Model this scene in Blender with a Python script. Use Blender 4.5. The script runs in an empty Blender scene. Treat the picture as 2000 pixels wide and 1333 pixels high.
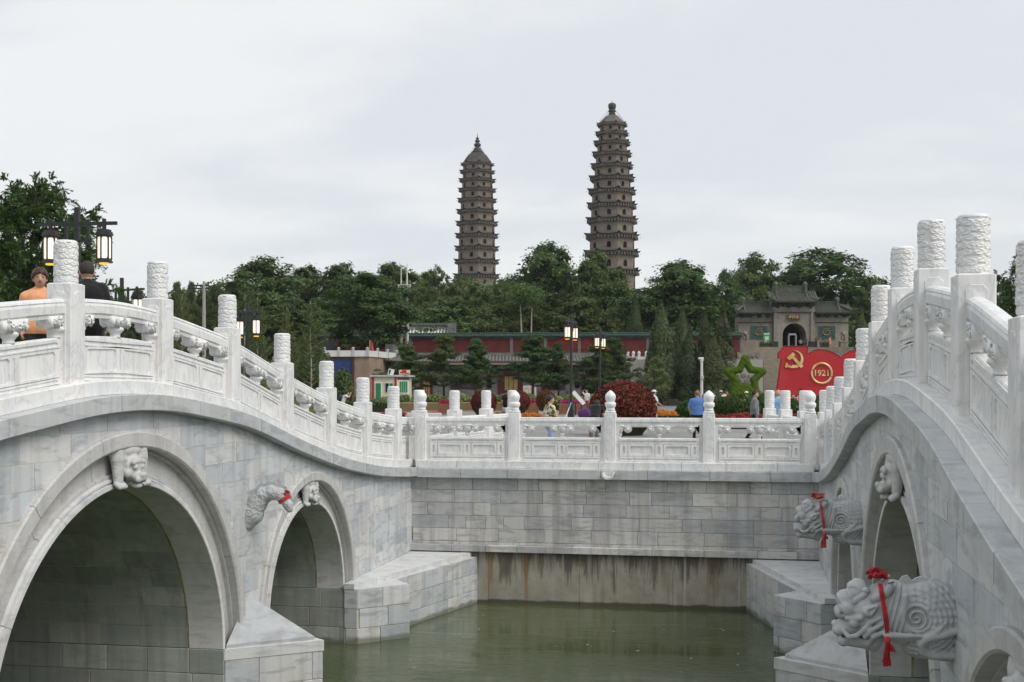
import bpy, bmesh, math, random
import numpy as np
from mathutils import Vector, Matrix

R = math.radians
SC = bpy.context.scene
COL = SC.collection
random.seed(7)

# ------------------------------------------------------------------ camera
FPX, PSI, HOR, CAMH = 2420.6, R(10.448), 759.6, 1.614
cd = bpy.data.cameras.new('camera')
cam = bpy.data.objects.new('camera', cd)
COL.objects.link(cam)
cam.location = (0, 0, CAMH)
cam.rotation_euler = (R(90), 0, PSI)
cd.sensor_width = 36.0
cd.lens = FPX / 2000 * 36.0
cd.shift_y = (HOR - 666.5) / 2000
cd.clip_start = 0.1
cd.clip_end = 6000
SC.camera = cam

# ------------------------------------------------------------------ sky and sun (overcast)
SUN_EL, SUN_AZ = R(46), R(-22)          # azimuth measured from +X towards +Y
world = bpy.data.worlds.new('World')
SC.world = world
world.use_nodes = True
wn = world.node_tree
wn.nodes.clear()
def _w(t, **k):
    n = wn.nodes.new(t)
    for a, b in k.items(): setattr(n, a, b)
    return n
wo = _w('ShaderNodeOutputWorld'); bg = _w('ShaderNodeBackground')
sky = _w('ShaderNodeTexSky', sky_type='NISHITA', sun_disc=False)
sky.sun_elevation = SUN_EL
sky.sun_rotation = R(90) - SUN_AZ
sky.air_density = 1.0; sky.dust_density = 3.0
tc = _w('ShaderNodeTexCoord')
sep = _w('ShaderNodeSeparateXYZ'); wn.links.new(tc.outputs['Generated'], sep.inputs[0])
# project view direction on a flat cloud layer
zz = _w('ShaderNodeMath', operation='MAXIMUM'); wn.links.new(sep.outputs[2], zz.inputs[0]); zz.inputs[1].default_value = 0.0
za = _w('ShaderNodeMath', operation='ADD'); wn.links.new(zz.outputs[0], za.inputs[0]); za.inputs[1].default_value = 0.16
dx = _w('ShaderNodeMath', operation='DIVIDE'); wn.links.new(sep.outputs[0], dx.inputs[0]); wn.links.new(za.outputs[0], dx.inputs[1])
dy = _w('ShaderNodeMath', operation='DIVIDE'); wn.links.new(sep.outputs[1], dy.inputs[0]); wn.links.new(za.outputs[0], dy.inputs[1])
cmb = _w('ShaderNodeCombineXYZ'); wn.links.new(dx.outputs[0], cmb.inputs[0]); wn.links.new(dy.outputs[0], cmb.inputs[1])
mp = _w('ShaderNodeMapping'); wn.links.new(cmb.outputs[0], mp.inputs[0])
mp.inputs['Location'].default_value = (2.3, 7.1, 0.4); mp.inputs['Scale'].default_value = (0.50, 0.70, 1)
n1 = _w('ShaderNodeTexNoise'); wn.links.new(mp.outputs[0], n1.inputs['Vector'])
n1.inputs['Scale'].default_value = 1.2; n1.inputs['Detail'].default_value = 9; n1.inputs['Roughness'].default_value = 0.56; n1.inputs['Distortion'].default_value = 0.2
cr = _w('ShaderNodeValToRGB'); wn.links.new(n1.outputs[0], cr.inputs[0])
cr.color_ramp.interpolation = 'EASE'
cr.color_ramp.elements[0].position = 0.40; cr.color_ramp.elements[0].color = (0.565, 0.592, 0.622, 1)
cr.color_ramp.elements[1].position = 0.58; cr.color_ramp.elements[1].color = (0.675, 0.685, 0.69, 1)
skm = _w('ShaderNodeMixRGB', blend_type='MULTIPLY'); skm.inputs[0].default_value = 1; wn.links.new(sky.outputs[0], skm.inputs[1]); skm.inputs[2].default_value = (0.1, 0.1, 0.1, 1)
mx = _w('ShaderNodeMixRGB'); mx.inputs[0].default_value = 0.93
wn.links.new(skm.outputs[0], mx.inputs[1]); wn.links.new(cr.outputs[0], mx.inputs[2])
wn.links.new(mx.outputs[0], bg.inputs[0]); bg.inputs[1].default_value = 1.0
wn.links.new(bg.outputs[0], wo.inputs[0])

sd = bpy.data.lights.new('sun', 'SUN')
sd.energy = 1.5; sd.angle = R(32); sd.color = (1.0, 0.955, 0.90)
sun = bpy.data.objects.new('sun', sd); COL.objects.link(sun)
sdir = Vector((math.cos(SUN_EL)*math.cos(SUN_AZ), math.cos(SUN_EL)*math.sin(SUN_AZ), math.sin(SUN_EL)))
sun.rotation_euler = sdir.to_track_quat('Z', 'Y').to_euler()
sun.location = (40, 10, 80)
SC.view_settings.view_transform = 'Standard'
SC.view_settings.look = 'None'
SC.view_settings.exposure = 0.46
SC.view_settings.gamma = 1.0
SC.view_settings.use_curve_mapping = False
SC.render.engine = 'CYCLES'
SC.cycles.max_bounces = 7; SC.cycles.diffuse_bounces = 4; SC.cycles.glossy_bounces = 3
SC.cycles.transmission_bounces = 3; SC.cycles.transparent_max_bounces = 6
SC.cycles.use_denoising = True
SC.cycles.caustics_reflective = False; SC.cycles.caustics_refractive = False

# ------------------------------------------------------------------ survey helpers (photo measurements to places)
_c, _s = math.cos(PSI), math.sin(PSI)
def at(px, d):
    """ground place at bearing px and distance d from the viewpoint"""
    a = (px - 1000) / FPX * d
    return Vector((a*_c - d*_s, d*_c + a*_s))
def zat(py, d):
    return CAMH - (py - HOR) * d / FPX
def mpp(d):
    return d / FPX

# ------------------------------------------------------------------ object helpers
def link(o, parent=None):
    COL.objects.link(o)
    if parent is not None:
        o.parent = parent
    return o
def mesh(name, v, f, smooth=False):
    m = bpy.data.meshes.new(name)
    m.from_pydata([tuple(p) for p in v], [], [tuple(q) for q in f])
    m.update()
    if smooth:
        m.polygons.foreach_set('use_smooth', [True]*len(m.polygons))
    return m
def fixn(m):
    b = bmesh.new(); b.from_mesh(m)
    bmesh.ops.recalc_face_normals(b, faces=b.faces)
    b.to_mesh(m); b.free()
    return m
def obj(name, m, mat=None, parent=None, loc=None, rot=None, scale=None):
    """a mesh object; with a parent its mesh is given in the parent's space"""
    o = bpy.data.objects.new(name, m)
    if mat is not None and len(m.materials) == 0:
        m.materials.append(mat)
    link(o, parent)
    if loc is not None: o.location = loc
    if rot is not None: o.rotation_euler = rot
    if scale is not None: o.scale = scale
    return o
def tag(o, label=None, cat=None, group=None, kind=None):
    if label: o['label'] = label
    if cat: o['category'] = cat
    if group: o['group'] = group
    if kind: o['kind'] = kind
    return o
def thing(name, label, cat, loc=(0, 0, 0), rz=0.0, group=None, scale=None):
    o = bpy.data.objects.new(name, None)
    o.empty_display_size = 0.3
    link(o); o.location = loc; o.rotation_euler = (0, 0, rz)
    if scale is not None: o.scale = (scale,)*3 if not hasattr(scale, '__len__') else scale
    return tag(o, label, cat, group)
def copytree(src, parent=None):
    c = src.copy(); COL.objects.link(c); c.parent = parent
    for ch in list(src.children):
        copytree(ch, c)
    return c

class MB:
    """collects shapes into one mesh"""
    def __init__(s): s.v = []; s.f = []; s.mi = []; s.cur = 0
    def add(s, v, f):
        n = len(s.v); s.v += [tuple(p) for p in v]; s.f += [tuple(i+n for i in q) for q in f]; s.mi += [s.cur]*len(f)
    def box(s, x0, x1, y0, y1, z0, z1):
        s.add([(x0,y0,z0),(x1,y0,z0),(x1,y1,z0),(x0,y1,z0),(x0,y0,z1),(x1,y0,z1),(x1,y1,z1),(x0,y1,z1)],
              [(3,2,1,0),(4,5,6,7),(0,1,5,4),(1,2,6,5),(2,3,7,6),(3,0,4,7)])
    def cbox(s, x0, x1, y0, y1, z0, z1, c=0.01):
        """box with chamfered vertical and top edges"""
        p = [(x0+c,y0),(x1-c,y0),(x1,y0+c),(x1,y1-c),(x1-c,y1),(x0+c,y1),(x0,y1-c),(x0,y0+c)]
        q = [(x0+2*c if x<=x0+c else x1-2*c if x>=x1-c else x, y0+2*c if y<=y0+c else y1-2*c if y>=y1-c else y) for x,y in p]
        s.add([(x,y,z0) for x,y in p]+[(x,y,z1-c) for x,y in p]+[(x,y,z1) for x,y in q],
              [tuple(range(7,-1,-1)), tuple(range(16,24))]+[(i,(i+1)%8,(i+1)%8+8,i+8) for i in range(8)]+[(i+8,(i+1)%8+8,(i+1)%8+16,i+16) for i in range(8)])
    def prism(s, poly, z0, z1):
        n = len(poly)
        s.add([(x,y,z0) for x,y in poly]+[(x,y,z1) for x,y in poly],
              [tuple(range(n-1,-1,-1)), tuple(range(n,2*n))]+[(i,(i+1)%n,(i+1)%n+n,i+n) for i in range(n)])
    def lathe(s, prof, n=16, c=(0,0), a0=0, tw=None):
        """prof: (r,z) from bottom to top"""
        k = len(prof); v = []
        for j,(r,z) in enumerate(prof):
            for i in range(n):
                t = a0 + 2*math.pi*i/n
                v.append((c[0]+r*math.cos(t), c[1]+r*math.sin(t), z))
        f = [(j*n+i, j*n+(i+1)%n, (j+1)*n+(i+1)%n, (j+1)*n+i) for j in range(k-1) for i in range(n)]
        f += [tuple(range(n-1,-1,-1)), tuple(range((k-1)*n, k*n))]
        s.add(v, f)
    def tube(s, pts, rad, n=8):
        pts = [Vector(p) for p in pts]
        if not hasattr(rad, '__len__'): rad = [rad]*len(pts)
        v = []; up = Vector((0,0,1))
        for i,p in enumerate(pts):
            d = (pts[min(i+1,len(pts)-1)] - pts[max(i-1,0)]).normalized()
            a = d.cross(up if abs(d.z) < 0.95 else Vector((1,0,0))).normalized(); b = d.cross(a)
            for k in range(n):
                t = 2*math.pi*k/n
                v.append(p + a*rad[i]*math.cos(t) + b*rad[i]*math.sin(t))
        f = [(j*n+i, j*n+(i+1)%n, (j+1)*n+(i+1)%n, (j+1)*n+i) for j in range(len(pts)-1) for i in range(n)]
        f += [tuple(range(n-1,-1,-1)), tuple(range((len(pts)-1)*n, len(pts)*n))]
        s.add(v, f)
    def xf(s, M):
        s.v = [tuple(M @ Vector(p)) for p in s.v]; return s
    def mesh(s, name, smooth=False, fix=True):
        m = mesh(name, s.v, s.f, smooth)
        if s.mi and max(s.mi) > 0: m.polygons.foreach_set('material_index', s.mi)
        if fix: fixn(m)
        return m
    def build(s, name, mat, parent=None, smooth=False, fix=True, **k):
        m = s.mesh(name, smooth, fix)
        if isinstance(mat, (list, tuple)):
            for q in mat: m.materials.append(q)
            mat = None
        return obj(name, m, mat, parent, **k)

# ------------------------------------------------------------------ solid modelling: distance fields to mesh
def surfnet(fn, lo, hi, h):
    lo = np.array(lo, float); hi = np.array(hi, float)
    n = np.ceil((hi-lo)/h).astype(int)+1
    ax = [lo[i]+h*np.arange(n[i]) for i in range(3)]
    X, Y, Z = np.meshgrid(*ax, indexing='ij')
    V = fn(X, Y, Z)
    S = V < 0
    c = tuple(k-1 for k in n)
    idx = -np.ones(c, int)
    acc = np.zeros(c+(3,)); cnt = np.zeros(c)
    cor = [(i,j,k) for i in (0,1) for j in (0,1) for k in (0,1)]
    sl = lambda o: tuple(slice(o[a], c[a]+o[a]) for a in range(3))
    for a in range(3):
        for o in cor:
            if o[a]: continue
            p = list(o); p[a] = 1
            v0, v1 = V[sl(o)], V[sl(p)]
            m = (v0 < 0) != (v1 < 0)
            t = np.where(m, v0/np.where(v0-v1 == 0, 1, v0-v1), 0)
            for b in range(3):
                acc[..., b] += np.where(m, o[b] + (t if b == a else 0), 0)
            cnt += m
    has = cnt > 0
    idx[has] = np.arange(has.sum())
    ii = np.argwhere(has)
    verts = lo + h*(ii + acc[has]/cnt[has][:, None])
    faces = []
    for a in range(3):
        b, d = (a+1) % 3, (a+2) % 3
        s0 = [slice(1, n[q]-1) for q in range(3)]; s0[a] = slice(0, n[a]-1)
        s1 = list(s0); s1[a] = slice(1, n[a])
        A, B = S[tuple(s0)], S[tuple(s1)]
        for inside in (True, False):
            m = (A & ~B) if inside else (~A & B)
            q = np.argwhere(m)
            if len(q) == 0: continue
            g = q.copy(); g[:, b] += 1; g[:, d] += 1
            def at_(db, dd):
                r = g.copy(); r[:, b] -= db; r[:, d] -= dd
                return idx[r[:, 0], r[:, 1], r[:, 2]]
            quad = np.stack([at_(1,1), at_(0,1), at_(0,0), at_(1,0)], 1)
            if not inside: quad = quad[:, ::-1]
            faces.append(quad)
    return verts, np.concatenate(faces)
def smin(a, b, k):
    h = np.clip(0.5+0.5*(b-a)/k, 0, 1)
    return b*(1-h)+a*h - k*h*(1-h)
def cap(X, Y, Z, a, b, ra, rb=None):
    rb = ra if rb is None else rb
    ax, ay, az = a; d = (b[0]-ax, b[1]-ay, b[2]-az)
    L = d[0]**2+d[1]**2+d[2]**2+1e-12
    t = np.clip(((X-ax)*d[0]+(Y-ay)*d[1]+(Z-az)*d[2])/L, 0, 1)
    return np.sqrt((X-ax-t*d[0])**2+(Y-ay-t*d[1])**2+(Z-az-t*d[2])**2) - (ra+(rb-ra)*t)
def ell(X, Y, Z, c, r):
    q = np.sqrt(((X-c[0])/r[0])**2+((Y-c[1])/r[1])**2+((Z-c[2])/r[2])**2)
    return (q-1)*min(r)
def npmesh(name, v, f, smooth=True):
    m = bpy.data.meshes.new(name)
    m.from_pydata(v.tolist(), [], f.tolist()); m.update()
    if smooth: m.polygons.foreach_set('use_smooth', [True]*len(m.polygons))
    return m

# ------------------------------------------------------------------ materials
class NT:
    def __init__(s, name):
        s.m = bpy.data.materials.new(name); s.m.use_nodes = True
        s.t = s.m.node_tree; s.t.nodes.clear()
        s.out = s.n('ShaderNodeOutputMaterial'); s.p = s.n('ShaderNodeBsdfPrincipled')
        s.l(s.p.outputs[0], s.out.inputs[0])
    def n(s, t, **k):
        q = s.t.nodes.new(t)
        for a, b in k.items(): setattr(q, a, b)
        return q
    def l(s, a, b): s.t.links.new(a, b)
    def put(s, sock, v):
        if hasattr(v, 'is_output') or hasattr(v, 'links'): s.l(v, sock)
        else: sock.default_value = (tuple(v)+(1,) if hasattr(v, '__len__') and len(v) == 3 and sock.type == 'RGBA' else v)
    def pos(s):
        return s.n('ShaderNodeNewGeometry').outputs['Position']
    def objc(s):
        return s.n('ShaderNodeTexCoord').outputs['Object']
    def rand(s):
        return s.n('ShaderNodeObjectInfo').outputs['Random']
    def island(s):
        return s.n('ShaderNodeNewGeometry').outputs['Random Per Island']
    def map(s, v, scale=(1,1,1), rot=(0,0,0), loc=(0,0,0)):
        m = s.n('ShaderNodeMapping'); s.l(v, m.inputs[0])
        s.put(m.inputs['Scale'], scale); s.put(m.inputs['Rotation'], rot); s.put(m.inputs['Location'], loc)
        return m.outputs[0]
    def noise(s, v, scale=5, detail=4, rough=0.5, dist=0.0):
        q = s.n('ShaderNodeTexNoise'); s.l(v, q.inputs['Vector'])
        q.inputs['Scale'].default_value = scale; q.inputs['Detail'].default_value = detail
        q.inputs['Roughness'].default_value = rough; q.inputs['Distortion'].default_value = dist
        return q.outputs[0]
    def math(s, op, a, b=0.5, clamp=False):
        q = s.n('ShaderNodeMath', operation=op); q.use_clamp = clamp
        s.put(q.inputs[0], a); s.put(q.inputs[1], b); return q.outputs[0]
    def ramp(s, f, stops, interp='LINEAR'):
        q = s.n('ShaderNodeValToRGB'); s.l(f, q.inputs[0]); r = q.color_ramp; r.interpolation = interp
        while len(r.elements) < len(stops): r.elements.new(0.5)
        for e, (p, c) in zip(r.elements, stops):
            e.position = p; e.color = (c, c, c, 1) if not hasattr(c, '__len__') else tuple(c)+(1,)
        return q.outputs[0]
    def mix(s, f, a, b, mode='MIX'):
        q = s.n('ShaderNodeMixRGB', blend_type=mode)
        s.put(q.inputs[0], f); s.put(q.inputs[1], a); s.put(q.inputs[2], b); return q.outputs[0]
    def bump(s, h, strength=0.3, dist=0.01):
        q = s.n('ShaderNodeBump'); s.l(h, q.inputs['Height'])
        q.inputs['Strength'].default_value = strength; q.inputs['Distance'].default_value = dist
        s.l(q.outputs[0], s.p.inputs['Normal']); return s
    def fin(s, col=None, rough=0.6, spec=0.3, metal=0.0):
        if col is not None: s.put(s.p.inputs['Base Color'], col)
        s.put(s.p.inputs['Roughness'], rough); s.put(s.p.inputs['Specular IOR Level'], spec); s.put(s.p.inputs['Metallic'], metal)
        return s.m
    def shift(s, v, amt=40.0):
        """offset a coordinate per object"""
        r = s.rand(); c = s.n('ShaderNodeCombineXYZ')
        s.l(s.math('MULTIPLY', r, amt), c.inputs[0]); s.l(s.math('MULTIPLY', r, amt*1.7), c.inputs[1]); s.l(s.math('MULTIPLY', r, amt*0.6), c.inputs[2])
        a = s.n('ShaderNodeVectorMath', operation='ADD'); s.l(v, a.inputs[0]); s.l(c.outputs[0], a.inputs[1])
        return a.outputs[0]

def plain(name, col, rough=0.6, spec=0.3, metal=0.0, var=0.12, scale=6.0):
    t = NT(name)
    n = t.noise(t.pos(), scale, 5, 0.6)
    c = t.mix(t.ramp(n, [(0.3, 0.0), (0.7, 1.0)]), [x*(1-var) for x in col], [min(1, x*(1+var)) for x in col])
    t.bump(n, 0.15, 0.01)
    return t.fin(c, rough, spec, metal)

def m_marble_white(name='white_marble', tint=(1, 1, 1), vein=0.55):
    t = NT(name); p = t.shift(t.pos())
    w = t.noise(t.map(p, (1.0, 1.0, 0.55), (0.5, 0.3, 0.9)), 1.7, 7, 0.62, 1.6)
    v = t.ramp(w, [(0.40, 0.0), (0.485, 0.25), (0.51, 1.0), (0.535, 0.3), (0.62, 0.0)])
    cl = t.noise(t.map(p, (1, 1, 1)), 0.9, 5, 0.6, 0.5)
    base = t.mix(t.ramp(cl, [(0.35, 0), (0.68, 1)]), (0.83*tint[0], 0.82*tint[1], 0.795*tint[2]), (0.75*tint[0], 0.76*tint[1], 0.765*tint[2]))
    c = t.mix(t.math('MULTIPLY', v, vein), base, (0.42, 0.44, 0.47))
    big = t.noise(t.map(p, (0.7, 0.7, 1.1), (0.2, 0.6, 0.1)), 1.4, 6, 0.65, 0.8)
    c = t.mix(t.ramp(big, [(0.54, 0.0), (0.72, 0.45*min(1, vein*1.6))]), c, (0.58, 0.595, 0.615))
    st = t.noise(t.map(t.pos(), (6, 6, 0.5)), 1.6, 4, 0.6)
    c = t.mix(t.ramp(st, [(0.52, 0.0), (0.72, 0.46)]), c, (0.59, 0.56, 0.49))
    fine = t.noise(t.pos(), 60, 3, 0.6)
    t.bump(fine, 0.10, 0.004)
    return t.fin(c, 0.42, 0.35)

def m_marble_block(name, cols, stain=0.35, veins=0.5, sc=1.0):
    """grey marble ashlar: every block its own shade, grain and weather streaks"""
    t = NT(name); r = t.rand(); p = t.shift(t.pos())
    base = t.ramp(r, cols, 'CONSTANT' if False else 'LINEAR')
    rt = t.n('ShaderNodeCombineXYZ'); t.l(t.math('MULTIPLY', r, 5.0), rt.inputs[0]); t.l(t.math('MULTIPLY', r, 9.0), rt.inputs[1])
    m = t.n('ShaderNodeMapping'); t.l(p, m.inputs[0]); t.l(rt.outputs[0], m.inputs['Rotation']); m.inputs['Scale'].default_value = (0.8, 0.8, 3.0)
    g = t.noise(m.outputs[0], 2.2*sc, 7, 0.62, 0.9)
    c = t.mix(t.ramp(g, [(0.36, veins), (0.50, 0.0), (0.53, 0.0), (0.72, veins)]), base, t.mix(t.ramp(g, [(0.45, 0), (0.55, 1)]), (0.27, 0.28, 0.29), (0.62, 0.60, 0.56)))
    st = t.noise(t.map(t.pos(), (3.2, 3.2, 0.22)), 1.5, 6, 0.65)
    c = t.mix(t.math('MULTIPLY', t.ramp(st, [(0.46, 0), (0.66, 1)]), stain), c, (0.24, 0.235, 0.22))
    st2 = t.noise(t.map(t.pos(), (1.1, 1.1, 0.8), (0, 0, 0), (5, 3, 1)), 1.2, 5, 0.6)
    c = t.mix(t.math('MULTIPLY', t.ramp(st2, [(0.55, 0), (0.75, 1)]), stain*0.7), c, (0.50, 0.45, 0.36))
    zs = t.n('ShaderNodeSeparateXYZ'); t.l(t.pos(), zs.inputs[0])
    tide = t.math('ADD', zs.outputs[2], t.math('MULTIPLY', t.noise(t.pos(), 2.2, 4), 0.22))
    tm = t.n('ShaderNodeMapRange'); t.l(tide, tm.inputs[0]); tm.inputs[1].default_value = -2.96; tm.inputs[2].default_value = -3.02; tm.inputs[3].default_value = 0.0; tm.inputs[4].default_value = 0.72
    c = t.mix(tm.outputs[0], c, (0.12, 0.12, 0.085))
    f = t.noise(t.pos(), 35, 4, 0.65)
    c = t.mix(0.12, c, t.ramp(f, [(0.3, 0.25), (0.7, 0.75)]), 'OVERLAY')
    t.bump(f, 0.22, 0.006)
    return t.fin(c, 0.55, 0.3)

M = {}
M['white'] = m_marble_white(vein=0.48)
M['white2'] = m_marble_white('white_marble_carved', (1.0, 1.005, 1.01), 0.2)
M['block'] = m_marble_block('grey_marble_block', [(0.0, (0.43, 0.475, 0.51)), (0.2, (0.58, 0.605, 0.625)), (0.4, (0.65, 0.655, 0.65)), (0.6, (0.48, 0.52, 0.555)), (0.8, (0.60, 0.63, 0.655)), (1.0, (0.68, 0.68, 0.665))])
M['pale'] = m_marble_block('pale_marble_block', [(0.0, (0.62, 0.635, 0.645)), (0.5, (0.73, 0.725, 0.715)), (1.0, (0.67, 0.68, 0.685))], 0.22, 0.35)
M['wallblock'] = m_marble_block('weathered_marble_block', [(0.0, (0.40, 0.42, 0.44)), (0.2, (0.57, 0.57, 0.57)), (0.4, (0.64, 0.63, 0.60)), (0.6, (0.45, 0.455, 0.465)), (0.8, (0.67, 0.65, 0.60)), (1.0, (0.54, 0.55, 0.56))], 0.55, 0.6)
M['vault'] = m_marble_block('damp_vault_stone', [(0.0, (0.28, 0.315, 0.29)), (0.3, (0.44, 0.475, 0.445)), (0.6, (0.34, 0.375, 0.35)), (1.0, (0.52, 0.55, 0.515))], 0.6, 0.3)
M['voussoir'] = m_marble_block('granular_voussoir', [(0.0, (0.49, 0.49, 0.485)), (1.0, (0.59, 0.585, 0.57))], 0.35, 0.25, 3.0)
M['coping'] = m_marble_block('blue_grey_coping', [(0.0, (0.44, 0.465, 0.485)), (0.5, (0.55, 0.565, 0.575)), (1.0, (0.48, 0.50, 0.515))], 0.30, 0.5)
M['mortar'] = plain('cream_mortar', (0.60, 0.555, 0.465), 0.9, 0.1)
M['darkmortar'] = plain('grey_mortar', (0.36, 0.345, 0.31), 0.9, 0.1)
def m_carved():
    t = NT('carved_grey_stone')
    n = t.noise(t.objc(), 9, 5, 0.6); f = t.noise(t.objc(), 90, 3, 0.6)
    c = t.mix(t.ramp(n, [(0.35, 0), (0.7, 1)]), (0.44, 0.455, 0.465), (0.56, 0.565, 0.565))
    t.bump(f, 0.2, 0.004)
    return t.fin(c, 0.7, 0.25)
M['carved'] = m_carved()
M['carved_pale'] = plain('carved_pale_stone', (0.52, 0.52, 0.51), 0.7, 0.25, 0, 0.12, 12)
def m_concrete():
    t = NT('stained_concrete'); p = t.pos()
    n = t.noise(p, 2.5, 6, 0.65); c = t.mix(t.ramp(n, [(0.35, 0), (0.7, 1)]), (0.31, 0.285, 0.235), (0.44, 0.41, 0.35))
    s1 = t.noise(t.map(p, (2.6, 2.6, 0.22)), 1.5, 8, 0.74)
    z = t.n('ShaderNodeSeparateXYZ'); t.l(p, z.inputs[0])
    hi = t.n('ShaderNodeMapRange'); t.l(z.outputs[2], hi.inputs[0])
    hi.inputs[1].default_value = -3.2; hi.inputs[2].default_value = -2.05; hi.inputs[3].default_value = -0.12; hi.inputs[4].default_value = 0.15
    s1b = t.math('ADD', s1, hi.outputs[0])
    c = t.mix(t.ramp(s1b, [(0.56, 0), (0.66, 0.82)]), c, (0.085, 0.08, 0.07))
    s2 = t.noise(t.map(p, (2.2, 2.2, 0.08), (0, 0, 0), (3.3, 0, 0)), 1.2, 4, 0.6)
    c = t.mix(t.ramp(s2, [(0.60, 0), (0.67, 0.75)]), c, (0.27, 0.165, 0.055))
    s3 = t.noise(t.map(p, (5, 5, 0.12), (0, 0, 0), (9.3, 2, 0)), 1.5, 4, 0.6)
    c = t.mix(t.ramp(s3, [(0.60, 0), (0.68, 0.6)]), c, (0.55, 0.53, 0.48))
    wl = t.math('ADD', z.outputs[2], t.math('MULTIPLY', t.noise(p, 3.0, 4), 0.12))
    c = t.mix(t.ramp(t.math('ADD', wl, 4.0), [(0.0, 0.0), (0.9, 0.0)]), c, c)
    wm = t.n('ShaderNodeMapRange'); t.l(wl, wm.inputs[0]); wm.inputs[1].default_value = -3.02; wm.inputs[2].default_value = -3.06; wm.inputs[3].default_value = 0; wm.inputs[4].default_value = 0.85
    c = t.mix(wm.outputs[0], c, (0.06, 0.06, 0.045))
    pit = t.noise(p, 14, 3, 0.7)
    c = t.mix(t.ramp(pit, [(0.66, 0), (0.72, 0.8)]), c, (0.1, 0.09, 0.08))
    t.bump(n, 0.3, 0.02)
    return t.fin(c, 0.85, 0.2)
M['concrete'] = m_concrete()
def m_water():
    t = NT('green_canal_water'); p = t.pos()
    a = t.noise(t.map(p, (1.0, 2.2, 1), (0, 0, 0.15)), 2.6, 4, 0.55, 0.3)
    b = t.noise(t.map(p, (1.0, 1.6, 1), (0, 0, -0.3)), 9.0, 3, 0.5)
    mask = t.ramp(t.noise(t.map(p, (0.5, 1.1, 1)), 0.35, 3, 0.5), [(0.42, 0.10), (0.58, 1.0)])
    h = t.math('MULTIPLY', t.math('ADD', a, t.math('MULTIPLY', b, 0.35)), mask)
    t.bump(h, 0.38, 0.07)
    dk = t.noise(p, 0.4, 4, 0.6)
    c = t.mix(t.ramp(dk, [(0.35, 0), (0.7, 1)]), (0.066, 0.086, 0.038), (0.080, 0.098, 0.046))
    m = t.fin(c, 0.03, 0.5); t.p.inputs['IOR'].default_value = 1.33
    return m
M['water'] = m_water()
def m_paving(name='plaza_paving', a=(0.20, 0.19, 0.185), b=(0.27, 0.26, 0.25)):
    t = NT(name); p = t.pos()
    br = t.n('ShaderNodeTexBrick'); t.l(p, br.inputs['Vector'])
    br.inputs['Scale'].default_value = 1.0; br.inputs['Brick Width'].default_value = 1.2; br.inputs['Row Height'].default_value = 0.6; br.inputs['Mortar Size'].default_value = 0.012
    t.put(br.inputs['Color1'], a); t.put(br.inputs['Color2'], b); t.put(br.inputs['Mortar'], (0.12, 0.115, 0.11))
    n = t.noise(p, 1.3, 6, 0.65)
    c = t.mix(0.5, br.outputs[0], t.ramp(n, [(0.3, 0.35), (0.7, 0.65)]), 'OVERLAY')
    return t.fin(c, 0.6, 0.35)
M['paving'] = m_paving()
M['moss_seam'] = plain('mossy_mortar', (0.30, 0.29, 0.14), 0.95, 0.05, 0, 0.4, 6)
# ================================================================== canal and bridges
ZW = -3.18            # water
ZP = -0.15            # plaza
YM = 14.05            # middle of the canal
YF, YN = 27.25, 0.85  # far and near canal wall faces
XL, XR = -7.34, 1.65  # faces of the two bridges
ZS = -2.16            # springing level of the arches

_pd = np.array([0.0, 1.1, 1.21, 3.40, 5.73, 8.0, 10.25, 12.52, 14.78, 17.0, 40.0])
_pz = np.array([1.735, 1.69, 1.675, 1.425, 0.91, 0.49, 0.205, 0.033, -0.05, -0.06, -0.06])
def _mk_profile():
    # smooth resampling of the surveyed deck line
    xs = np.linspace(-20, 20, 801); ys = np.interp(np.abs(xs), _pd, _pz)
    k = np.exp(-0.5*(np.arange(-24, 25)/9.0)**2); k /= k.sum()
    return xs, np.convolve(np.pad(ys, 24, mode='edge'), k, 'valid')
_px, _py = _mk_profile()
def P(y):
    return float(np.interp(y-YM, _px, _py))

water = obj('water', mesh('water', [(-60, -30, ZW), (60, -30, ZW), (60, 60, ZW), (-60, 60, ZW)], [(0, 1, 2, 3)]), M['water'])
tag(water, kind='structure')

# ---- ground: the plaza on both banks, one sheet each side reaching far out, with the canal between
g = MB()
g.box(-1500, 1500, YF+0.3, 3000, -6.0, ZP)
far_ground = g.build('plaza_ground', M['paving']); tag(far_ground, kind='structure')
g = MB(); g.box(-300, 300, -300, YN-0.3, -6.0, ZP)
near_ground = g.build('near_bank_ground', M['paving']); tag(near_ground, kind='structure')
g = MB(); g.add([(-300, -30, -6), (300, -30, -6), (300, 60, -6), (-300, 60, -6)], [(0, 1, 2, 3)])
bed = g.build('canal_bed', M['darkmortar'], fix=False); tag(bed, kind='structure')

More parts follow.
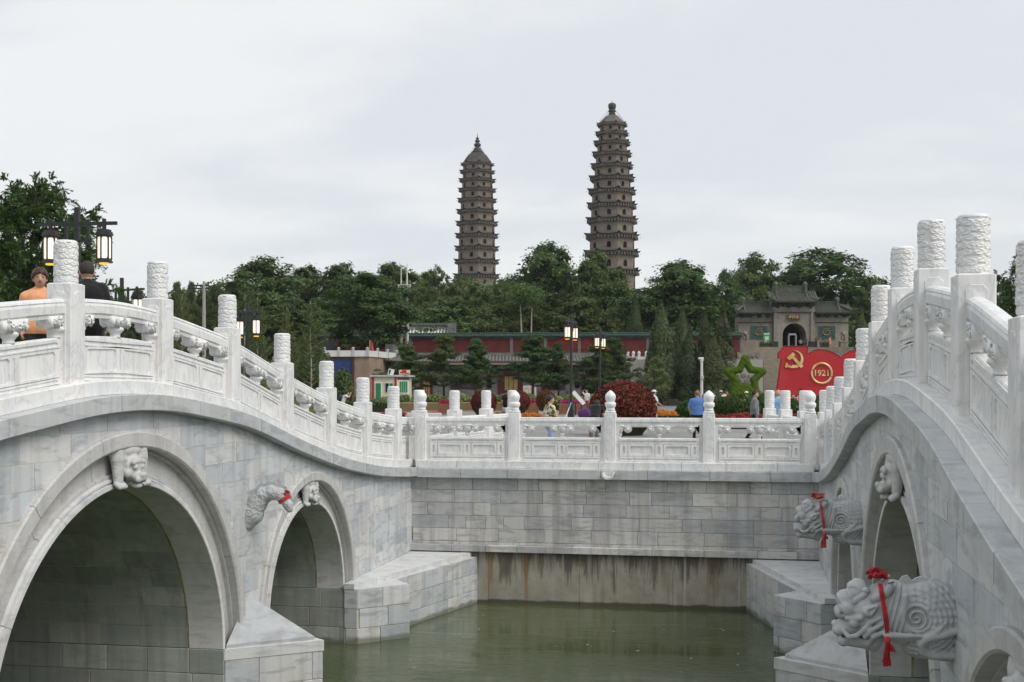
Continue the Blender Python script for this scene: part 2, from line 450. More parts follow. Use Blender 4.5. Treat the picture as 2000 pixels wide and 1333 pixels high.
def block_face(parent, name, mat, p0, p1, z0, z1, nrm, ch=0.285, lens=(0.42, 1.0), seed=1, proud=0.0, gap=0.008, thick=0.08, top=None):
    """courses of ashlar blocks on a vertical plane from p0 to p1 (xy), each block its own object"""
    rnd = random.Random(seed)
    p0 = Vector(p0); p1 = Vector(p1); L = (p1-p0).length; d = (p1-p0)/L; nrm = Vector(nrm[:2]).normalized()
    z = z1; row = 0
    while z > z0+0.02:
        zb = max(z0, z-ch)
        if zb-z0 < 0.06: zb = z0
        s = -rnd.uniform(0, lens[1]); 
        while s < L:
            w = rnd.choice(lens)*rnd.uniform(0.9, 1.1)
            a, b = max(s, 0), min(s+w, L)
            if L-b < 0.12: b = L; w = b-s+0.001
            if b-a > 0.05:
                pr = proud+rnd.uniform(0, 0.006); c = 0.006
                def W(t, o, zz): q = p0+d*t+nrm*o; return (q.x, q.y, zz)
                a2, b2, c2, d2 = a+gap/2, b-gap/2, zb+gap/2, z-gap/2
                v = [W(a2, -thick, c2), W(b2, -thick, c2), W(b2, -thick, d2), W(a2, -thick, d2),
                     W(a2, pr-c, c2), W(b2, pr-c, c2), W(b2, pr-c, d2), W(a2, pr-c, d2),
                     W(a2+c, pr, c2+c), W(b2-c, pr, c2+c), W(b2-c, pr, d2-c), W(a2+c, pr, d2-c)]
                f = [(8, 9, 10, 11)]+[(i, (i+1) % 4, (i+1) % 4+4, i+4) for i in range(4)]+[(i+4, (i+1) % 4+4, (i+1) % 4+8, i+8) for i in range(4)]+[(3, 2, 1, 0)]
                obj(name, fixn(mesh(name, v, f)), mat, parent)
            s += w
        z = zb; row += 1

# ---- canal wall, far side
cw = thing('canal_wall', 'grey marble block canal wall with stained concrete footing above green water', 'canal wall', ((XL+XR)/2, YF, ZW))
CWI = Vector((-(XL+XR)/2, -YF, -ZW))
def inpar(o, off):   # meshes given in world space under a parent that only moves
    o.location = off
    return o
mb = MB(); mb.box(XL-1.0, XR+1.0, YF+0.015, YF+0.5, -2.0, -0.3)
inpar(mb.build('mortar_backing', M['darkmortar'], cw), CWI)
n0 = len(bpy.data.objects)
before = set(bpy.data.objects)
block_face(cw, 'stone_block', M['wallblock'], (XL-0.02, YF), (XR+0.02, YF), -1.89, -0.37, (0, -1, 0), 0.29, (0.44, 0.98, 1.02), 5)
def seg_stones(parent, name, mat, x0, x1, ya, yb, z0, z1, lens, seed, gap=0.006, c=0.008):
    rnd = random.Random(seed); x = x0
    while x < x1-0.05:
        w = min(rnd.uniform(*lens), x1-x)
        if x1-x-w < 0.25: w = x1-x
        b = MB(); j = rnd.uniform(-.003, .003)
        b.cbox(x+gap/2, x+w-gap/2, ya+j, yb, z0, z1+j*0.6, c)
        b.build(name, mat, parent); x += w
seg_stones(cw, 'coping_stone', M['coping'], XL+0.16, XR-0.16, YF-0.16, YF+0.35, -0.378, -0.172, (0.9, 1.35), 3)
seg_stones(cw, 'ledge_stone', M['wallblock'], XL-0.02, XR+0.02, YF-0.13, YF+0.30, -2.03, -1.885, (0.7, 1.3), 9)
mb = MB()
for i in range(5):
    x0 = -7.6+i*2.05
    mb.box(x0, x0+2.045, YF-0.02+0.004*(i % 2), YF+0.5, -5.0, -2.034)
conc = mb.build('concrete_footing', M['concrete'], cw)
conc['kind'] = 'stuff'
# small drain spout under the coping
mb = MB()
pts = [(math.cos(t)*0.13, math.sin(t)*0.11) for t in np.linspace(math.pi, 2*math.pi, 9)]
inn = [(math.cos(t)*0.10, math.sin(t)*0.08) for t in np.linspace(2*math.pi, math.pi, 9)]
sx = at(1187, 26.9).x
loop = [(sx+a, -0.22+b) for a, b in pts+inn]
k = len(loop)
mb.add([(x, YF-0.38, z) for x, z in loop]+[(x, YF+0.1, z) for x, z in loop], [(i, (i+1) % k, (i+1) % k+k, i+k) for i in range(k)]+[(i, i+1, k-2-i, k-1-i) for i in range(8)])
mb.add([(x, YF-0.41, z-0.035) for x, z in loop]+[(x, YF-0.37, z-0.035) for x, z in loop], [(i, (i+1) % k, (i+1) % k+k, i+k) for i in range(k)]+[(i, i+1, k-2-i, k-1-i) for i in range(8)])
mb.build('drain_spout', M['white'], cw)
for o in set(bpy.data.objects)-before:
    if o.parent is cw and o.type == 'MESH': o.location = CWI

# near wall of the canal (under the viewpoint)
nw = thing('near_canal_wall', 'grey marble canal wall on the near bank below the viewpoint', 'canal wall', ((XL+XR)/2, YN, ZW))
mb = MB(); mb.box(XL-1, XR+1, YN-0.4, YN, -5.5, -0.17); mb.box(XL+0.2, XR-0.2, YN-0.3, YN+0.15, -0.375, -0.172)
inpar(mb.build('wall_face', M['pale'], nw), Vector((-(XL+XR)/2, -YN, -ZW)))

# ------------------------------------------------------------------ carved post heads (cloud drum), shared
def cloud_head(rad=0.135, h=0.495, nt=108, nz=84):
    v = []; prof = []
    rn = random.Random(31)
    rows = 7; rh = h*0.90/rows
    lobes = []
    for r in range(rows+1):
        a = rn.uniform(0, 1)
        while a < 7:                      # uneven cloud lobes round each row
            w = rn.uniform(0.55, 1.0); lobes.append((r, (a+w/2)/7*2*math.pi, w/7*math.pi, rn.uniform(-0.012, 0.014), rn.uniform(0.8, 1.25), rn.choice((-1, 1)))); a += w*0.80
    def relief(t, z):
        if z < 0.015*h or z > 0.94*h: return 0.0
        val = 0.0
        for r, tc_, hw, dz0, amp, sg_ in lobes:
            zc = 0.035+r*rh+dz0
            if abs(z-zc) > 0.06: continue
            dt = (t-tc_+math.pi) % (2*math.pi)-math.pi
            if abs(dt) > hw*1.3: continue
            x = dt*rad; q = math.hypot(x/(hw*rad*1.15), (z-zc)/0.034)
            if q < 1.0:
                a = math.atan2(z-zc, x*sg_)
                sc = 1.0+0.10*math.sin(5*a)
                q2 = q/sc
                curl = math.cos(q2*9.0-a)
                v_ = amp*(0.010*max(0, 1-q2**5)**0.5+0.0045*curl*(1 if q2 < 0.92 else 0))
                val = max(val, v_)
        return val
    zs = list(np.linspace(0, h*0.95, nz))
    for z in zs:
        for i in range(nt):
            t = 2*math.pi*i/nt
            r = rad-0.012+relief(t, z)
            v.append((r*math.cos(t), r*math.sin(t), z))
    for q, (rr, zz) in enumerate([(0.97, 0.962), (0.93, 0.978), (0.84, 0.990), (0.6, 0.997), (0.3, 1.0)]):
        for i in range(nt):
            t = 2*math.pi*i/nt; rib = 1-0.012*(i % 3 == 0)
            v.append(((rad-0.008)*rr*rib*math.cos(t), (rad-0.008)*rr*rib*math.sin(t), h*zz))
    n = nz+5
    f = [(j*nt+i, j*nt+(i+1) % nt, (j+1)*nt+(i+1) % nt, (j+1)*nt+i) for j in range(n-1) for i in range(nt)]
    f.append(tuple(range((n-1)*nt, n*nt)))
    return mesh('cloud_head', v, f, True)
HEAD = cloud_head(); HEAD.materials.append(M['white2'])
HSH = 1.135   # shaft height
def plate(mb, c0, c1, v0, v1, f, ch):
    """thin raised plate with clipped top corners; f maps (u,v,d) to a point"""
    pl = [(c0, v0), (c1, v0), (c1, v1-ch), (c1-ch*0.6, v1-ch*0.6), (c1-ch, v1), (c0+ch, v1), (c0+ch*0.6, v1-ch*0.6), (c0, v1-ch)]
    n = len(pl); e = 0.008
    cu, cv = (c0+c1)/2, (v0+v1)/2
    pin = [(u+(e if u < cu else -e), w+(e if w < cv else -e)) for u, w in pl]
    mb.add([f(u, w, -0.005) for u, w in pl]+[f(u, w, 0.007) for u, w in pin], [tuple(range(n, 2*n))]+[(i, (i+1) % n, (i+1) % n+n, i+n) for i in range(n)])
def shaft_mesh(w=0.31, h=HSH):
    b = MB(); hw = w/2
    b.cbox(-hw, hw, -hw, hw, -0.05, h, 0.014)
    for ax, sg in ((0, 1), (0, -1), (1, 1), (1, -1)):
        def f(u, v, d, ax=ax, sg=sg):
            return (sg*(hw+d), u, v) if ax == 0 else (u, sg*(hw+d), v)
        plate(b, -w*0.30, w*0.30, 0.05, h-0.09, f, 0.035)
    return b.mesh('shaft')
SHAFT = shaft_mesh(); SHAFT.materials.append(M['white'])

def vase_mb(rad, z0, z1, n=14):
    b = MB(); k = z1-z0
    b.lathe([(rad*0.62, z0), (rad*0.60, z0+k*0.10), (rad*0.56, z0+k*0.28), (rad*0.74, z0+k*0.45), (rad*0.98, z0+k*0.62), (rad*1.0, z0+k*0.74), (rad*0.86, z0+k*0.88), (rad*0.6, z0+k)], n)
    return b
def leaf_bracket(w, z0, z1, dep, seed=0, half=0):
    """carved acanthus bracket between baluster and rail: grooved underside and curled ends"""
    rnd = random.Random(seed); b = MB(); n = 16; m = 7
    lo, hi = (-w, w) if half == 0 else ((0, w) if half > 0 else (-w, 0))
    v = []
    for j in range(m+1):
        y = -dep+2*dep*j/m
        for i in range(n+1):
            x = lo+(hi-lo)*i/n; q = abs(x)/w
            zc = z0 + (z1-z0)*(0.55*q**2.2) - 0.045*math.exp(-((q-0.80)/0.13)**2)
            bl = 0.012*math.sin(x*95+y*30)*(abs(y)/dep > 0.6)
            v.append((x, y*(1+0.06*math.sin(x*60))+bl*0.4, zc+0.010*math.sin(y*90)))
    for j in range(m+1):
        y = -dep+2*dep*j/m
        for i in range(n+1):
            x = lo+(hi-lo)*i/n
            v.append((x, y*(1+0.05*math.sin(x*85+1)), z1))
    S = (n+1)*(m+1); f = []
    for j in range(m):
        for i in range(n):
            a = j*(n+1)+i
            f.append((a, a+n+1, a+n+2, a+1)); f.append((a+S, a+1+S, a+n+2+S, a+n+1+S))
    for i in range(n):
        f.append((i, i+1, i+1+S, i+S)); a = m*(n+1)+i; f.append((a+1, a, a+S, a+1+S))
    for j in range(m):
        a = j*(n+1); f.append((a+n+1, a, a+S, a+n+1+S)); a += n; f.append((a, a+n+1, a+n+1+S, a+S))
    b.add(v, f)
    # carved lobes on both faces
    for sg in (-1, 1):
        for q in range(11):
            x = rnd.uniform(lo*0.9, hi*0.9); z = rnd.uniform(z0+0.03, z1-0.01); r = rnd.uniform(0.018, 0.034)
            st = []
            for t in np.linspace(0, 5.5, 9):
                rr = r*(1-t/7.0); st.append((x+rr*math.cos(t+q), sg*(dep+0.006), z+rr*math.sin(t+q)))
            b.tube(st, [0.010-0.0007*i for i in range(9)], 5)
    return b

def panel(parent, A, B, zf, half_len_end=0.155, style='bridge', seed=0):
    """one carved marble panel between two posts; A,B post centres (xy), zf(t) foot height along it"""
    A = Vector(A); B = Vector(B); L = (B-A).length; d = (B-A)/L; nn = Vector((-d.y, d.x))
    e = half_len_end
    def W(s, dd, v):
        q = A+d*s+nn*dd
        return (q.x, q.y, zf(s/L)+v)
    s0, s1 = e-0.01, L-e+0.01
    N = 8
    def strip(mb, sa, sb, prof, closed=True):
        k = len(prof); v = []
        for i in range(N+1):
            s = sa+(sb-sa)*i/N
            v += [W(s, dd, vv) for dd, vv in prof]
        f = [(i*k+j, i*k+(j+1) % k, (i+1)*k+(j+1) % k, (i+1)*k+j) for i in range(N) for j in range(k)]
        f += [tuple(range(k-1, -1, -1)), tuple(range(N*k, (N+1)*k))]
        mb.add(v, f)
    # slab with stiles: the panel body
    b = MB(); th = 0.052
    strip(b, s0, s1, [(-th, -0.03), (th, -0.03), (th, 0.515), (th-0.012, 0.527), (-th+0.012, 0.527), (-th, 0.515)])
    sw = 0.085
    for sa, sb in ((s0, s0+sw), (s1-sw, s1)):
        q = []
        for s in (sa, sb):
            q += [W(s, -th-0.004, 0.0), W(s, th+0.004, 0.0), W(s, th+0.004, 0.87), W(s, -th-0.004, 0.87)]
        b.add(q, [(0, 1, 2, 3), (7, 6, 5, 4), (0, 4, 5, 1), (1, 5, 6, 2), (2, 6, 7, 3), (3, 7, 4, 0)])
    body = b.build('panel_body', M['white'], parent)
    fr = MB(); pr = 0.016 if style == 'bridge' else 0.030
    def ring(o, i_, ch, sg):
        (a0, a1, v0, v1), (c0, c1, w0, w1) = o, i_
        inner = [(c0+ch, w0), (c1-ch, w0), (c1, w0+ch), (c1, w1-ch), (c1-ch, w1), (c0+ch, w1), (c0, w1-ch), (c0, w0+ch)]
        outer = [(c0+ch, v0), (c1-ch, v0), (a1, w0+ch), (a1, w1-ch), (c1-ch, v1), (c0+ch, v1), (a0, w1-ch), (a0, w0+ch)]
        cor = [(a0, v0), (a1, v0), (a1, v1), (a0, v1)]
        D1, D0 = sg*(th+pr), sg*(th-0.004)
        v = [W(s, D1, z) for s, z in inner]+[W(s, D1, z) for s, z in outer]+[W(s, D1, z) for s, z in cor]+[W(s, D0, z) for s, z in inner]+[W(s, D0, z) for s, z in cor]
        f = [(0, 1, 9, 8), (2, 3, 11, 10), (4, 5, 13, 12), (6, 7, 15, 14), (1, 2, 10, 17, 9), (3, 4, 12, 18, 11), (5, 6, 14, 19, 13), (7, 0, 8, 16, 15)]
        f += [(20+i, 20+(i+1) % 8, (i+1) % 8, i) for i in range(8)]
        f += [(16+i, 16+(i+1) % 4, 28+(i+1) % 4, 28+i) for i in range(4)]
        fr.add(v, f)
    a, z = s0+sw+0.01, s1-sw-0.01
    for sg in (1, -1):
        if style == 'bridge':
            m = (a+z)/2
            ring((a, z, 0.415, 0.512), (a+0.05, z-0.05, 0.432, 0.478), 0.012, sg)
            ring((a, m-0.035, 0.085, 0.405), (a+0.10, m-0.085, 0.11, 0.375), 0.03, sg)
            ring((m+0.035, z, 0.085, 0.405), (m+0.085, z-0.10, 0.11, 0.375), 0.03, sg)
            ring((m-0.033, m+0.033, 0.085, 0.405), (m-0.014, m+0.014, 0.115, 0.375), 0.010, sg)
            ring((a, z, 0.01, 0.075), (a+0.04, z-0.04, 0.025, 0.058), 0.012, sg)
        else:
            u = (z-a)
            ring((a, z, 0.40, 0.505), (a+0.04, z-0.04, 0.425, 0.468), 0.025, sg)
            ring((a, z, 0.005, 0.11), (a+0.04, z-0.04, 0.04, 0.078), 0.025, sg)
            cuts = [a, a+u*0.105, a+u*0.445, a+u*0.555, a+u*0.895, z]
            for i in range(5):
                c0, c1 = cuts[i]+0.004, cuts[i+1]-0.004
                if i % 2: ring((c0, c1, 0.115, 0.395), (c0+0.045, c1-0.045, 0.165, 0.345), 0.025, sg)
                else: mm = (c0+c1)/2; ring((c0, c1, 0.115, 0.395), (mm-0.026, mm+0.026, 0.165, 0.345), 0.024, sg)
    o = fr.build('carved_frame', M['white'], parent)
    if style == 'bridge':
        jn = MB()
        for sa in (e-0.004, L-e-0.010):
            q = []
            for s in (sa, sa+0.014): q += [W(s, -th-0.007, 0.0), W(s, th+0.007, 0.0), W(s, th+0.007, 0.80), W(s, -th-0.007, 0.80)]
            jn.add(q, [(0, 1, 2, 3), (7, 6, 5, 4), (0, 4, 5, 1), (1, 5, 6, 2), (2, 6, 7, 3), (3, 7, 4, 0)])
        jn.build('mortar_joint', M['mortar'], parent)['kind'] = 'stuff'
    # handrail
    b = MB()
    if style == 'bridge':
        strip(b, s0, s1, [(-0.055, 0.742), (0.055, 0.742), (0.062, 0.778), (0.050, 0.785), (0.080, 0.80), (0.084, 0.885), (0.074, 0.915), (0.082, 0.925), (0.070, 0.950), (0.035, 0.965), (-0.035, 0.965), (-0.070, 0.950), (-0.082, 0.925), (-0.074, 0.915), (-0.084, 0.885), (-0.080, 0.80), (-0.050, 0.785), (-0.062, 0.778)])
    else:
        strip(b, s0, s1, [(-0.045, 0.765), (0.045, 0.765), (0.055, 0.80), (0.060, 0.865), (0.078, 0.88), (0.078, 0.925), (0.060, 0.945), (0.070, 0.953), (0.050, 0.972), (-0.050, 0.972), (-0.070, 0.953), (-0.060, 0.945), (-0.078, 0.925), (-0.078, 0.88), (-0.060, 0.865), (-0.055, 0.80)])
    b.build('handrail', M['white'], parent)
    ang = math.atan2(d.y, d.x)
    def place(mb, name, s, slope=True):
        q = A+d*s; zz = zf(s/L)
        sl = (zf(min(1, (s+0.1)/L))-zf(max(0, (s-0.1)/L)))/0.2 if slope else 0
        Mx = Matrix.Translation((q.x, q.y, zz)) @ Matrix.Rotation(ang, 4, 'Z') @ Matrix(((1, 0, 0, 0), (0, 1, 0, 0), (sl, 0, 1, 0), (0, 0, 0, 1)))
        mb.xf(Mx)
        return mb.build(name, M['white2'], parent, smooth=True)
    for q, s in enumerate((s0+sw+0.0, (s0+s1)/2, s1-sw-0.0)):
        hf = (1, 0, -1)[q]
        if style == 'bridge':
            v = vase_mb(0.105, 0.522, 0.665)
            w = leaf_bracket(0.235, 0.642, 0.775, 0.088, seed+q, hf)
        else:
            v = vase_mb(0.062, 0.522, 0.64)
            w = scroll_bracket(0.275, 0.625, 0.81, 0.058, hf)
        place(v, 'baluster', s, False)
        o = place(w, 'carved_bracket', s)
def scroll_bracket(w, z0, z1, dep, half=0):
    """cloud shaped bracket with two curling ends"""
    b = MB(); k = 14
    sides = (-1, 1) if half == 0 else (half,)
    pl = [(0.045, z0), (0.075, z0+0.06), (0.10, z1-0.05), (0.10, z1+0.01)]
    left = [(-x, z) for x, z in reversed(pl)]
    body = [p for p in pl]+left if half == 0 else ([(0, z0)]+pl+[(0, z1+0.01)] if half > 0 else left+[(0, z1+0.01), (0, z0)])
    n = len(body)
    b.add([(x, -dep, z) for x, z in body]+[(x, dep, z) for x, z in body], [tuple(range(n)), tuple(range(2*n-1, n-1, -1))]+[(i, (i+1) % n, (i+1) % n+n, i+n) for i in range(n)])
    for sg in sides:
        cx, cz, r = sg*(w-0.088), z0+0.092, 0.084
        for rr, dd in ((r, dep+0.002), (r*0.72, dep+0.010), (r*0.36, dep+0.018)):
            pts = [(cx+rr*math.cos(t), cz+rr*math.sin(t)) for t in np.linspace(0, 2*math.pi, k, endpoint=False)]
            b.add([(x, -dd, z) for x, z in pts]+[(x, dd, z) for x, z in pts], [tuple(range(k)), tuple(range(2*k-1, k-1, -1))]+[(i, (i+1) % k, (i+1) % k+k, i+k) for i in range(k)])
        for y in (-dep-0.006, dep+0.006):
            pts = []
            for t in np.linspace(0.0, 1.0, 12):
                x = sg*(0.02+(w-0.05-0.02)*t); z = z1-0.02-0.06*t*t
                pts.append((x, y, z))
            b.tube(pts, 0.010, 5)
            st = [(cx+r*(1-t/9.0)*math.cos(t if sg > 0 else math.pi-t), y+0.006*(1 if y > 0 else -1), cz+r*(1-t/9.0)*math.sin(t)) for t in np.linspace(0, 8.0, 20)]
            b.tube(st, 0.006, 5)
    return b

def post(parent, x, y, z, rz=0.0):
    p = obj('balustrade_post', SHAFT, None, parent, (x, y, z), (0, 0, rz))
    obj('cloud_head', HEAD, None, p, (0, 0, HSH), (0, 0, random.random()*6))
    return p

# ------------------------------------------------------------------ a bridge
def sweep_y(mb, prof, y0, y1, X, n=4, zf=None):
    """prof (o,z) swept along y; z relative to zf(y)"""
    v = []; k = len(prof)
    for i in range(n+1):
        y = y0+(y1-y0)*i/n
        v += [(X(o), y, (zf(y) if zf else 0)+z) for o, z in prof]
    f = [(i*k+j, i*k+(j+1) % k, (i+1)*k+(j+1) % k, (i+1)*k+j) for i in range(n) for j in range(k)]
    f += [tuple(range(k-1, -1, -1)), tuple(range(n*k, (n+1)*k))]
    mb.add(v, f)

ARCH = [(YM, 2.84, 2.59, 0.66), (YM+6.5, 1.87, 1.78, 0.55), (YM-6.3, 1.87, 1.78, 0.55)]
def low(y, extra=0.0):
    z = -2.30
    for yc, a, b, t in ARCH:
        q = (y-yc)/(a+t+extra)
        if abs(q) < 1: z = max(z, ZS+(b+t+extra)*math.sqrt(1-q*q))
    return z
def build_bridge(xf, sg, label, bal_label, ymin, seed):
    X = lambda o: xf+sg*o
    root = thing('stone_bridge', label, 'bridge', (xf-sg*5, YM, ZW))
    off = Vector((-(xf-sg*5), -YM, -ZW))
    start = set(bpy.data.objects)
    rnd = random.Random(seed)
    # --- spandrel backing (mortar) and deck
    b = MB(); ys = np.arange(YN, YF+0.01, 0.1)
    for y0, y1 in zip(ys[:-1], ys[1:]):
        q = []
        for y in (y0, y1):
            zl = low(y, -0.10); zu = P(y)-0.37
            q += [(X(-0.0015), y, min(zl, zu-0.02)), (X(-0.0015), y, zu)]
        b.add(q, [(0, 2, 3, 1)])
    wall = b.build('spandrel_wall', M['mortar'], root, fix=False)
    b = MB(); sweep_y(b, [(-0.44, -0.17), (-10, -0.17), (-10, -0.6), (-0.44, -0.6)], -1.5, 31.0, X, 70, P)
    b.build('deck', M['paving'], root)
    b = MB(); sweep_y(b, [(-9.95, -0.5), (-10.2, -0.5), (-10.2, -4.0), (-9.95, -4.0)], YN, 9.3, X, 8, lambda y: 0.0)
    sweep_y(b, [(-9.95, -0.5), (-10.2, -0.5), (-10.2, -4.0), (-9.95, -4.0)], 18.8, YF, X, 8, lambda y: 0.0)
    b.build('far_side_wall', M['darkmortar'], root)
    # --- spandrel blocks: courses cut to the arches and to the coping
    ch = 0.288; z = 1.40; row = 0
    while z > -2.3:
        zb = z-ch; y = ymin-rnd.uniform(0, 0.9)
        while y < YF:
            w = rnd.choice((0.46, 0.72, 0.95, 1.02))*rnd.uniform(0.92, 1.08)
            y0, y1 = max(y+0.0045, ymin), min(y+w-0.0045, YF-0.0045)
            if YF-y1 < 0.2: y1 = YF-0.004; w = YF-y
            if y1-y0 > 0.06:
                n = max(2, int((y1-y0)/0.07)); run = []
                def flush(run):
                    if len(run) < 2: return
                    pr = rnd.uniform(0.0005, 0.006)
                    up = [(X(pr), q[0], q[2]) for q in run]; dn = [(X(pr), q[0], q[1]) for q in run]
                    # drop points that are collinear on straight joints
                    def slim(c):
                        r = [c[0]]
                        for i in range(1, len(c)-1):
                            if abs((c[i][2]-r[-1][2])*(c[i+1][1]-c[i][1])-(c[i+1][2]-c[i][2])*(c[i][1]-r[-1][1])) > 1e-6: r.append(c[i])
                        return r+[c[-1]]
                    dn, up = slim(dn), slim(up)
                    loop = dn+up[::-1]; k = len(loop)
                    back = [(X(-0.06), p[1], p[2]) for p in loop]
                    obj('stone_block', fixn(mesh('stone_block', loop+back, [tuple(range(k)), tuple(range(2*k-1, k-1, -1))]+[(i, i+k, (i+1) % k+k, (i+1) % k) for i in range(k)])), M['block'], wall)
                for i in range(n+1):
                    yy = y0+(y1-y0)*i/n
                    a, c = max(zb+0.004, low(yy)), min(z-0.004, P(yy)-0.37)
                    if c-a > 0.012: run.append((yy, a, c))
                    else: flush(run); run = []
                flush(run)
            y += w
        z = zb; row += 1
    # --- coping (grey cornice) in stones along the deck line
    y = -0.4
    cop = []
    while y < YF-0.16:
        w = rnd.uniform(0.95, 1.25); y1 = min(y+w, YF-0.16+0.001)
        if YF-0.16-y1 < 0.3: y1 = YF-0.16+0.001
        b = MB(); j = rnd.uniform(-0.004, 0.004)
        sweep_y(b, [(-0.30, -0.378), (0.15+j, -0.378), (0.165+j, -0.365), (0.165+j, -0.180), (0.155+j, -0.172), (-0.30, -0.172)], y+0.003, y1-0.003, X, 4, P)
        b.build('coping_stone', M['coping'], root); y = y1
    # --- arch rings
    for ai, (yc, a, bb, t) in enumerate(ARCH):
        if yc+a < ymin: continue
        k = t/0.66
        secs = (('hood_stone', M['voussoir'], [(0.46*k, -0.2), (0.66*k, -0.2), (0.66*k, 0.045), (0.64*k, 0.065), (0.485*k, 0.065), (0.46*k, 0.045)], 7),
                ('voussoir', M['voussoir'], [(0.125*k, -0.3), (0.46*k, -0.3), (0.46*k, -0.065), (0.42*k, -0.065), (0.415*k, -0.125), (0.165*k, -0.125), (0.16*k, -0.085), (0.125*k, -0.085)], 7),
                ('arch_moulding', M['pale'], [(0.0, -0.55), (0.125*k, -0.55), (0.125*k, -0.10), (0.105*k, -0.055), (0.080*k, -0.055), (0.075*k, -0.085), (0.065*k, -0.085), (0.06*k, -0.02), (0.01, -0.02), (0.0, -0.03)], 6))
        for r0, r1, o1 in ((0.475*k, 0.645*k, 0.055), (0.135*k, 0.45*k, -0.131), (0.012, 0.054*k, -0.027)):   # mortar in the joints of the ring
            b = MB(); m = 84; v = []; prof = [(r0, -0.28), (r1, -0.28), (r1, o1), (r0, o1)]
            for i in range(m+1):
                th = math.pi*i/m
                for r, o in prof: v.append((X(o), yc+(a+r)*math.cos(th), ZS+(bb+r)*math.sin(th)))
            b.add(v, [(i*4+j, i*4+(j+1) % 4, (i+1)*4+(j+1) % 4, (i+1)*4+j) for i in range(m) for j in range(4)])
            b.build('ring_mortar', M['mortar'], wall)
        b = MB(); m = 30; v = []                             # mossy seam where the ring meets the vault
        for i in range(m+1):
            th = math.pi*i/m; ww_ = 0.022+0.010*math.sin(i*2.3)
            for r, o in ((-0.010, -0.545-ww_), (-0.010, -0.545), (0.05, -0.545), (0.05, -0.545-ww_)): v.append((X(o), yc+(a+r)*math.cos(th), ZS+(bb+r)*math.sin(th)))
        b.add(v, [(i*4+j, i*4+(j+1) % 4, (i+1)*4+(j+1) % 4, (i+1)*4+j) for i in range(m) for j in range(4)])
        b.build('mossy_seam', M['moss_seam'], root)
        for nm, mat, prof, ns in secs:
            for q in range(ns):
                jg = 0.0045/a; t0, t1 = math.pi*q/ns+(jg if q else 0), math.pi*(q+1)/ns-(jg if q < ns-1 else 0)
                m = 10; v = []; kk = len(prof)
                for i in range(m+1):
                    th = t0+(t1-t0)*i/m
                    for r, o in prof:
                        v.append((X(o), yc+(a+r)*math.cos(th), ZS+(bb+r)*math.sin(th)))
                f = [(i*kk+j, i*kk+(j+1) % kk, (i+1)*kk+(j+1) % kk, (i+1)*kk+j) for i in range(m) for j in range(kk)]
                f += [tuple(range(kk-1, -1, -1)), tuple(range(m*kk, (m+1)*kk))]
                obj(nm, fixn(mesh(nm, v, f)), mat, wall)
        # vault lining: plain shell and coursed blocks on the side that shows
        b = MB(); m = 24
        for i in range(m):
            q = []
            for th in (math.pi*i/m, math.pi*(i+1)/m):
                y_, z_ = yc+(a+0.002)*math.cos(th), ZS+(bb+0.002)*math.sin(th)
                q += [(X(-0.556), y_, z_), (X(-10), y_, z_)]
            b.add(q, [(0, 1, 3, 2)])
        b.add([(X(-0.3), yc+a+0.03, ZS-0.01), (X(-10), yc+a+0.03, ZS-0.01), (X(-10), yc+a+0.03, -5), (X(-0.3), yc+a+0.03, -5)], [(0, 1, 2, 3)])
        b.add([(X(-0.3), yc-a-0.015, ZS), (X(-10), yc-a-0.015, ZS), (X(-10), yc-a-0.015, -5), (X(-0.3), yc-a-0.015, -5)], [(0, 1, 2, 3)])
        vault = b.build('vault', M['mortar'], root, fix=False)
        if ai == 2: continue
        nc = int(a*math.pi/2/0.34)+2
        dmax = 5.2 if sg > 0 else 1.6
        for c in range(nc):
            t0, t1 = (c)*0.34/a, (c+1)*0.34/a
            o = 0.56+ (rnd.uniform(0, 0.3) if c % 2 else 0.0)*0
            first = True
            while o < dmax:
                w = rnd.uniform(0.55, 0.95)*(0.6 if (first and c % 2) else 1); first = False
                o1 = o+w; v = []
                for rr in (rnd.uniform(-0.012, -0.004), 0.06):
                    for i in range(4):
                        th = t0+0.006/a+(t1-t0-0.012/a)*i/3
                        y_, z_ = yc+(a+rr)*math.cos(th), ZS+(bb+rr)*math.sin(th)
                        v += [(X(-o-0.004), y_, z_), (X(-o1+0.004), y_, z_)]
                f = []
                for i in range(3):
                    f += [(2*i, 2*i+1, 2*i+3, 2*i+2), (8+2*i+1, 8+2*i, 8+2*i+2, 8+2*i+3), (2*i, 2*i+2, 8+2*i+2, 8+2*i), (2*i+1, 8+2*i+1, 8+2*i+3, 2*i+3)]
                f += [(0, 8, 9, 1), (6, 7, 15, 14)]
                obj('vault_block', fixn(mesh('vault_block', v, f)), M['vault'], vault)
                o = o1
        # pier side wall below the springing
        yy = yc+a-0.03
        b0 = MB(); b0.add([(X(0.0), yy+0.012, -5), (X(-9.9), yy+0.012, -5), (X(-9.9), yy+0.012, ZS-0.004), (X(0.0), yy+0.012, ZS-0.004)], [(0, 1, 2, 3)])
        b0.add([(X(0.0), yy+0.012, ZS-0.004), (X(-9.9), yy+0.012, ZS-0.004), (X(-9.9), yy+0.06, ZS-0.004), (X(0), yy+0.06, ZS-0.004)], [(0, 1, 2, 3)])
        pw = b0.build('pier_wall', M['darkmortar'], root, fix=False)
        block_face(pw, 'pier_block', M['block'] if False else M['vault'], (X(-0.0), yy), (X(-dmax), yy), -3.7, ZS, (0, -1, 0), 0.36, (0.7, 1.0), seed+ai, thick=0.04)
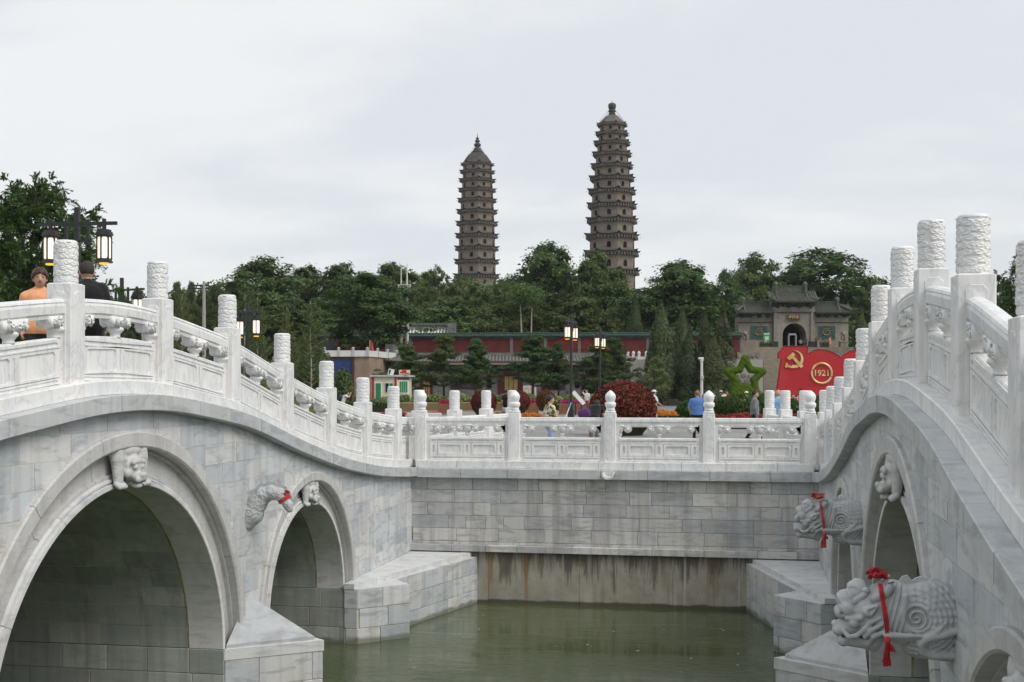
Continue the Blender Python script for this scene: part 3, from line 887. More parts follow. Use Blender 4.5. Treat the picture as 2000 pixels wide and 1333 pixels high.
    # --- cutwaters
    def cutwater(yc, side):
        cwt = []
        hw, pj = 0.91, 1.17
        tip = (pj, yc)
        b = MB(); poly = [(X(-0.05), yc-hw+0.02), (X(0.0), yc-hw+0.02), (X(pj-0.02), yc), (X(0.0), yc+hw-0.02), (X(-0.05), yc+hw-0.02)]
        b.prism(poly, -5, ZS-0.006)
        core = b.build('cutwater', M['mortar'], root)
        for (pa, pb, nr) in ((((0.0), yc-hw), (pj, yc), (sg*hw, -pj)), ((pj, yc), (0.0, yc+hw), (sg*hw, pj))):
            p0 = (X(pa[0] if isinstance(pa, tuple) else pa), pa[1] if isinstance(pa, tuple) else 0)
            p1 = (X(pb[0]), pb[1])
            block_face(core, 'pier_block', M['block'], p0, p1, -3.75, ZS-0.16, nr, 0.42, (0.62, 0.85), seed+int(yc*10), thick=0.02)
        # top course slab and pyramid cap
        b = MB(); e = 0.012
        b.prism([(X(0.0), yc-hw-e), (X(pj+e*1.6), yc), (X(0.0), yc+hw+e)], ZS-0.158, ZS)
        b.build('pier_slab', M['pale'], core)
        b = MB(); i_ = 0.06
        ap = (X(0.0), yc, ZS+0.62)
        base = [(X(0.0), yc-hw+i_), (X(pj-i_*2.2), yc), (X(0.0), yc+hw-i_)]
        b.add([(x, y_, ZS) for x, y_ in base]+[(x, y_, ZS+0.05) for x, y_ in base]+[ap, (X(0.0), yc-0.06, ZS+0.61), (X(0.05), yc, ZS+0.61), (X(0.0), yc+0.06, ZS+0.61)],
              [(2, 1, 0), (0, 1, 4, 3), (1, 2, 5, 4), (3, 4, 8, 7), (4, 5, 9, 8), (7, 8, 6), (8, 9, 6), (0, 3, 7, 6, 9, 5, 2)])
        b.build('pyramid_cap', M['coping'], core)
    cutwater(YM+3.74, 0)
    cutwater(YM-3.74, 0)
    # --- abutment nose and wing wall by the far bank
    ya = YM+6.5+1.87-0.05
    nose = [(0.0, ya), (0.26, ya), (1.06, ya+0.79), (0.61, ya+1.36), (1.54, YF+0.05), (0.0, YF+0.05)]
    b = MB(); b.prism([(X(o if o < 0.01 else o-0.02), y_+0.012) for o, y_ in nose], -5, ZS-0.008)
    core = b.build('abutment', M['mortar'], root)
    for i in (0, 1, 2, 3):
        (o0, y0), (o1, y1) = nose[i], nose[i+1]
        ex, ey = o1-o0, y1-y0
        block_face(core, 'pier_block', M['block'], (X(o0), y0), (X(o1), y1), -3.75, ZS-(0.0), (sg*ey, -ex), 0.37, (0.45, 0.62), seed+40+i, thick=0.02)
    b = MB(); b.prism([(X(o), y_) for o, y_ in nose], ZS-0.004, ZS+0.002)
    b.build('pier_slab', M['pale'], core)
    # raised apron slabs against the bridge face
    n = 6
    inn = [(0.03, ya+0.02), (1.40, YF-0.03)]
    for i in range(n):
        f0, f1 = i/n, (i+1)/n
        y0 = ya-0.02+(YF-ya)*f0; y1 = ya-0.02+(YF-ya)*f1
        w0, w1 = 0.20+1.20*f0, 0.20+1.20*f1
        b = MB(); b.prism([(X(0.0), y0+0.004), (X(w0), y0+0.004), (X(w1), y1-0.004), (X(0.0), y1-0.004)], ZS+0.003, ZS+0.10)
        b.build('apron_slab', M['pale'], core)
    # --- keep everything in the bridge's own space
    for o in set(bpy.data.objects)-start:
        if o.parent is root: o.location = off
    # ------------------------------------------------ balustrade: its own thing along the deck edge
    xp = xf-sg*0.235
    bal = thing('bridge_balustrade', bal_label, 'balustrade', (xp, YM, P(YM)))
    boff = Vector((-xp, -YM, -P(YM)))
    start = set(bpy.data.objects)
    pts = []
    for kx in range(-1 if sg > 0 else -2, 9):
        y = 10.73+2.263*kx
        pts.append((xp, y))
    for q, (ddx, y) in enumerate(((0.345, 31.06), (0.735, 33.2), (1.09, 35.2))):
        pts.append((xp+sg*ddx, y))
    for i, (x, y) in enumerate(pts):
        dd = Vector(pts[min(i+1, len(pts)-1)])-Vector(pts[max(i-1, 0)])
        post(bal, x, y, P(y), math.atan2(dd.y, dd.x)-math.pi/2)
    for i in range(len(pts)-1):
        A, B = Vector(pts[i]), Vector(pts[i+1])
        pn = bpy.data.objects.new('railing_panel', None); link(pn, bal)
        panel(pn, A, B, lambda t, A=A, B=B: P(A.y+(B.y-A.y)*t), style='bridge', seed=seed+i*3)
        # plinth stone under it
        dd = (B-A).normalized(); nn = Vector((-dd.y, dd.x)); b = MB(); v = []
        m = 6
        for j in range(m+1):
            t = -0.0+j/m; q = A+(B-A)*t
            t2 = min(max(t, 0.0015), 0.9985); q = A+(B-A)*t2
            for o, z_ in ((-0.225, -0.17), (0.225, -0.17), (0.225, -0.012), (0.213, 0.0), (-0.213, 0.0), (-0.225, -0.012)):
                p_ = q+nn*o; v.append((p_.x, p_.y, P(q.y)+z_+0.002))
        b.add(v, [(j*6+i2, j*6+(i2+1) % 6, (j+1)*6+(i2+1) % 6, (j+1)*6+i2) for j in range(m) for i2 in range(6)]+[tuple(range(5, -1, -1)), tuple(range(m*6, m*6+6))])
        b.build('plinth_stone', M['white'], bal)
    # drum stone closing the rail
    ex, ey = pts[-1]; b = MB()
    k = 20; prof = [(0.0, 0.0)]+[(0.62*math.cos(t)*(1 if t < 1.2 else 1), 0.85*math.sin(t)) for t in np.linspace(0, math.pi/2, 14)]
    ad = math.atan2(2.0, sg*0.36)
    v = []
    for w_ in (-0.055, 0.055):
        for r_, z_ in prof:
            v.append((ex+math.cos(ad)*(0.14+r_)-math.sin(ad)*w_, ey+math.sin(ad)*(0.14+r_)+math.cos(ad)*w_, P(ey)+z_))
    n_ = len(prof)
    b.add(v, [tuple(range(n_)), tuple(range(2*n_-1, n_-1, -1))]+[(i, i+n_, (i+1) % n_+n_, (i+1) % n_) for i in range(n_)])
    b.build('drum_stone', M['white'], bal)
    for o in set(bpy.data.objects)-start:
        if o.parent is bal:
            o.location = o.location+boff if o.name.startswith('balustrade_post') else boff
    return root, off, bal

BL, BLoff, BALL = build_bridge(XL, 1, 'humpbacked grey marble bridge on the left with a large lit arch and dragon tail', 'white marble balustrade climbing over the left bridge past the two people', 9.2, 11)
BR, BRoff, BALR = build_bridge(XR, -1, 'humpbacked grey marble bridge on the right with two dragon heads on its side', 'tall white marble balustrade over the right bridge with large carved posts', 4.2, 23)

# ------------------------------------------------------------------ balustrade on the canal wall
cb = thing('canal_balustrade', 'straight white marble balustrade with bud topped posts above the canal wall', 'balustrade', (-2.84, 27.45, 0))
coff = Vector((2.84, -27.45, 0))
def bud_post():
    w = 0.255; b = MB(); hw = w/2; h = 1.07
    b.cbox(-hw, hw, -hw, hw, -0.02, h, 0.012)
    for ax, sg in ((0, 1), (0, -1), (1, 1), (1, -1)):
        def f(u, v, d, ax=ax, sg=sg): return (sg*(hw+d), u, v) if ax == 0 else (u, sg*(hw+d), v)
        plate(b, -w*0.31, w*0.31, 0.03, h-0.06, f, 0.03)
    sh = b.mesh('shaft'); sh.materials.append(M['white'])
    b = MB()
    b.cbox(-0.113, 0.113, -0.113, 0.113, 0, 0.065, 0.02)
    b.lathe([(0.108, 0.065), (0.10, 0.085), (0.094, 0.10), (0.094, 0.125), (0.108, 0.14), (0.121, 0.155), (0.124, 0.20), (0.118, 0.235), (0.10, 0.245)], 28)
    n, m = 48, 22; v = []
    for j in range(m+1):
        t = j/m
        r = 0.088+0.030*math.sin(min(1, t*2.2)*math.pi/2) if t < 0.45 else 0.118*math.cos((t-0.45)/0.55*math.pi/2)**0.8+0.001
        z = 0.245+0.265*t
        for i in range(n):
            a = 2*math.pi*i/n
            g_ = 1-0.022*(0.5+0.5*math.cos(12*a+7*t))**3*min(1, 3*(1-t))
            v.append((r*g_*math.cos(a), r*g_*math.sin(a), z))
    b.add(v, [(j*n+i, j*n+(i+1) % n, (j+1)*n+(i+1) % n, (j+1)*n+i) for j in range(m) for i in range(n)]+[tuple(range(m*n, m*n+n))])
    hd = b.mesh('bud', True); hd.materials.append(M['white2'])
    return sh, hd
BSH, BHD = bud_post()
cxs = [-7.16+2.16*i for i in range(5)]
start = set(bpy.data.objects)
for x in cxs:
    p = obj('balustrade_post', BSH, None, cb, Vector((x, 27.45, 0))+coff)
    obj('lotus_bud', BHD, None, p, (0, 0, 1.07))
for i in range(4):
    pn = bpy.data.objects.new('railing_panel', None); link(pn, cb); pn.location = coff
    panel(pn, (cxs[i], 27.45), (cxs[i+1], 27.45), lambda t: 0.0, 0.128, 'canal', i*5)
before = set(bpy.data.objects)
seg_stones(cb, 'plinth_stone', M['white'], XL+0.10, XR-0.10, 27.19, 27.70, -0.168, 0.0, (0.75, 1.15), 17)
for o in set(bpy.data.objects)-before: o.location = coff
# the rail also meets both bridges
for xa, xb in ((XL-0.1, cxs[0]), (cxs[4], XR+0.1)):
    mb = MB(); mb.box(min(xa, xb)+0.0, max(xa, xb), 27.39, 27.51, 0.0, 0.52)
    mb.box(min(xa, xb), max(xa, xb), 27.38, 27.52, 0.80, 0.95)
    mb.build('closing_panel', M['white'], cb, loc=coff)
# ================================================================== carved animals on the bridges
_smin0 = smin
def pl_caps(F, X, Y, Z, pts, rads, k):
    for (a, b, ra, rb) in zip(pts[:-1], pts[1:], rads[:-1], rads[1:]):
        F = smin(F, cap(X, Y, Z, a, b, ra, rb), k)
    return F
def dragon_field(X, Y, Z):
    smin = lambda a, b, k: _smin0(a, b, k*0.55)
    c = lambda x, y: ((1345-x)*0.000734, (640-y)*0.000734)
    AY = np.abs(Y)
    def p3(x, y, w): a, z = c(x, y); return (a, w, z)
    def sph(x, y, w, r): a, z = c(x, y); return np.sqrt((X-a)**2+(AY-w)**2+(Z-z)**2)-r
    def cp(x0, y0, x1, y1, r0, r1, w0=0.0, w1=None, sq=1.0):
        w1 = w0 if w1 is None else w1
        return cap(X, AY*sq, Z, p3(x0, y0, w0*sq), p3(x1, y1, w1*sq), r0, r1)
    # neck and body
    F = cp(1420, 640, 1170, 620, 0.240, 0.240, sq=1.15)
    F = smin(F, ell(X, AY, Z, (c(1130, 0)[0], 0, c(0, 640)[1]), (0.30, 0.265, 0.295)), 0.08)
    F = smin(F, cp(1380, 930, 980, 900, 0.135, 0.13, 0.02, sq=1.0), 0.05)
    F = smin(F, cp(1000, 610, 740, 600, 0.245, 0.235, sq=1.12), 0.05)
    F = smin(F, cp(700, 520, 450, 600, 0.205, 0.17, sq=1.1), 0.05)
    a0, z0 = c(940, 610)
    rr = np.sqrt((X-a0)**2+(Z-z0)**2); th = np.arctan2(Z-z0, X-a0)
    # scales in rings round the spiral
    ring = (rr-0.10)/0.040
    seg = np.sin(th*(14+4*np.floor(ring)))
    sc = 0.0055*(np.clip(np.cos(2*np.pi*ring)*2, -1, 1))+0.0035*np.clip(seg*6, -1, 1)
    side = np.clip((AY-0.04)/0.08, 0, 1)
    m_sc = np.clip((rr-0.095)/0.02, 0, 1)*np.clip((0.36-X)/0.03, 0, 1)
    F = F - sc*m_sc*side
    sp = np.cos(rr/0.028*2*np.pi/1.6 - th)
    F = F - np.clip((0.098-rr)/0.02, 0, 1)*(0.016*np.clip(sp*2, -1, 1)-0.020)*side
    # mane strands sweeping down and back behind the cheek
    a1, z1 = c(760, 620)
    ms = np.clip((X-c(840, 0)[0])/0.03, 0, 1)*np.clip((c(610, 0)[0]-X)/0.03, 0, 1)
    F = F - ms*0.013*np.sin((X*0.9+0.25*Z)*165)*side
    for q in range(4):
        F = smin(F, cp(640+q*26, 800+q*18, 1010-q*55, 790+q*34, 0.030, 0.012, 0.20-0.02*q, 0.235-0.03*q), 0.012)
    F = smin(F, cp(830, 380, 800, 640, 0.028, 0.022, 0.195), 0.02)
    # muzzle, jaws
    F = smin(F, cp(470, 680, 210, 790, 0.135, 0.082, sq=1.0), 0.05)
    F = smin(F, cp(230, 900, 500, 880, 0.055, 0.10, 0.02), 0.03)
    F = smin(F, cp(470, 900, 530, 985, 0.075, 0.035, 0.03), 0.03)
    F = smin(F, sph(150, 805, 0.035, 0.046), 0.015)
    F = smin(F, sph(120, 745, 0.02, 0.03), 0.012)
    F = smin(F, sph(205, 915, 0.035, 0.050), 0.015)
    F = smin(F, sph(180, 610, 0.055, 0.052), 0.02)
    F = smin(F, sph(245, 560, 0.075, 0.070), 0.02)
    F = smin(F, sph(230, 470, 0.03, 0.075), 0.03)
    F = smin(F, sph(360, 365, 0.02, 0.088), 0.03)
    hx, hz_ = c(330, 400); hr = np.sqrt((X-hx)**2+(Z-hz_)**2+(AY*0.6)**2)
    F = F - 0.0045*np.sin(hr*230)*np.clip((X-c(470, 0)[0])/0.03, 0, 1)*np.clip((Z-c(0, 560)[1])/0.03, 0, 1)
    F = np.maximum(F, -(np.sqrt((X-c(185, 0)[0])**2+(AY-0.105)**2+(Z-c(0, 605)[1])**2)-0.018))
    # eye socket and eye
    a, z = c(305, 700)
    F = np.maximum(F, -(np.sqrt((X-a)**2+(AY-0.155)**2+(Z-z)**2)-0.055))
    F = smin(F, np.sqrt((X-a)**2+(AY-0.120)**2+(Z-z)**2)-0.044, 0.006)
    F = smin(F, cp(230, 655, 380, 640, 0.020, 0.022, 0.12, 0.15), 0.012)
    # mouth line cut
    F = np.maximum(F, -cap(X, AY*0.15, Z, p3(200, 862, 0.0), p3(430, 850, 0.0), 0.016, 0.022))
    # curling lip and whiskers
    F = pl_caps(F, X, AY, Z, [p3(205, 800, .10), p3(250, 850, .125), p3(330, 835, .14), p3(410, 760, .155), p3(480, 670, .165), p3(590, 620, .175)], [0.02, 0.02, 0.02, 0.022, 0.022, 0.016], 0.01)
    F = pl_caps(F, X, AY, Z, [p3(420, 840, .145), p3(470, 770, .16), p3(600, 690, .18)], [0.022, 0.024, 0.016], 0.012)
    F = pl_caps(F, X, AY, Z, [p3(450, 930, .10), p3(510, 830, .15), p3(620, 770, .18)], [0.024, 0.026, 0.018], 0.012)
    # ear
    F = smin(F, cp(450, 560, 545, 490, 0.050, 0.012, 0.165, 0.20), 0.012)
    F = np.maximum(F, -cp(465, 555, 540, 500, 0.020, 0.006, 0.205, 0.215))
    # flame curls on the shoulder
    F = pl_caps(F, X, AY, Z, [p3(1350, 720, .24), p3(1190, 770, .25), p3(1060, 800, .25), p3(985, 880, .20), p3(1010, 970, .17), p3(1110, 1010, .15), p3(1340, 1010, .14)], [0.03, 0.028, 0.03, 0.03, 0.03, 0.034, 0.03], 0.012)
    F = pl_caps(F, X, AY, Z, [p3(1090, 770, .25), p3(1150, 720, .262), p3(1225, 640, .26)], [0.026, 0.022, 0.010], 0.01)
    F = pl_caps(F, X, AY, Z, [p3(1110, 990, .155), p3(1150, 930, .165), p3(1195, 850, .19)], [0.024, 0.020, 0.008], 0.01)
    # trim at the wall
    return np.maximum(F, -(X+0.03))
dv, df = surfnet(dragon_field, (-0.05, -0.34, -0.42), (0.97, 0.34, 0.36), 0.0088)
DRAGON = npmesh('dragon_head', dv, df); DRAGON.materials.append(M['carved'])
def dragon_extra():
    c = lambda x, y: ((1345-x)*0.000734, (640-y)*0.000734)
    fin = MB(); top = []
    for x, y in ((790, 262), (830, 205), (885, 190), (935, 245), (975, 215), (1040, 196), (1100, 245), (1150, 215), (1200, 215), (1235, 270), (1290, 285), (1345, 300)):
        top.append(c(x, y))
    bot = [c(x, y) for x, y in ((1345, 420), (1200, 400), (1000, 350), (800, 330))]
    lp = top+bot; n = len(lp)
    fin.add([(a, -0.018, z) for a, z in lp]+[(a, 0.018, z) for a, z in lp], [tuple(range(n)), tuple(range(2*n-1, n-1, -1))]+[(i, (i+1) % n, (i+1) % n+n, i+n) for i in range(n)])
    horns = []
    for w in (-1, 1):
        h = MB(); p = lambda x, y, q: (c(x, y)[0], w*q, c(x, y)[1])
        h.tube([p(300, 500, .09), p(345, 450, .095), p(390, 415, .10), p(425, 385, .10), p(432, 355, .10)], [0.030, 0.030, 0.026, 0.026, 0.020], 10)
        h.lathe([(0.004, c(0, 385)[1]), (0.026, c(0, 368)[1]), (0.034, c(0, 345)[1]), (0.026, c(0, 322)[1]), (0.004, c(0, 308)[1])], 12, (c(432, 0)[0], w*0.10))
        h2 = MB(); h2.tube([p(480, 450, .13), p(560, 400, .15), p(640, 350, .16), p(690, 290, .16), p(690, 240, .155), p(670, 225, .15)], [0.03, 0.038, 0.040, 0.036, 0.030, 0.015], 10)
        horns.append((h.mesh('brow_horn', True), h2.mesh('horn', True)))
    fm = fin.mesh('dorsal_fin')
    return fm, horns
FIN, HORNS = dragon_extra()
for q in [FIN]+[h for p in HORNS for h in p]: q.materials.append(M['carved'])
def put_dragon(bridge, off, y, z):
    d = obj('dragon_head', DRAGON, None, bridge, Vector((XR, y, z))+off, (0, 0, math.pi))
    d['label'] = 'carved stone dragon head jutting from the bridge side'
    obj('dorsal_fin', FIN, None, d)
    for a, b in HORNS:
        obj('brow_horn', a, None, d); obj('horn', b, None, d)
    return d
put_dragon(BR, BRoff, YM-3.74, -0.205)
put_dragon(BR, BRoff, YM+3.74, -0.22)

def beast_field(X, Y, Z):
    smin = lambda a, b, k: _smin0(a, b, k*0.55)
    AY = np.abs(Y)
    def s(x, y, z, r): return np.sqrt((X-x)**2+(AY-y)**2+(Z-z)**2)-r
    F = ell(X, Y, Z, (0.02, 0, 0.45), (0.17, 0.26, 0.10))
    for q in range(5):
        F = smin(F, cap(X, AY, Z, (0.13, 0.02+0.055*q, 0.36), (0.08, 0.04+0.05*q, 0.52), 0.035, 0.026), 0.02)
    F = smin(F, cap(X, AY, Z, (0.08, 0.235, 0.43), (0.10, 0.235, 0.36), 0.095, 0.085), 0.03)
    F = smin(F, cap(X, AY, Z, (0.10, 0.235, 0.36), (0.12, 0.240, 0.12), 0.080, 0.062), 0.03)
    F = F - 0.0035*np.sin(Z*120+AY*60)*np.sin(Z*60-AY*130)*np.clip((AY-0.17)/0.03, 0, 1)
    for t in (-0.045, 0.0, 0.045):
        F = smin(F, cap(X, AY, Z, (0.12, 0.24+t, 0.085), (0.185, 0.24+t*1.15, 0.045), 0.034, 0.032), 0.010)
    F = smin(F, ell(X, Y, Z, (0.13, 0, 0.25), (0.13, 0.135, 0.17)), 0.03)
    F = smin(F, ell(X, Y, Z, (0.245, 0, 0.135), (0.095, 0.085, 0.075)), 0.02)
    F = smin(F, s(0.315, 0.022, 0.165, 0.035), 0.015)
    F = smin(F, s(0.28, 0.055, 0.115, 0.042), 0.015)
    F = smin(F, cap(X, AY, Z, (0.23, 0.02, 0.33), (0.245, 0.10, 0.315), 0.040, 0.030), 0.015)
    F = smin(F, s(0.245, 0.065, 0.262, 0.034), 0.006)
    F = smin(F, s(0.17, 0.115, 0.19, 0.055), 0.02)
    F = smin(F, ell(X, Y, Z, (0.21, 0, 0.04), (0.08, 0.065, 0.04)), 0.02)
    F = np.maximum(F, -cap(X, AY*0.3, Z, (0.34, 0, 0.085), (0.20, 0, 0.075), 0.014, 0.014))
    F = smin(F, cap(X, AY, Z, (0.12, 0.13, 0.33), (0.14, 0.20, 0.40), 0.035, 0.012), 0.012)
    for q in range(4):
        F = smin(F, s(0.10, 0.15+0.01*q, 0.30-0.065*q, 0.040), 0.012)
    return np.maximum(F, -(X+0.06))
bv, bf = surfnet(beast_field, (-0.10, -0.36, -0.02), (0.38, 0.36, 0.60), 0.0098)
BEAST = npmesh('beast_keystone', bv, bf); BEAST.materials.append(M['carved_pale'])
for root, off, xf, rz in ((BL, BLoff, XL-0.09, 0), (BR, BRoff, XR+0.09, math.pi)):
    for yc, zb, s in ((YM, 0.39, 1.0), (YM+6.5, -0.42, 0.85)) + (((YM-6.3, -0.42, 0.85),) if rz else ()):
        k = obj('beast_keystone', BEAST, None, root, Vector((xf, yc, zb))+off, (0, 0, rz), (s*0.84, s*1.28, s*1.04))
        k['label'] = 'carved crouching beast on the keystone of the arch'

# tail on the left bridge
TP = [(-0.08, 0, -0.38), (0.05, 0, -0.28), (0.13, 0, -0.12), (0.23, 0, 0.0), (0.36, 0, 0.045), (0.48, 0, 0.02), (0.57, 0, -0.06), (0.62, 0, -0.14), (0.645, 0, -0.20)]
TR = [0.180, 0.160, 0.138, 0.118, 0.102, 0.090, 0.078, 0.066, 0.050]
def tail_field(X, Y, Z):
    F = None
    s = 0.0; U = np.zeros_like(X); AL = np.zeros_like(X); B = np.full_like(X, 9.0)
    for a, b, ra, rb in zip(TP[:-1], TP[1:], TR[:-1], TR[1:]):
        d = np.array(b)-np.array(a); L = float(np.linalg.norm(d))
        t = np.clip(((X-a[0])*d[0]+(Z-a[2])*d[2])/L**2, 0, 1)
        f = np.sqrt((X-a[0]-t*d[0])**2+Y**2+(Z-a[2]-t*d[2])**2)-(ra+(rb-ra)*t)
        nv = ((X-a[0]-t*d[0])*(-d[2])+(Z-a[2]-t*d[2])*d[0])/L
        U = np.where(f < B, s+t*L, U); AL = np.where(f < B, np.arctan2(Y, nv), AL); B = np.minimum(B, f)
        F = f if F is None else smin(F, f, 0.03); s += L
    al = AL
    row = np.floor(U/0.066); fr = U/0.066-row; sa = al*4/np.pi+0.5*row
    ed = fr-0.55*np.abs(np.sin(np.pi*sa))
    F = F-0.014*np.exp(-np.where(ed < 0, ed+1, ed)*2.6)
    return np.maximum(F, -(X+0.03))
tv, tf = surfnet(tail_field, (-0.06, -0.2, -0.6), (0.72, 0.2, 0.18), 0.0095)
TAIL = npmesh('dragon_tail', tv, tf); TAIL.materials.append(M['carved'])
tl = obj('dragon_tail', TAIL, None, BL, Vector((XL, YM+3.74, 0.0))+BLoff)
tl['label'] = 'curled scaly stone dragon tail on the bridge side'
fb = MB(); up = []
nf = 30
for i in range(nf):
    t = i/(nf-1)*(len(TP)-2.2); k = int(t); u = t-k
    p = Vector(TP[k]).lerp(Vector(TP[k+1]), u); r = TR[k]+(TR[k+1]-TR[k])*u
    d = (Vector(TP[k+1])-Vector(TP[k])).normalized(); nrm = Vector((-d.z, 0, d.x))
    up.append((p+nrm*(r*0.85), p+nrm*(r+0.045+0.034*((i*0.27) % 1.0)*(1 if i < nf-2 else 0))))
v = [(q.x, w, q.z) for a, b in up for w in (-0.012, 0.012) for q in (a, b)]
f = []
for i in range(nf-1):
    a, b = 4*i, 4*i+4
    f += [(a, b, b+1, a+1), (a+2, a+3, b+3, b+2), (a+1, b+1, b+3, a+3)]
fb.add(v, f); fm = fb.mesh('dorsal_fin'); fm.materials.append(M['carved'])
obj('dorsal_fin', fm, None, tl)

# ------------------------------------------------------------------ red cloth ribbons
def m_cloth(name, col, var=0.35):
    t = NT(name); n = t.noise(t.objc(), 14, 4, 0.6)
    c = t.mix(t.ramp(n, [(0.3, 0), (0.7, 1)]), [x*(1-var) for x in col], [min(1, x*(1+var)) for x in col])
    t.bump(n, 0.4, 0.02); m = t.fin(c, 0.75, 0.15)
    t.p.inputs['Sheen Weight'].default_value = 0.2
    return m
M['ribbon'] = m_cloth('red_ribbon_cloth', (0.50, 0.035, 0.045))
M['ribbon_faded'] = m_cloth('faded_red_ribbon_cloth', (0.50, 0.10, 0.10))
def band(b, pts, ups, w, amp=0.0, seed=0):
    """cloth strip along pts with cross direction ups, folded lengthwise"""
    n = len(pts); m = 7; v = []
    for i in range(n):
        p = Vector(pts[i]); u = Vector(ups[i] if hasattr(ups[0], '__len__') else ups).normalized()
        d = (Vector(pts[min(i+1, n-1)])-Vector(pts[max(i-1, 0)])).normalized(); nr = d.cross(u)
        ww = w[i] if hasattr(w, '__len__') else w
        for j in range(m):
            s = j/(m-1)-0.5
            v.append(p+u*s*ww+nr*(amp*math.sin(s*14+seed+i*0.35)))
    k = len(v)
    v2 = [Vector(q)+Vector((0.002, 0.002, 0.003)) for q in v]
    f = []
    for i in range(n-1):
        for j in range(m-1):
            a = i*m+j; f += [(a, a+1, a+m+1, a+m), (a+k, a+m+k, a+m+1+k, a+1+k)]
    b.add(v+v2, f)
def dragon_ribbon(y, z, mat, seed, label):
    c = lambda x, y_: ((1345-x)*0.000734, (640-y_)*0.000734)
    rn = random.Random(seed)
    root = thing('red_ribbon', label, 'ribbon', (XR, y, z), math.pi, 'ribbons tied on the stone dragons')
    b = MB()
    a, zz = c(570, 225)
    for i in range(16):                                  # crumpled rosette on the crown
        t = rn.uniform(0, 6.28); L = rn.uniform(0.045, 0.10); el = rn.uniform(-0.25, 0.75)
        pts = []; p = Vector((a+rn.uniform(-.03, .03), 0.02+rn.uniform(-.05, .08), zz+0.0))
        for k in range(6):
            q = k/5
            pts.append(p+Vector((math.cos(t)*L*q, math.sin(t)*L*q, L*q*el+0.035*math.sin(q*3.1)+0.01*rn.random())))
        band(b, pts, (-math.sin(t), math.cos(t), rn.uniform(-.3, .3)), [0.03, 0.06, 0.075, 0.08, 0.07, 0.05], 0.010, rn.random()*6)
    b.build('rosette', mat, root, smooth=False, fix=False)
    b = MB()
    path = [(575, 260, .16), (582, 330, .205), (595, 420, .225), (610, 520, .235), (625, 620, .235), (638, 720, .225), (640, 830, .215)]
    pts = [Vector((c(x, y_)[0], w, c(x, y_)[1])) for x, y_, w in path]
    band(b, pts, (1, 0.1, 0), [0.035, 0.035, 0.036, 0.038, 0.04, 0.036, 0.022], 0.006, 1)
    b.build('hanging_band', mat, root, fix=False)
    b = MB()
    a, zz = c(640, 845); b.lathe([(0.008, zz+0.03), (0.024, zz+0.015), (0.027, zz-0.005), (0.020, zz-0.025)], 10, (a, 0.222))
    for i in range(6):
        L = rn.uniform(0.16, 0.22); sx = rn.uniform(-0.03, 0.035); sy = rn.uniform(-0.02, 0.02)
        if i == 5: L = 0.09; sx = -0.045
        pts = [Vector((a+sx*q+0.004*math.sin(q*9+i), 0.222+sy*q, zz-L*q)) for q in (0.05, 0.3, 0.6, 0.85, 1.0)]
        band(b, pts, (1, rn.uniform(-.8, .8), 0), [0.015, 0.028, 0.036, 0.04, 0.042], 0.007, rn.random()*6)
    b.build('tassel', mat, root, fix=False)
dragon_ribbon(YM-3.74, -0.205, M['ribbon'], 3, 'red ribbon with rosette and tassel on the nearer, larger dragon head')
dragon_ribbon(YM+3.74, -0.22, M['ribbon_faded'], 8, 'faded red ribbon on the farther dragon head below the balustrade')
rt = thing('red_ribbon', 'small red ribbon knot tied round the tip of the stone dragon tail', 'ribbon', (XL, YM+3.74, 0.0), 0, 'ribbons tied on the stone dragons')
b = MB(); n = 16; loop = []
p0, p1 = Vector(TP[6]), Vector(TP[7]); dd = (p1-p0).normalized(); u = Vector((0, 1, 0)); w = dd.cross(u)
for i in range(n+1):
    t = 2*math.pi*i/n; loop.append(p0+(u*math.cos(t)+w*math.sin(t))*0.104)
band(b, loop, [tuple(dd)]*len(loop), 0.05, 0.004, 0)
b.build('band', M['ribbon'], rt, fix=False)
b = MB(); rn = random.Random(5)
for i in range(14):
    t = rn.uniform(0, 6.28); e = rn.uniform(-0.8, 1.4); L = rn.uniform(0.03, 0.055)
    q0 = Vector((0.62, -0.06, 0.04)); dr = Vector((math.cos(t)*math.cos(e), math.sin(t)*math.cos(e), math.sin(e)))
    band(b, [q0+dr*L*s for s in (0, 0.35, 0.7, 1.0)], dr.cross(Vector((0.3, 0.2, 1))), [0.02, 0.04, 0.045, 0.03], 0.006, t)
b.build('knot', M['ribbon'], rt, fix=False)

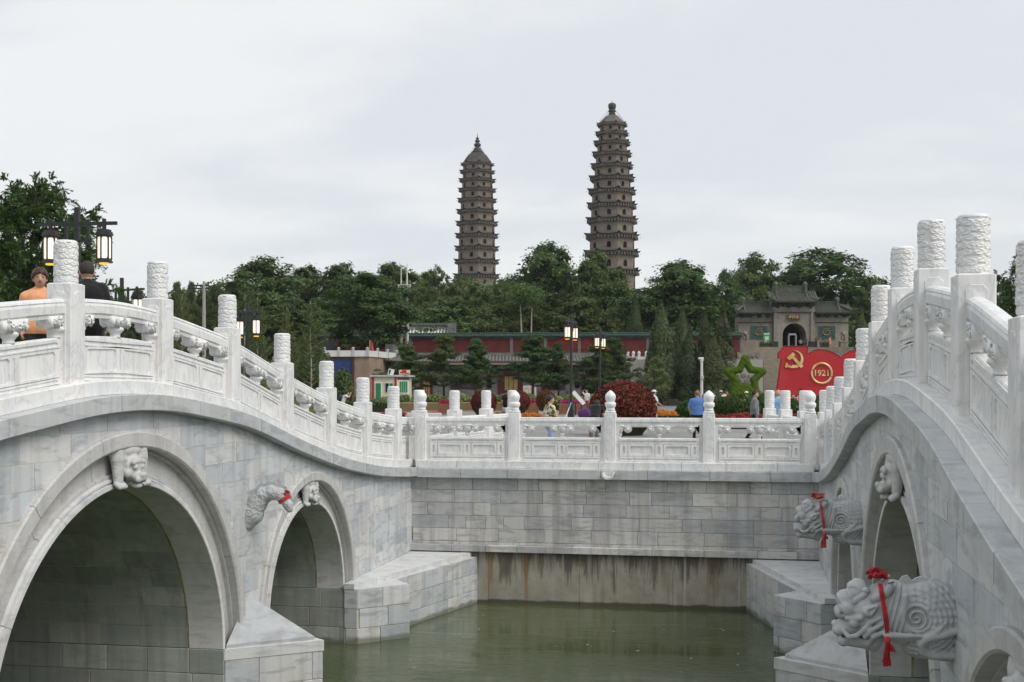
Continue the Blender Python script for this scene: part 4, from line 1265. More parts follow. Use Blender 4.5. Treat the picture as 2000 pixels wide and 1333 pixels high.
# ================================================================== people
def m_skin(): 
    return plain('skin', (0.48, 0.29, 0.20), 0.55, 0.3, 0, 0.06, 30)
M['skin'] = m_skin()
M['hair'] = plain('black_hair', (0.018, 0.015, 0.014), 0.5, 0.4, 0, 0.3, 60)
M['hair_brown'] = plain('brown_hair', (0.050, 0.018, 0.013), 0.45, 0.4, 0, 0.4, 60)
M['hair_grey'] = plain('cropped_greying_hair', (0.05, 0.042, 0.038), 0.7, 0.2, 0, 0.35, 80)
M['lip'] = plain('lips', (0.35, 0.13, 0.12), 0.5, 0.3, 0, 0.05)
M['shoe'] = plain('dark_shoe', (0.03, 0.03, 0.03), 0.5, 0.3)
_cl = {}
def cloth(name, col):
    if name not in _cl: _cl[name] = m_cloth(name, col, 0.14)
    return _cl[name]
def person(loc, face, label, shirt, pants, h=1.70, res=0.018, pose=None, sleeve=0.55, hair='short', hairmat=None, stout=1.0, skirt=False, cat='person', group=None, hat=None, faceparts=False, hem=0.02, hs=1.0):
    """one continuous body; clothing colours follow the limb each face belongs to. +y is forward."""
    J = dict(pel=(0, 0, .93), che=(0, .0, 1.22), nek=(0, .0, 1.42), hed=(0, .02, 1.565),
             ls=(-.180, 0, 1.345), rs=(.180, 0, 1.345), le=(-.235, -.02, 1.10), re=(.235, -.02, 1.10), lw=(-.235, .06, .86), rw=(.235, .06, .86),
             lh=(-.095, 0, .90), rh=(.095, 0, .90), lk=(-.10, .02, .49), rk=(.10, .02, .49), la=(-.10, -.02, .085), ra=(.10, -.02, .085))
    if pose: J.update(pose)
    V = {k: np.array(q, float) for k, q in J.items()}
    lim = np.array(list(V.values())); lo = lim.min(0)-0.24; hi = lim.max(0)+0.24; lo[2] = -0.02
    S = stout
    prims = []
    def add(lab, fn, k=0.03): prims.append((lab, fn, k))
    C = lambda a, b, ra, rb: (lambda X, Y, Z: cap(X, Y, Z, a, b, ra, rb))
    mid = (V['pel']+V['che'])/2
    def torso(X, Y, Z):
        d = cap(X*0.80, Y*1.12, Z, (V['che']+[0, 0, .04])*[0.8, 1.12, 1], mid*[0.8, 1.12, 1], .148*S, .135*S)
        d = smin(d, cap(X*0.78, Y, Z, mid*[0.78, 1, 1], (V['pel']+[0, 0, .0])*[0.78, 1, 1], .130*S, .135*S), 0.05)
        d = smin(d, cap(X, Y*1.15, Z, V['ls']*[1, 1.15, 1], V['rs']*[1, 1.15, 1], .060, .060), 0.07)
        for s_ in ('ls', 'rs'): d = smin(d, cap(X, Y*1.1, Z, (V['nek']-[0, .01, .015])*[1, 1.1, 1], (V[s_]+[0, 0, .005])*[1, 1.1, 1], .058, .050), 0.05)
        return d
    add('shirt', torso)
    add('skin', C(V['nek']-[0, 0, .03], V['hed']-[0, .01, .08], .052, .05), 0.02)
    hd = V['hed']
    def head(X, Y, Z):
        X, Y, Z = (X-hd[0])/hs+hd[0], (Y-hd[1])/hs+hd[1], (Z-hd[2])/hs+hd[2]
        d = ell(X, Y, Z, hd+[0, -.005, .02], (.078, .098, .105))
        d = smin(d, ell(X, Y, Z, hd+[0, .025, -.045], (.062, .068, .075)), 0.03)
        d = smin(d, cap(X, Y, Z, hd+[0, .095, .0], hd+[0, .112, -.032], .010, .016), 0.012)
        for sx in (-1, 1): d = smin(d, ell(X, Y, Z, hd+[sx*.081, -.01, -.012], (.014, .024, .034)), 0.008)
        return d
    add('skin', head, 0.02)
    for s in 'lr':
        sh, el, wr = V[s+'s'], V[s+'e'], V[s+'w']
        r0, r1, r2 = .056*S**.5, .044*S**.5, .031
        if sleeve >= 1.0:
            add('shirt', C(sh, el, r0+.012, r1+.012)); add('shirt', C(el, wr, r1+.010, r2+.014), .02)
        else:
            m = sh+(el-sh)*max(.4, sleeve*1.1)
            add('shirt', C(sh, m, r0+.014, r1+.020)); add('skin', C(m, el, r1+.002, r1-.002), .015); add('skin', C(el, wr, r1-.002, r2), .02)
        dr = (wr-el)/np.linalg.norm(wr-el); lat = np.array([1.0, 0, 0])-dr*dr[0]; lat /= np.linalg.norm(lat)+1e-9
        pal = wr+dr*.055; fw = np.cross(dr, lat)
        add('skin', C(wr, pal, .027, .030), .012)
        for q, L in zip((-1.5, -.5, .5, 1.5), (.055, .068, .072, .060)):
            k0 = pal+dr*.02+fw*(q*.016); k1 = k0+dr*L*.55; k2 = k1+dr*L*.4+lat*(.02 if s == 'l' else -.02)
            add('skin', C(k0, k1, .0095, .009), .005); add('skin', C(k1, k2, .009, .008), .004)
        t0 = wr+dr*.03+fw*.024; add('skin', C(t0, t0+dr*.045+fw*.022, .011, .009), .006)
        hp, kn, an = V[s+'h'], V[s+'k'], V[s+'a']
        if skirt: add('pants', C(hp, kn, .10*S, .105), .06)
        else: add('pants', C(hp, kn, .090*S, .066*S**.5), .05)
        add('pants' if not skirt else 'skin', C(kn, an+[0, 0, .02], .062 if not skirt else .05, .050 if not skirt else .032), .03)
        add('shoe', C(an+[0, -.02, -.03], an+[0, .15, -.045], .048, .040), .02)
    add('pants', (lambda X, Y, Z: ell(X, Y, Z, V['pel']-[0, 0, .05], (.165*S, .125*S, .12))), .05)
    def field(X, Y, Z):
        F = None
        for lab, fn, k in prims:
            d = fn(X, Y, Z); F = d if F is None else smin(F, d, k)
        return F
    vv, ff = surfnet(field, lo, hi, res)
    ce = vv[ff].mean(1)
    D = np.stack([fn(ce[:, 0], ce[:, 1], ce[:, 2]) for _, fn, _ in prims], 1)
    labs = np.array([p[0] for p in prims])[D.argmin(1)]
    waist = V['pel'][2]+hem
    labs = np.where((labs == 'pants') & (ce[:, 2] > waist) & (np.abs(ce[:, 0]) < .2), 'shirt', labs)
    mats = dict(shirt=shirt, pants=pants, skin=M['skin'], shoe=M['shoe']); keys = list(mats)
    m = npmesh('body', vv, ff)
    for k in keys: m.materials.append(mats[k])
    m.polygons.foreach_set('material_index', [keys.index(q) for q in labs])
    root = thing('person', label, cat, loc, face, group, h/1.70)
    obj('body', m, None, root)
    hm = hairmat or M['hair']
    if hair:
        def hf(X, Y, Z):
            X, Y, Z = (X-hd[0])/hs+hd[0], (Y-hd[1])/hs+hd[1], (Z-hd[2])/hs+hd[2]
            fk = 1.10 if hair == 'fringe' else 1.0
            d = ell(X, Y, Z, hd+[0, -.014, .032], (.092*fk, .106*fk, .106*fk))
            n = 0.006*np.sin(X*120+Z*60)*np.cos(Z*90) if hair != 'crop' else 0
            cut = (Y-hd[1])*0.9-(Z-hd[2])*1.0-(.0 if hair != 'fringe' else .028)         # open over the face
            low_ = -(Z-hd[2])-(.045 if hair in ('crop', 'short') else (.10 if hair in ('fringe', 'bob') else .06))
            if hair == 'crop': d = d+.006
            d = np.maximum(np.maximum(d-n, cut), low_)
            if hair == 'long': d = smin(d, cap(X, Y, Z, hd+[0, -.08, .03], hd+[0, -.11, -.32], .075, .05), .03)
            if hair == 'tied': d = smin(d, ell(X, Y, Z, hd+[0, -.10, .02], (.06, .05, .07)), .03)
            return d
        h0, f0 = surfnet(hf, hd-[.14, .22, .42], hd+[.14, .14, .17], max(.010, res*.65))
        hmsh = npmesh('hair', h0, f0); hmsh.materials.append(hm); obj('hair', hmsh, None, root)
    if hat is not None:
        b = MB(); b.lathe([(.11, 0), (.108, .05), (.09, .085), (.04, .10)], 16, (hd[0], hd[1]-.01)); b.prism([(hd[0]+.09*math.cos(t), hd[1]+.08+.09*math.sin(t)) for t in np.linspace(0, math.pi, 9)], 0.0, .012)
        b.build('cap', hat, root, loc=(0, 0, hd[2]+.05))
    if faceparts:
        for sx in (-1, 1):
            b = MB(); b.lathe([(.002, -.006), (.014, -.004), (.016, 0), (.014, .004), (.002, .006)], 10); b.xf(Matrix.Translation(hd+np.array([sx*.033, .086, .012])*hs) @ Matrix.Diagonal((1.15, .7, .8, 1)))
            b.build('eye', M['hair'], root, True)
            b = MB(); b.tube([hd+np.array(p_)*hs for p_ in ([sx*.016, .098, .038], [sx*.036, .092, .044], [sx*.056, .074, .038])], [.0035, .0045, .003], 6); b.build('eyebrow', M['hair_brown'], root, True)
        b = MB(); b.tube([hd+np.array(p_)*hs for p_ in ([-.028, .083, -.062], [-.012, .096, -.058], [0, .099, -.060], [.012, .096, -.058], [.028, .083, -.062])], [.003, .008, .009, .008, .003], 6); b.build('mouth', M['lip'], root, True)
    return root
def facing(px, d, tx, td):
    """heading of someone at bearing px, distance d, towards another spot"""
    a = at(px, d); b = at(tx, td); v = b-a
    return math.atan2(-v.x, v.y)
def stand(px, d, z=None):
    q = at(px, d); return (q.x, q.y, ZP if z is None else z)
# on the left bridge
q = at(78, 15.9)
person((q.x, q.y, P(q.y)-0.17), facing(78, 15.9, 700, 2), 'woman in an orange shirt with short reddish hair standing on the left bridge', cloth('orange_shirt', (0.74, 0.36, 0.19)), cloth('dark_trousers', (0.03, 0.03, 0.035)), 1.62, .011,
       dict(hed=(0, .03, 1.56), ls=(-.175, 0, 1.30), rs=(.175, 0, 1.30), le=(-.25, -.02, 1.06), re=(.25, -.02, 1.06)), .6, 'fringe', M['hair_brown'], 1.15, faceparts=True, hem=-0.12, hs=1.05)
q = at(170, 15.8)
person((q.x, q.y, P(q.y)-0.17), facing(172, 14.9, 120, 26), 'man in a black jacket with cropped hair seen from behind on the left bridge', cloth('black_jacket', (0.012, 0.012, 0.014)), cloth('black_trousers', (0.012, 0.012, 0.014)), 1.70, .011, dict(le=(-.27, .02, 1.12), re=(.27, .02, 1.12)), 1.0, 'crop', M['hair_grey'], 1.28, hem=-0.10, hs=1.08)
q = at(1783, 15.6)
person((q.x, q.y, P(q.y)-0.17), facing(1783, 15.6, 1000, 30), 'dark haired person half hidden behind a post on the right bridge', cloth('red_top', (0.35, 0.06, 0.05)), cloth('black_trousers', (0.012, 0.012, 0.014)), 1.56, .02)
# walking on the plaza
walkR = dict(lk=(-.10, .16, .50), la=(-.10, .20, .11), rk=(.10, -.02, .49), ra=(.10, -.25, .14), le=(-.24, -.08, 1.10), lw=(-.23, .0, .88), re=(.24, .08, 1.12), rw=(.20, .28, 1.0))
def floral():
    t = NT('floral_shirt'); v = t.n('ShaderNodeTexVoronoi'); t.l(t.objc(), v.inputs['Vector']); v.inputs['Scale'].default_value = 22
    s = t.n('ShaderNodeSeparateColor'); t.l(v.outputs['Color'], s.inputs[0])
    c = t.ramp(s.outputs[0], [(0.0, (0.08, 0.09, 0.08)), (0.3, (0.65, 0.6, 0.35)), (0.5, (0.75, 0.72, 0.66)), (0.7, (0.45, 0.42, 0.10)), (0.85, (0.6, 0.35, 0.3))], 'CONSTANT')
    return t.fin(c, 0.8, 0.2)
M['floral'] = floral()
q = at(1074, 31.3)
rw = facing(1074, 31.3, 1400, 33)
person((q.x, q.y, ZP), rw, 'woman in a floral blouse and pale jeans walking behind the canal balustrade', M['floral'], cloth('pale_jeans', (0.28, 0.38, 0.52)), 1.62, .016, walkR, .35, 'tied', None, 1.08)
st = thing('walking_stick', 'short blue and white stick held by the woman in the floral blouse', 'stick', (q.x, q.y, ZP), rw)
b = MB(); b.tube([(0.19, 0.30, 0.93), (0.17, 0.46, 1.28)], 0.014, 8); b.build('white_shaft', plain('white_plastic', (0.75, 0.75, 0.75), 0.4), st)
b = MB(); b.tube([(0.17, 0.46, 1.28), (0.162, 0.515, 1.41)], 0.017, 8); b.build('blue_grip', plain('cyan_plastic', (0.10, 0.50, 0.62), 0.4), st)
q = at(1160, 38)
person((q.x, q.y, ZP), facing(1160, 38, 1400, 60), 'dark haired woman bending beside the big red topiary', cloth('black_top', (0.015, 0.015, 0.017)), cloth('brown_trousers', (0.16, 0.13, 0.11)), 1.62, .018,
       dict(che=(0, .20, 1.17), nek=(0, .34, 1.28), hed=(0, .44, 1.36), ls=(-.18, .30, 1.26), rs=(.18, .30, 1.26), le=(-.22, .36, 1.0), re=(.22, .36, 1.0), lw=(-.2, .48, .8), rw=(.2, .48, .8)), .5, 'long')
pb = at(1141, 37.7)
bagm = cloth('purple_cloth', (0.09, 0.03, 0.12))
bag = thing('shoulder_bag', 'purple bag carried by the bending woman', 'bag', (pb.x, pb.y, ZP+0.83))
b = MB(); vv, ff = surfnet(lambda X, Y, Z: ell(X, Y, Z-0.02*np.sin(X*18), (0, 0, .17), (.20, .11, .17)), (-.25, -.16, -.05), (.25, .16, .4), .02)
m = npmesh('pouch', vv, ff); obj('pouch', m, bagm, bag)
b.tube([(-.15, 0, .26), (-.08, 0, .42), (.1, .05, .46), (.16, .02, .28)], .014, 6); b.build('strap', bagm, bag)
q = at(989, 66)
person((q.x, q.y, ZP), R(20), 'man in black standing by the red ball topiaries', cloth('black_top', (0.015, 0.015, 0.017)), cloth('black_trousers', (0.012, 0.012, 0.014)), 1.72, .025)
pb = at(984, 65.5); hb = thing('carrier_bag', 'grey carrier bag hanging beside the man in black', 'bag', (pb.x, pb.y, ZP+0.45))
vv, ff = surfnet(lambda X, Y, Z: ell(X, Y, Z, (0, 0, .17), (.14, .07, .17)), (-.2, -.12, -.05), (.2, .12, .4), .025)
obj('pouch', npmesh('pouch', vv, ff), plain('grey_plastic', (0.25, 0.27, 0.30), 0.5), hb)
q = at(1146, 88)
person((q.x, q.y, ZP), R(150), 'man in a white shirt holding a hand to his head near the lamps', cloth('white_shirt', (0.7, 0.7, 0.7)), cloth('dark_trousers', (0.03, 0.03, 0.035)), 1.72, .025, dict(re=(.36, .05, 1.50), rw=(.16, .06, 1.66)))
q = at(1277, 58)
person((q.x, q.y, ZP), R(-60), 'man in white with a white cap right of the big red topiary', cloth('white_shirt', (0.7, 0.7, 0.7)), cloth('pale_trousers', (0.4, 0.38, 0.35)), 1.70, .025, walkR, .55, 'short', None, 1.1, hat=plain('white_cap', (0.75, 0.74, 0.72), .8))
q = at(1362, 41.5)
person((q.x, q.y, ZP), R(-8), 'man in a blue shirt seen from behind beside a balustrade post', cloth('blue_shirt', (0.10, 0.20, 0.47)), cloth('navy_shorts', (0.01, 0.011, 0.018)), 1.72, .018, dict(le=(-.27, -.03, 1.12), lw=(-.24, .10, .92), re=(.27, -.03, 1.12), rw=(.24, .10, .92)), .7, 'crop', plain('balding_head', (0.22, 0.13, 0.09), .6), 1.2)
q = at(1474, 41.0)
person((q.x, q.y, ZP), facing(1474, 41, 1900, 40), 'man in a grey jacket walking right in front of the green shrubs', cloth('grey_jacket', (0.17, 0.175, 0.19)), cloth('black_trousers', (0.012, 0.012, 0.014)), 1.72, .018, walkR | dict(rw=(.24, .05, .87), re=(.25, .0, 1.1)), 1.0, 'short', None, 1.05)
q = at(1519, 40.0)
person((q.x, q.y, ZP), facing(1519, 40, 1900, 44), 'bald man in a light blue shirt between two carved posts', cloth('light_blue_shirt', (0.24, 0.47, 0.70)), cloth('black_trousers', (0.012, 0.012, 0.014)), 1.74, .018, None, .6, None, None, 1.2)
q = at(669, 75)
pw_ = person((q.x, q.y, ZP), R(-75), 'person in a white shirt with a backpack bending forward before the hedge', cloth('white_shirt', (0.7, 0.7, 0.7)), cloth('dark_trousers', (0.03, 0.03, 0.035)), 1.70, .025, dict(che=(0, .12, 1.19), nek=(0, .22, 1.35), hed=(0, .30, 1.48), ls=(-.18, .2, 1.32), rs=(.18, .2, 1.32), le=(-.24, .40, 1.25), lw=(-.12, .48, 1.45), re=(.24, .40, 1.25), rw=(.12, .48, 1.45)))
bp = thing('backpack', 'dark backpack worn by the person in white bending forward', 'backpack', (q.x, q.y, ZP), R(-75))
vv, ff = surfnet(lambda X, Y, Z: ell(X, Y, Z, (0, -.12, 1.20), (.16, .11, .22)), (-.25, -.3, .9), (.25, .1, 1.5), .025)
obj('pouch', npmesh('pouch', vv, ff), cloth('navy_nylon', (0.03, 0.045, 0.07)), bp)
# resting visitors beyond the shrubs
for px, d, colr, nm, fc, lab, ht in ((1378, 84, (0.10, 0.12, 0.16), 'slate_shirt', 20, 'balding person in a slate shirt left of the group beyond the shrubs', None),
                          (1392, 80, (0.62, 0.55, 0.45), 'beige_shirt', -40, 'person in a beige top beyond the shrubs under the cypresses', None),
                          (1408, 83, (0.05, 0.06, 0.10), 'navy_shirt', 10, 'person in navy wearing a pale sun hat beyond the shrubs', plain('straw_hat', (0.62, 0.55, 0.42), .8)),
                          (1415, 79, (0.62, 0.50, 0.42), 'pink_shirt', 40, 'person in a pale pink top among the group beyond the shrubs', None),
                          (1420, 86, (0.45, 0.04, 0.05), 'scarlet_shirt', 150, 'person in a scarlet top at the right of the group beyond the shrubs', None)):
    q = at(px, d)
    person((q.x, q.y, ZP), R(fc), lab, cloth(nm, colr), cloth('dark_trousers', (0.03, 0.03, 0.035)), 1.62+0.03*random.random(), .03, hat=ht)
q = at(1458, 72)
person((q.x, q.y, ZP), R(30), 'person with a round white cap showing above the hedge below the star', cloth('white_shirt', (0.7, 0.7, 0.7)), cloth('dark_trousers', (0.03, 0.03, 0.035)), 1.60, .03, hat=plain('white_sun_cap', (0.78, 0.78, 0.78), .8))
# ================================================================== plants
def m_leaf(name, dark, lite, trans=0.25, rvar=0.35):
    t = NT(name); i = t.island(); r = t.rand()
    c = t.mix(i, dark, lite)
    hv = t.n('ShaderNodeHueSaturation'); t.l(c, hv.inputs['Color'])
    t.l(t.math('ADD', t.math('MULTIPLY', r, 0.05), 0.47), hv.inputs['Hue'])
    t.l(t.math('ADD', t.math('MULTIPLY', t.math('FRACT', t.math('MULTIPLY', r, 7.3)), rvar), 1.0-rvar*0.45), hv.inputs['Value'])
    col = hv.outputs[0]
    t.fin(col, 0.6, 0.25)
    if trans:
        tr = t.n('ShaderNodeBsdfTranslucent'); t.l(col, tr.inputs[0])
        m = t.n('ShaderNodeMixShader'); m.inputs[0].default_value = trans
        t.l(t.p.outputs[0], m.inputs[1]); t.l(tr.outputs[0], m.inputs[2]); t.l(m.outputs[0], t.out.inputs[0])
    return t.m
M['leaf'] = m_leaf('broadleaf_foliage', (0.044, 0.090, 0.025), (0.138, 0.200, 0.062), 0.35)
M['leaf_light'] = m_leaf('light_broadleaf_foliage', (0.065, 0.10, 0.035), (0.15, 0.195, 0.07))
M['leaf_near'] = m_leaf('dark_pinnate_foliage', (0.036, 0.084, 0.026), (0.110, 0.190, 0.060), 0.35)
M['pine'] = m_leaf('pine_needles', (0.040, 0.084, 0.028), (0.118, 0.175, 0.060), 0.25)
M['cypress'] = m_leaf('cypress_foliage', (0.042, 0.076, 0.032), (0.130, 0.168, 0.072), 0.25)
M['larch'] = m_leaf('pale_larch_needles', (0.06, 0.09, 0.025), (0.14, 0.17, 0.06), 0.3)
M['shrub'] = m_leaf('shrub_leaves', (0.022, 0.060, 0.012), (0.065, 0.135, 0.028))
M['hedge'] = m_leaf('pale_hedge_leaves', (0.11, 0.15, 0.05), (0.26, 0.31, 0.12))
M['redleaf'] = m_leaf('dark_red_leaves', (0.050, 0.016, 0.011), (0.24, 0.060, 0.026), 0.2, 0.1)
M['bark'] = plain('bark', (0.085, 0.068, 0.052), 0.9, 0.1, 0, 0.3, 12)
M['palebark'] = plain('pale_bark', (0.34, 0.32, 0.28), 0.9, 0.1, 0, 0.25, 8)

def leafcloud(P0, N0, size, rng, aspect=0.55, tilt=0.6):
    """one diamond leaf per point; normals biased to N0"""
    n = len(P0)
    nr = N0+rng.normal(0, tilt, (n, 3)); nr /= np.linalg.norm(nr, axis=1)[:, None]+1e-9
    t = rng.normal(0, 1, (n, 3)); t -= nr*(t*nr).sum(1)[:, None]; t /= np.linalg.norm(t, axis=1)[:, None]+1e-9
    b = np.cross(nr, t); s = size*rng.uniform(0.6, 1.3, n)[:, None]
    v = np.stack([P0-t*s, P0+b*s*aspect+nr*s*0.12, P0+t*s, P0-b*s*aspect+nr*s*0.12], 1).reshape(-1, 3)
    f = np.arange(4*n).reshape(-1, 4)
    return v, f
def branch(b, p0, p1, r0, r1, rng, n=5, sag=0.05, k=6):
    p0, p1 = Vector(p0), Vector(p1); L = (p1-p0).length
    pts = []
    for i in range(n+1):
        t = i/n; q = p0.lerp(p1, t)+Vector(tuple(rng.normal(0, abs(sag)*L*0.35, 3)))*(1 if 0 < i < n else 0)
        q.z += sag*L*math.sin(t*math.pi); pts.append(q)
    b.tube(pts, [r0+(r1-r0)*i/n for i in range(n+1)], k)
    return pts
def broadleaf(seed, nl=15, leaves=22000, leaf=0.0165, rad=0.42, z0=0.20, ntr=1, spread=1.0, light=False, gap=0.0):
    """tree of height 1: crown mesh and trunk mesh"""
    rng = np.random.default_rng(seed); P_, N_ = [], []
    lob = []
    for i in range(nl):
        a = 2*math.pi*(i*0.382+rng.uniform(-.08, .08)); h = (i+0.5)/nl
        z = z0+(0.93-z0)*h**0.9
        prof = math.sin(math.pi*min(1, (h*0.86+0.16)))**0.7
        r = rad*prof*rng.uniform(0.45, 0.85)*spread
        lob.append((np.array([r*math.cos(a), r*math.sin(a), z]), rad*rng.uniform(0.30, 0.50)*(0.6+0.5*prof)))
    lob.append((np.array([0, 0, 0.86]), rad*0.40)); lob.append((np.array([0, 0, 0.60]), rad*0.6))
    wts = np.array([r*r for _, r in lob]); wts /= wts.sum()
    for (c, r), w in zip(lob, wts):
        m = int(leaves*w); nc = max(8, int(m/55))
        d = rng.normal(0, 1, (nc, 3)); d /= np.linalg.norm(d, axis=1)[:, None]
        d[:, 2] = np.where(d[:, 2] < -0.55, -d[:, 2], d[:, 2])
        cc = c+d*r*rng.uniform(0.62, 1.08, nc)[:, None]*[1, 1, 0.82]
        per = m//nc
        idx = np.repeat(np.arange(nc), per)
        sp = rng.normal(0, 1, (len(idx), 3))*r*0.15*[1.15, 1.15, 0.55]
        P_.append(cc[idx]+sp); N_.append(d[idx]*0.7+[0, 0, 0.65])
    pts = np.concatenate(P_); nn = np.concatenate(N_)
    v, f = leafcloud(pts, nn, leaf, rng, 0.55, 0.34)
    cm = npmesh('crown', v, f, False); cm.materials.append(M['leaf_light'] if light else M['leaf'])
    b = MB()
    for k in range(ntr):
        a = 6.28*k/max(1, ntr); tx, ty = (0.05*math.cos(a), 0.05*math.sin(a)) if ntr > 1 else (0, 0)
        pts = branch(b, (tx*0.5, ty*0.5, -0.03), (tx*2.2, ty*2.2, 0.62), 0.022/ntr**.4, 0.008, rng, 7, 0.03, 8)
        for (c, r) in lob[k::ntr]:
            q = pts[min(6, max(2, int(c[2]*0.75/0.65*7)))]
            branch(b, q, c, 0.009, 0.002, rng, 4, 0.06, 5)
    tm = b.mesh('trunk', True, False); tm.materials.append(M['bark'])
    return cm, tm
BROAD = [broadleaf(3, 16), broadleaf(8, 13, spread=1.15), broadleaf(15, 18, z0=0.14), broadleaf(22, 12, spread=1.05, ntr=3), broadleaf(29, 20, z0=0.10, rad=0.46)]
BLIGHT = [broadleaf(41, 11, 9000, 0.018, spread=1.2, light=True), broadleaf(47, 10, 8000, 0.017, rad=0.36, light=True, ntr=2)]

def pine_proto(seed, leaves=25000):
    rng = np.random.default_rng(seed); P_, N_ = [], []; b = MB()
    b.tube([(0, 0, -0.02), (0.012, 0, 0.3), (-0.008, 0.01, 0.7), (0, 0, 0.97)], [0.020, 0.017, 0.010, 0.003], 8)
    z = 0.30
    while z < 0.97:
        t = (z-0.30)/0.70; R0 = (0.42*(1-t**1.1)*rng.uniform(0.65, 1.12)+0.03); nb = 5 if z < 0.8 else 4
        for k in range(nb):
            a = rng.uniform(0, 6.28); L = R0*rng.uniform(0.55, 1.15)
            tip = np.array([L*math.cos(a), L*math.sin(a), z+L*rng.uniform(0.15, 0.42)])
            branch(b, (0, 0, z), tip, 0.007, 0.0015, rng, 3, -0.04, 5)
            for q in (0.40, 0.62, 0.82, 1.0):
                c = np.array([0, 0, z])*(1-q)+tip*q+rng.normal(0, 0.012, 3); m = int(leaves/225)
                d = rng.normal(0, 1, (m, 3)); d /= np.linalg.norm(d, axis=1)[:, None]
                d[:, 2] = np.abs(d[:, 2])*0.9-0.12
                P_.append(c+d*rng.uniform(0.2, 1.0, (m, 1))*0.062*[1, 1, 0.8]); N_.append(d*0.8+[0, 0, 0.5])
        z += 0.066
    v, f = leafcloud(np.concatenate(P_), np.concatenate(N_), 0.019, rng, 0.24, 0.7)
    cm = npmesh('crown', v, f, False); cm.materials.append(M['pine'])
    tm = b.mesh('trunk', True, False); tm.materials.append(M['bark'])
    return cm, tm
PINE = [pine_proto(5), pine_proto(9)]
def cypress_proto(seed, leaves=24000):
    rng = np.random.default_rng(seed); n = leaves
    h = rng.uniform(0, 1, n)**0.85; nb = 26
    lump_a = rng.uniform(0, 6.28, 60); lump_z = rng.uniform(0.05, 1, 60)
    a = rng.uniform(0, 6.28, n); prof = np.where(h < 0.22, 0.75+h*1.1, 1.0-((h-0.22)/0.78)**1.4)
    k = rng.integers(0, 60, n); a = lump_a[k]+rng.normal(0, 0.34, n); zz = np.clip(lump_z[k]+rng.normal(0, 0.045, n), 0.02, 1.0)
    prof = np.where(zz < 0.22, 0.72+zz*1.25, np.clip(1.0-((zz-0.22)/0.78)**1.5, 0.02, 1))
    r = 0.155*prof*(0.72+0.3*np.cos(k*1.7))*rng.uniform(0.75, 1.12, n)+0.008
    P0 = np.stack([r*np.cos(a), r*np.sin(a), 0.06+0.93*zz], 1); N0 = np.stack([np.cos(a), np.sin(a), 0.5+0*a], 1)
    v, f = leafcloud(P0, N0, 0.015, rng, 0.4, 0.45)
    cm = npmesh('crown', v, f, False); cm.materials.append(M['cypress'])
    b = MB(); b.tube([(0, 0, -0.02), (0, 0, 0.5), (0, 0, 0.9)], [0.016, 0.012, 0.003], 7)
    tm = b.mesh('trunk', True, False); tm.materials.append(M['bark'])
    return cm, tm
CYP = [cypress_proto(2), cypress_proto(6)]
def larch_proto(seed):
    rng = np.random.default_rng(seed); b = MB(); P_, N_ = [], []
    b.tube([(0, 0, -0.02), (0.006, 0, 0.35), (-0.004, 0.004, 0.7), (0, 0, 1.0)], [0.011, 0.009, 0.005, 0.0015], 7)
    for i in range(46):
        z = 0.22+0.75*(i/46); L = 0.27*(1-(z-0.2)/0.82)**0.8*rng.uniform(0.6, 1.2)+0.015; a = i*2.4+rng.uniform(-.4, .4)
        tip = np.array([L*math.cos(a), L*math.sin(a), z+L*0.62])
        branch(b, (0, 0, z), tip, 0.0032, 0.0008, rng, 3, -0.03, 4)
        m = int(34+420*L); t = rng.uniform(0.25, 1.02, m)[:, None]
        P_.append(np.array([0, 0, z])*(1-t)+tip*t+rng.normal(0, 0.010, (m, 3))); N_.append(rng.normal(0, 1, (m, 3)))
    v, f = leafcloud(np.concatenate(P_), np.concatenate(N_), 0.0125, rng, 0.35, 1.0)
    cm = npmesh('crown', v, f, False); cm.materials.append(M['larch'])
    tm = b.mesh('trunk', True, False); tm.materials.append(M['palebark'])
    return cm, tm
LARCH = [larch_proto(4), larch_proto(12)]
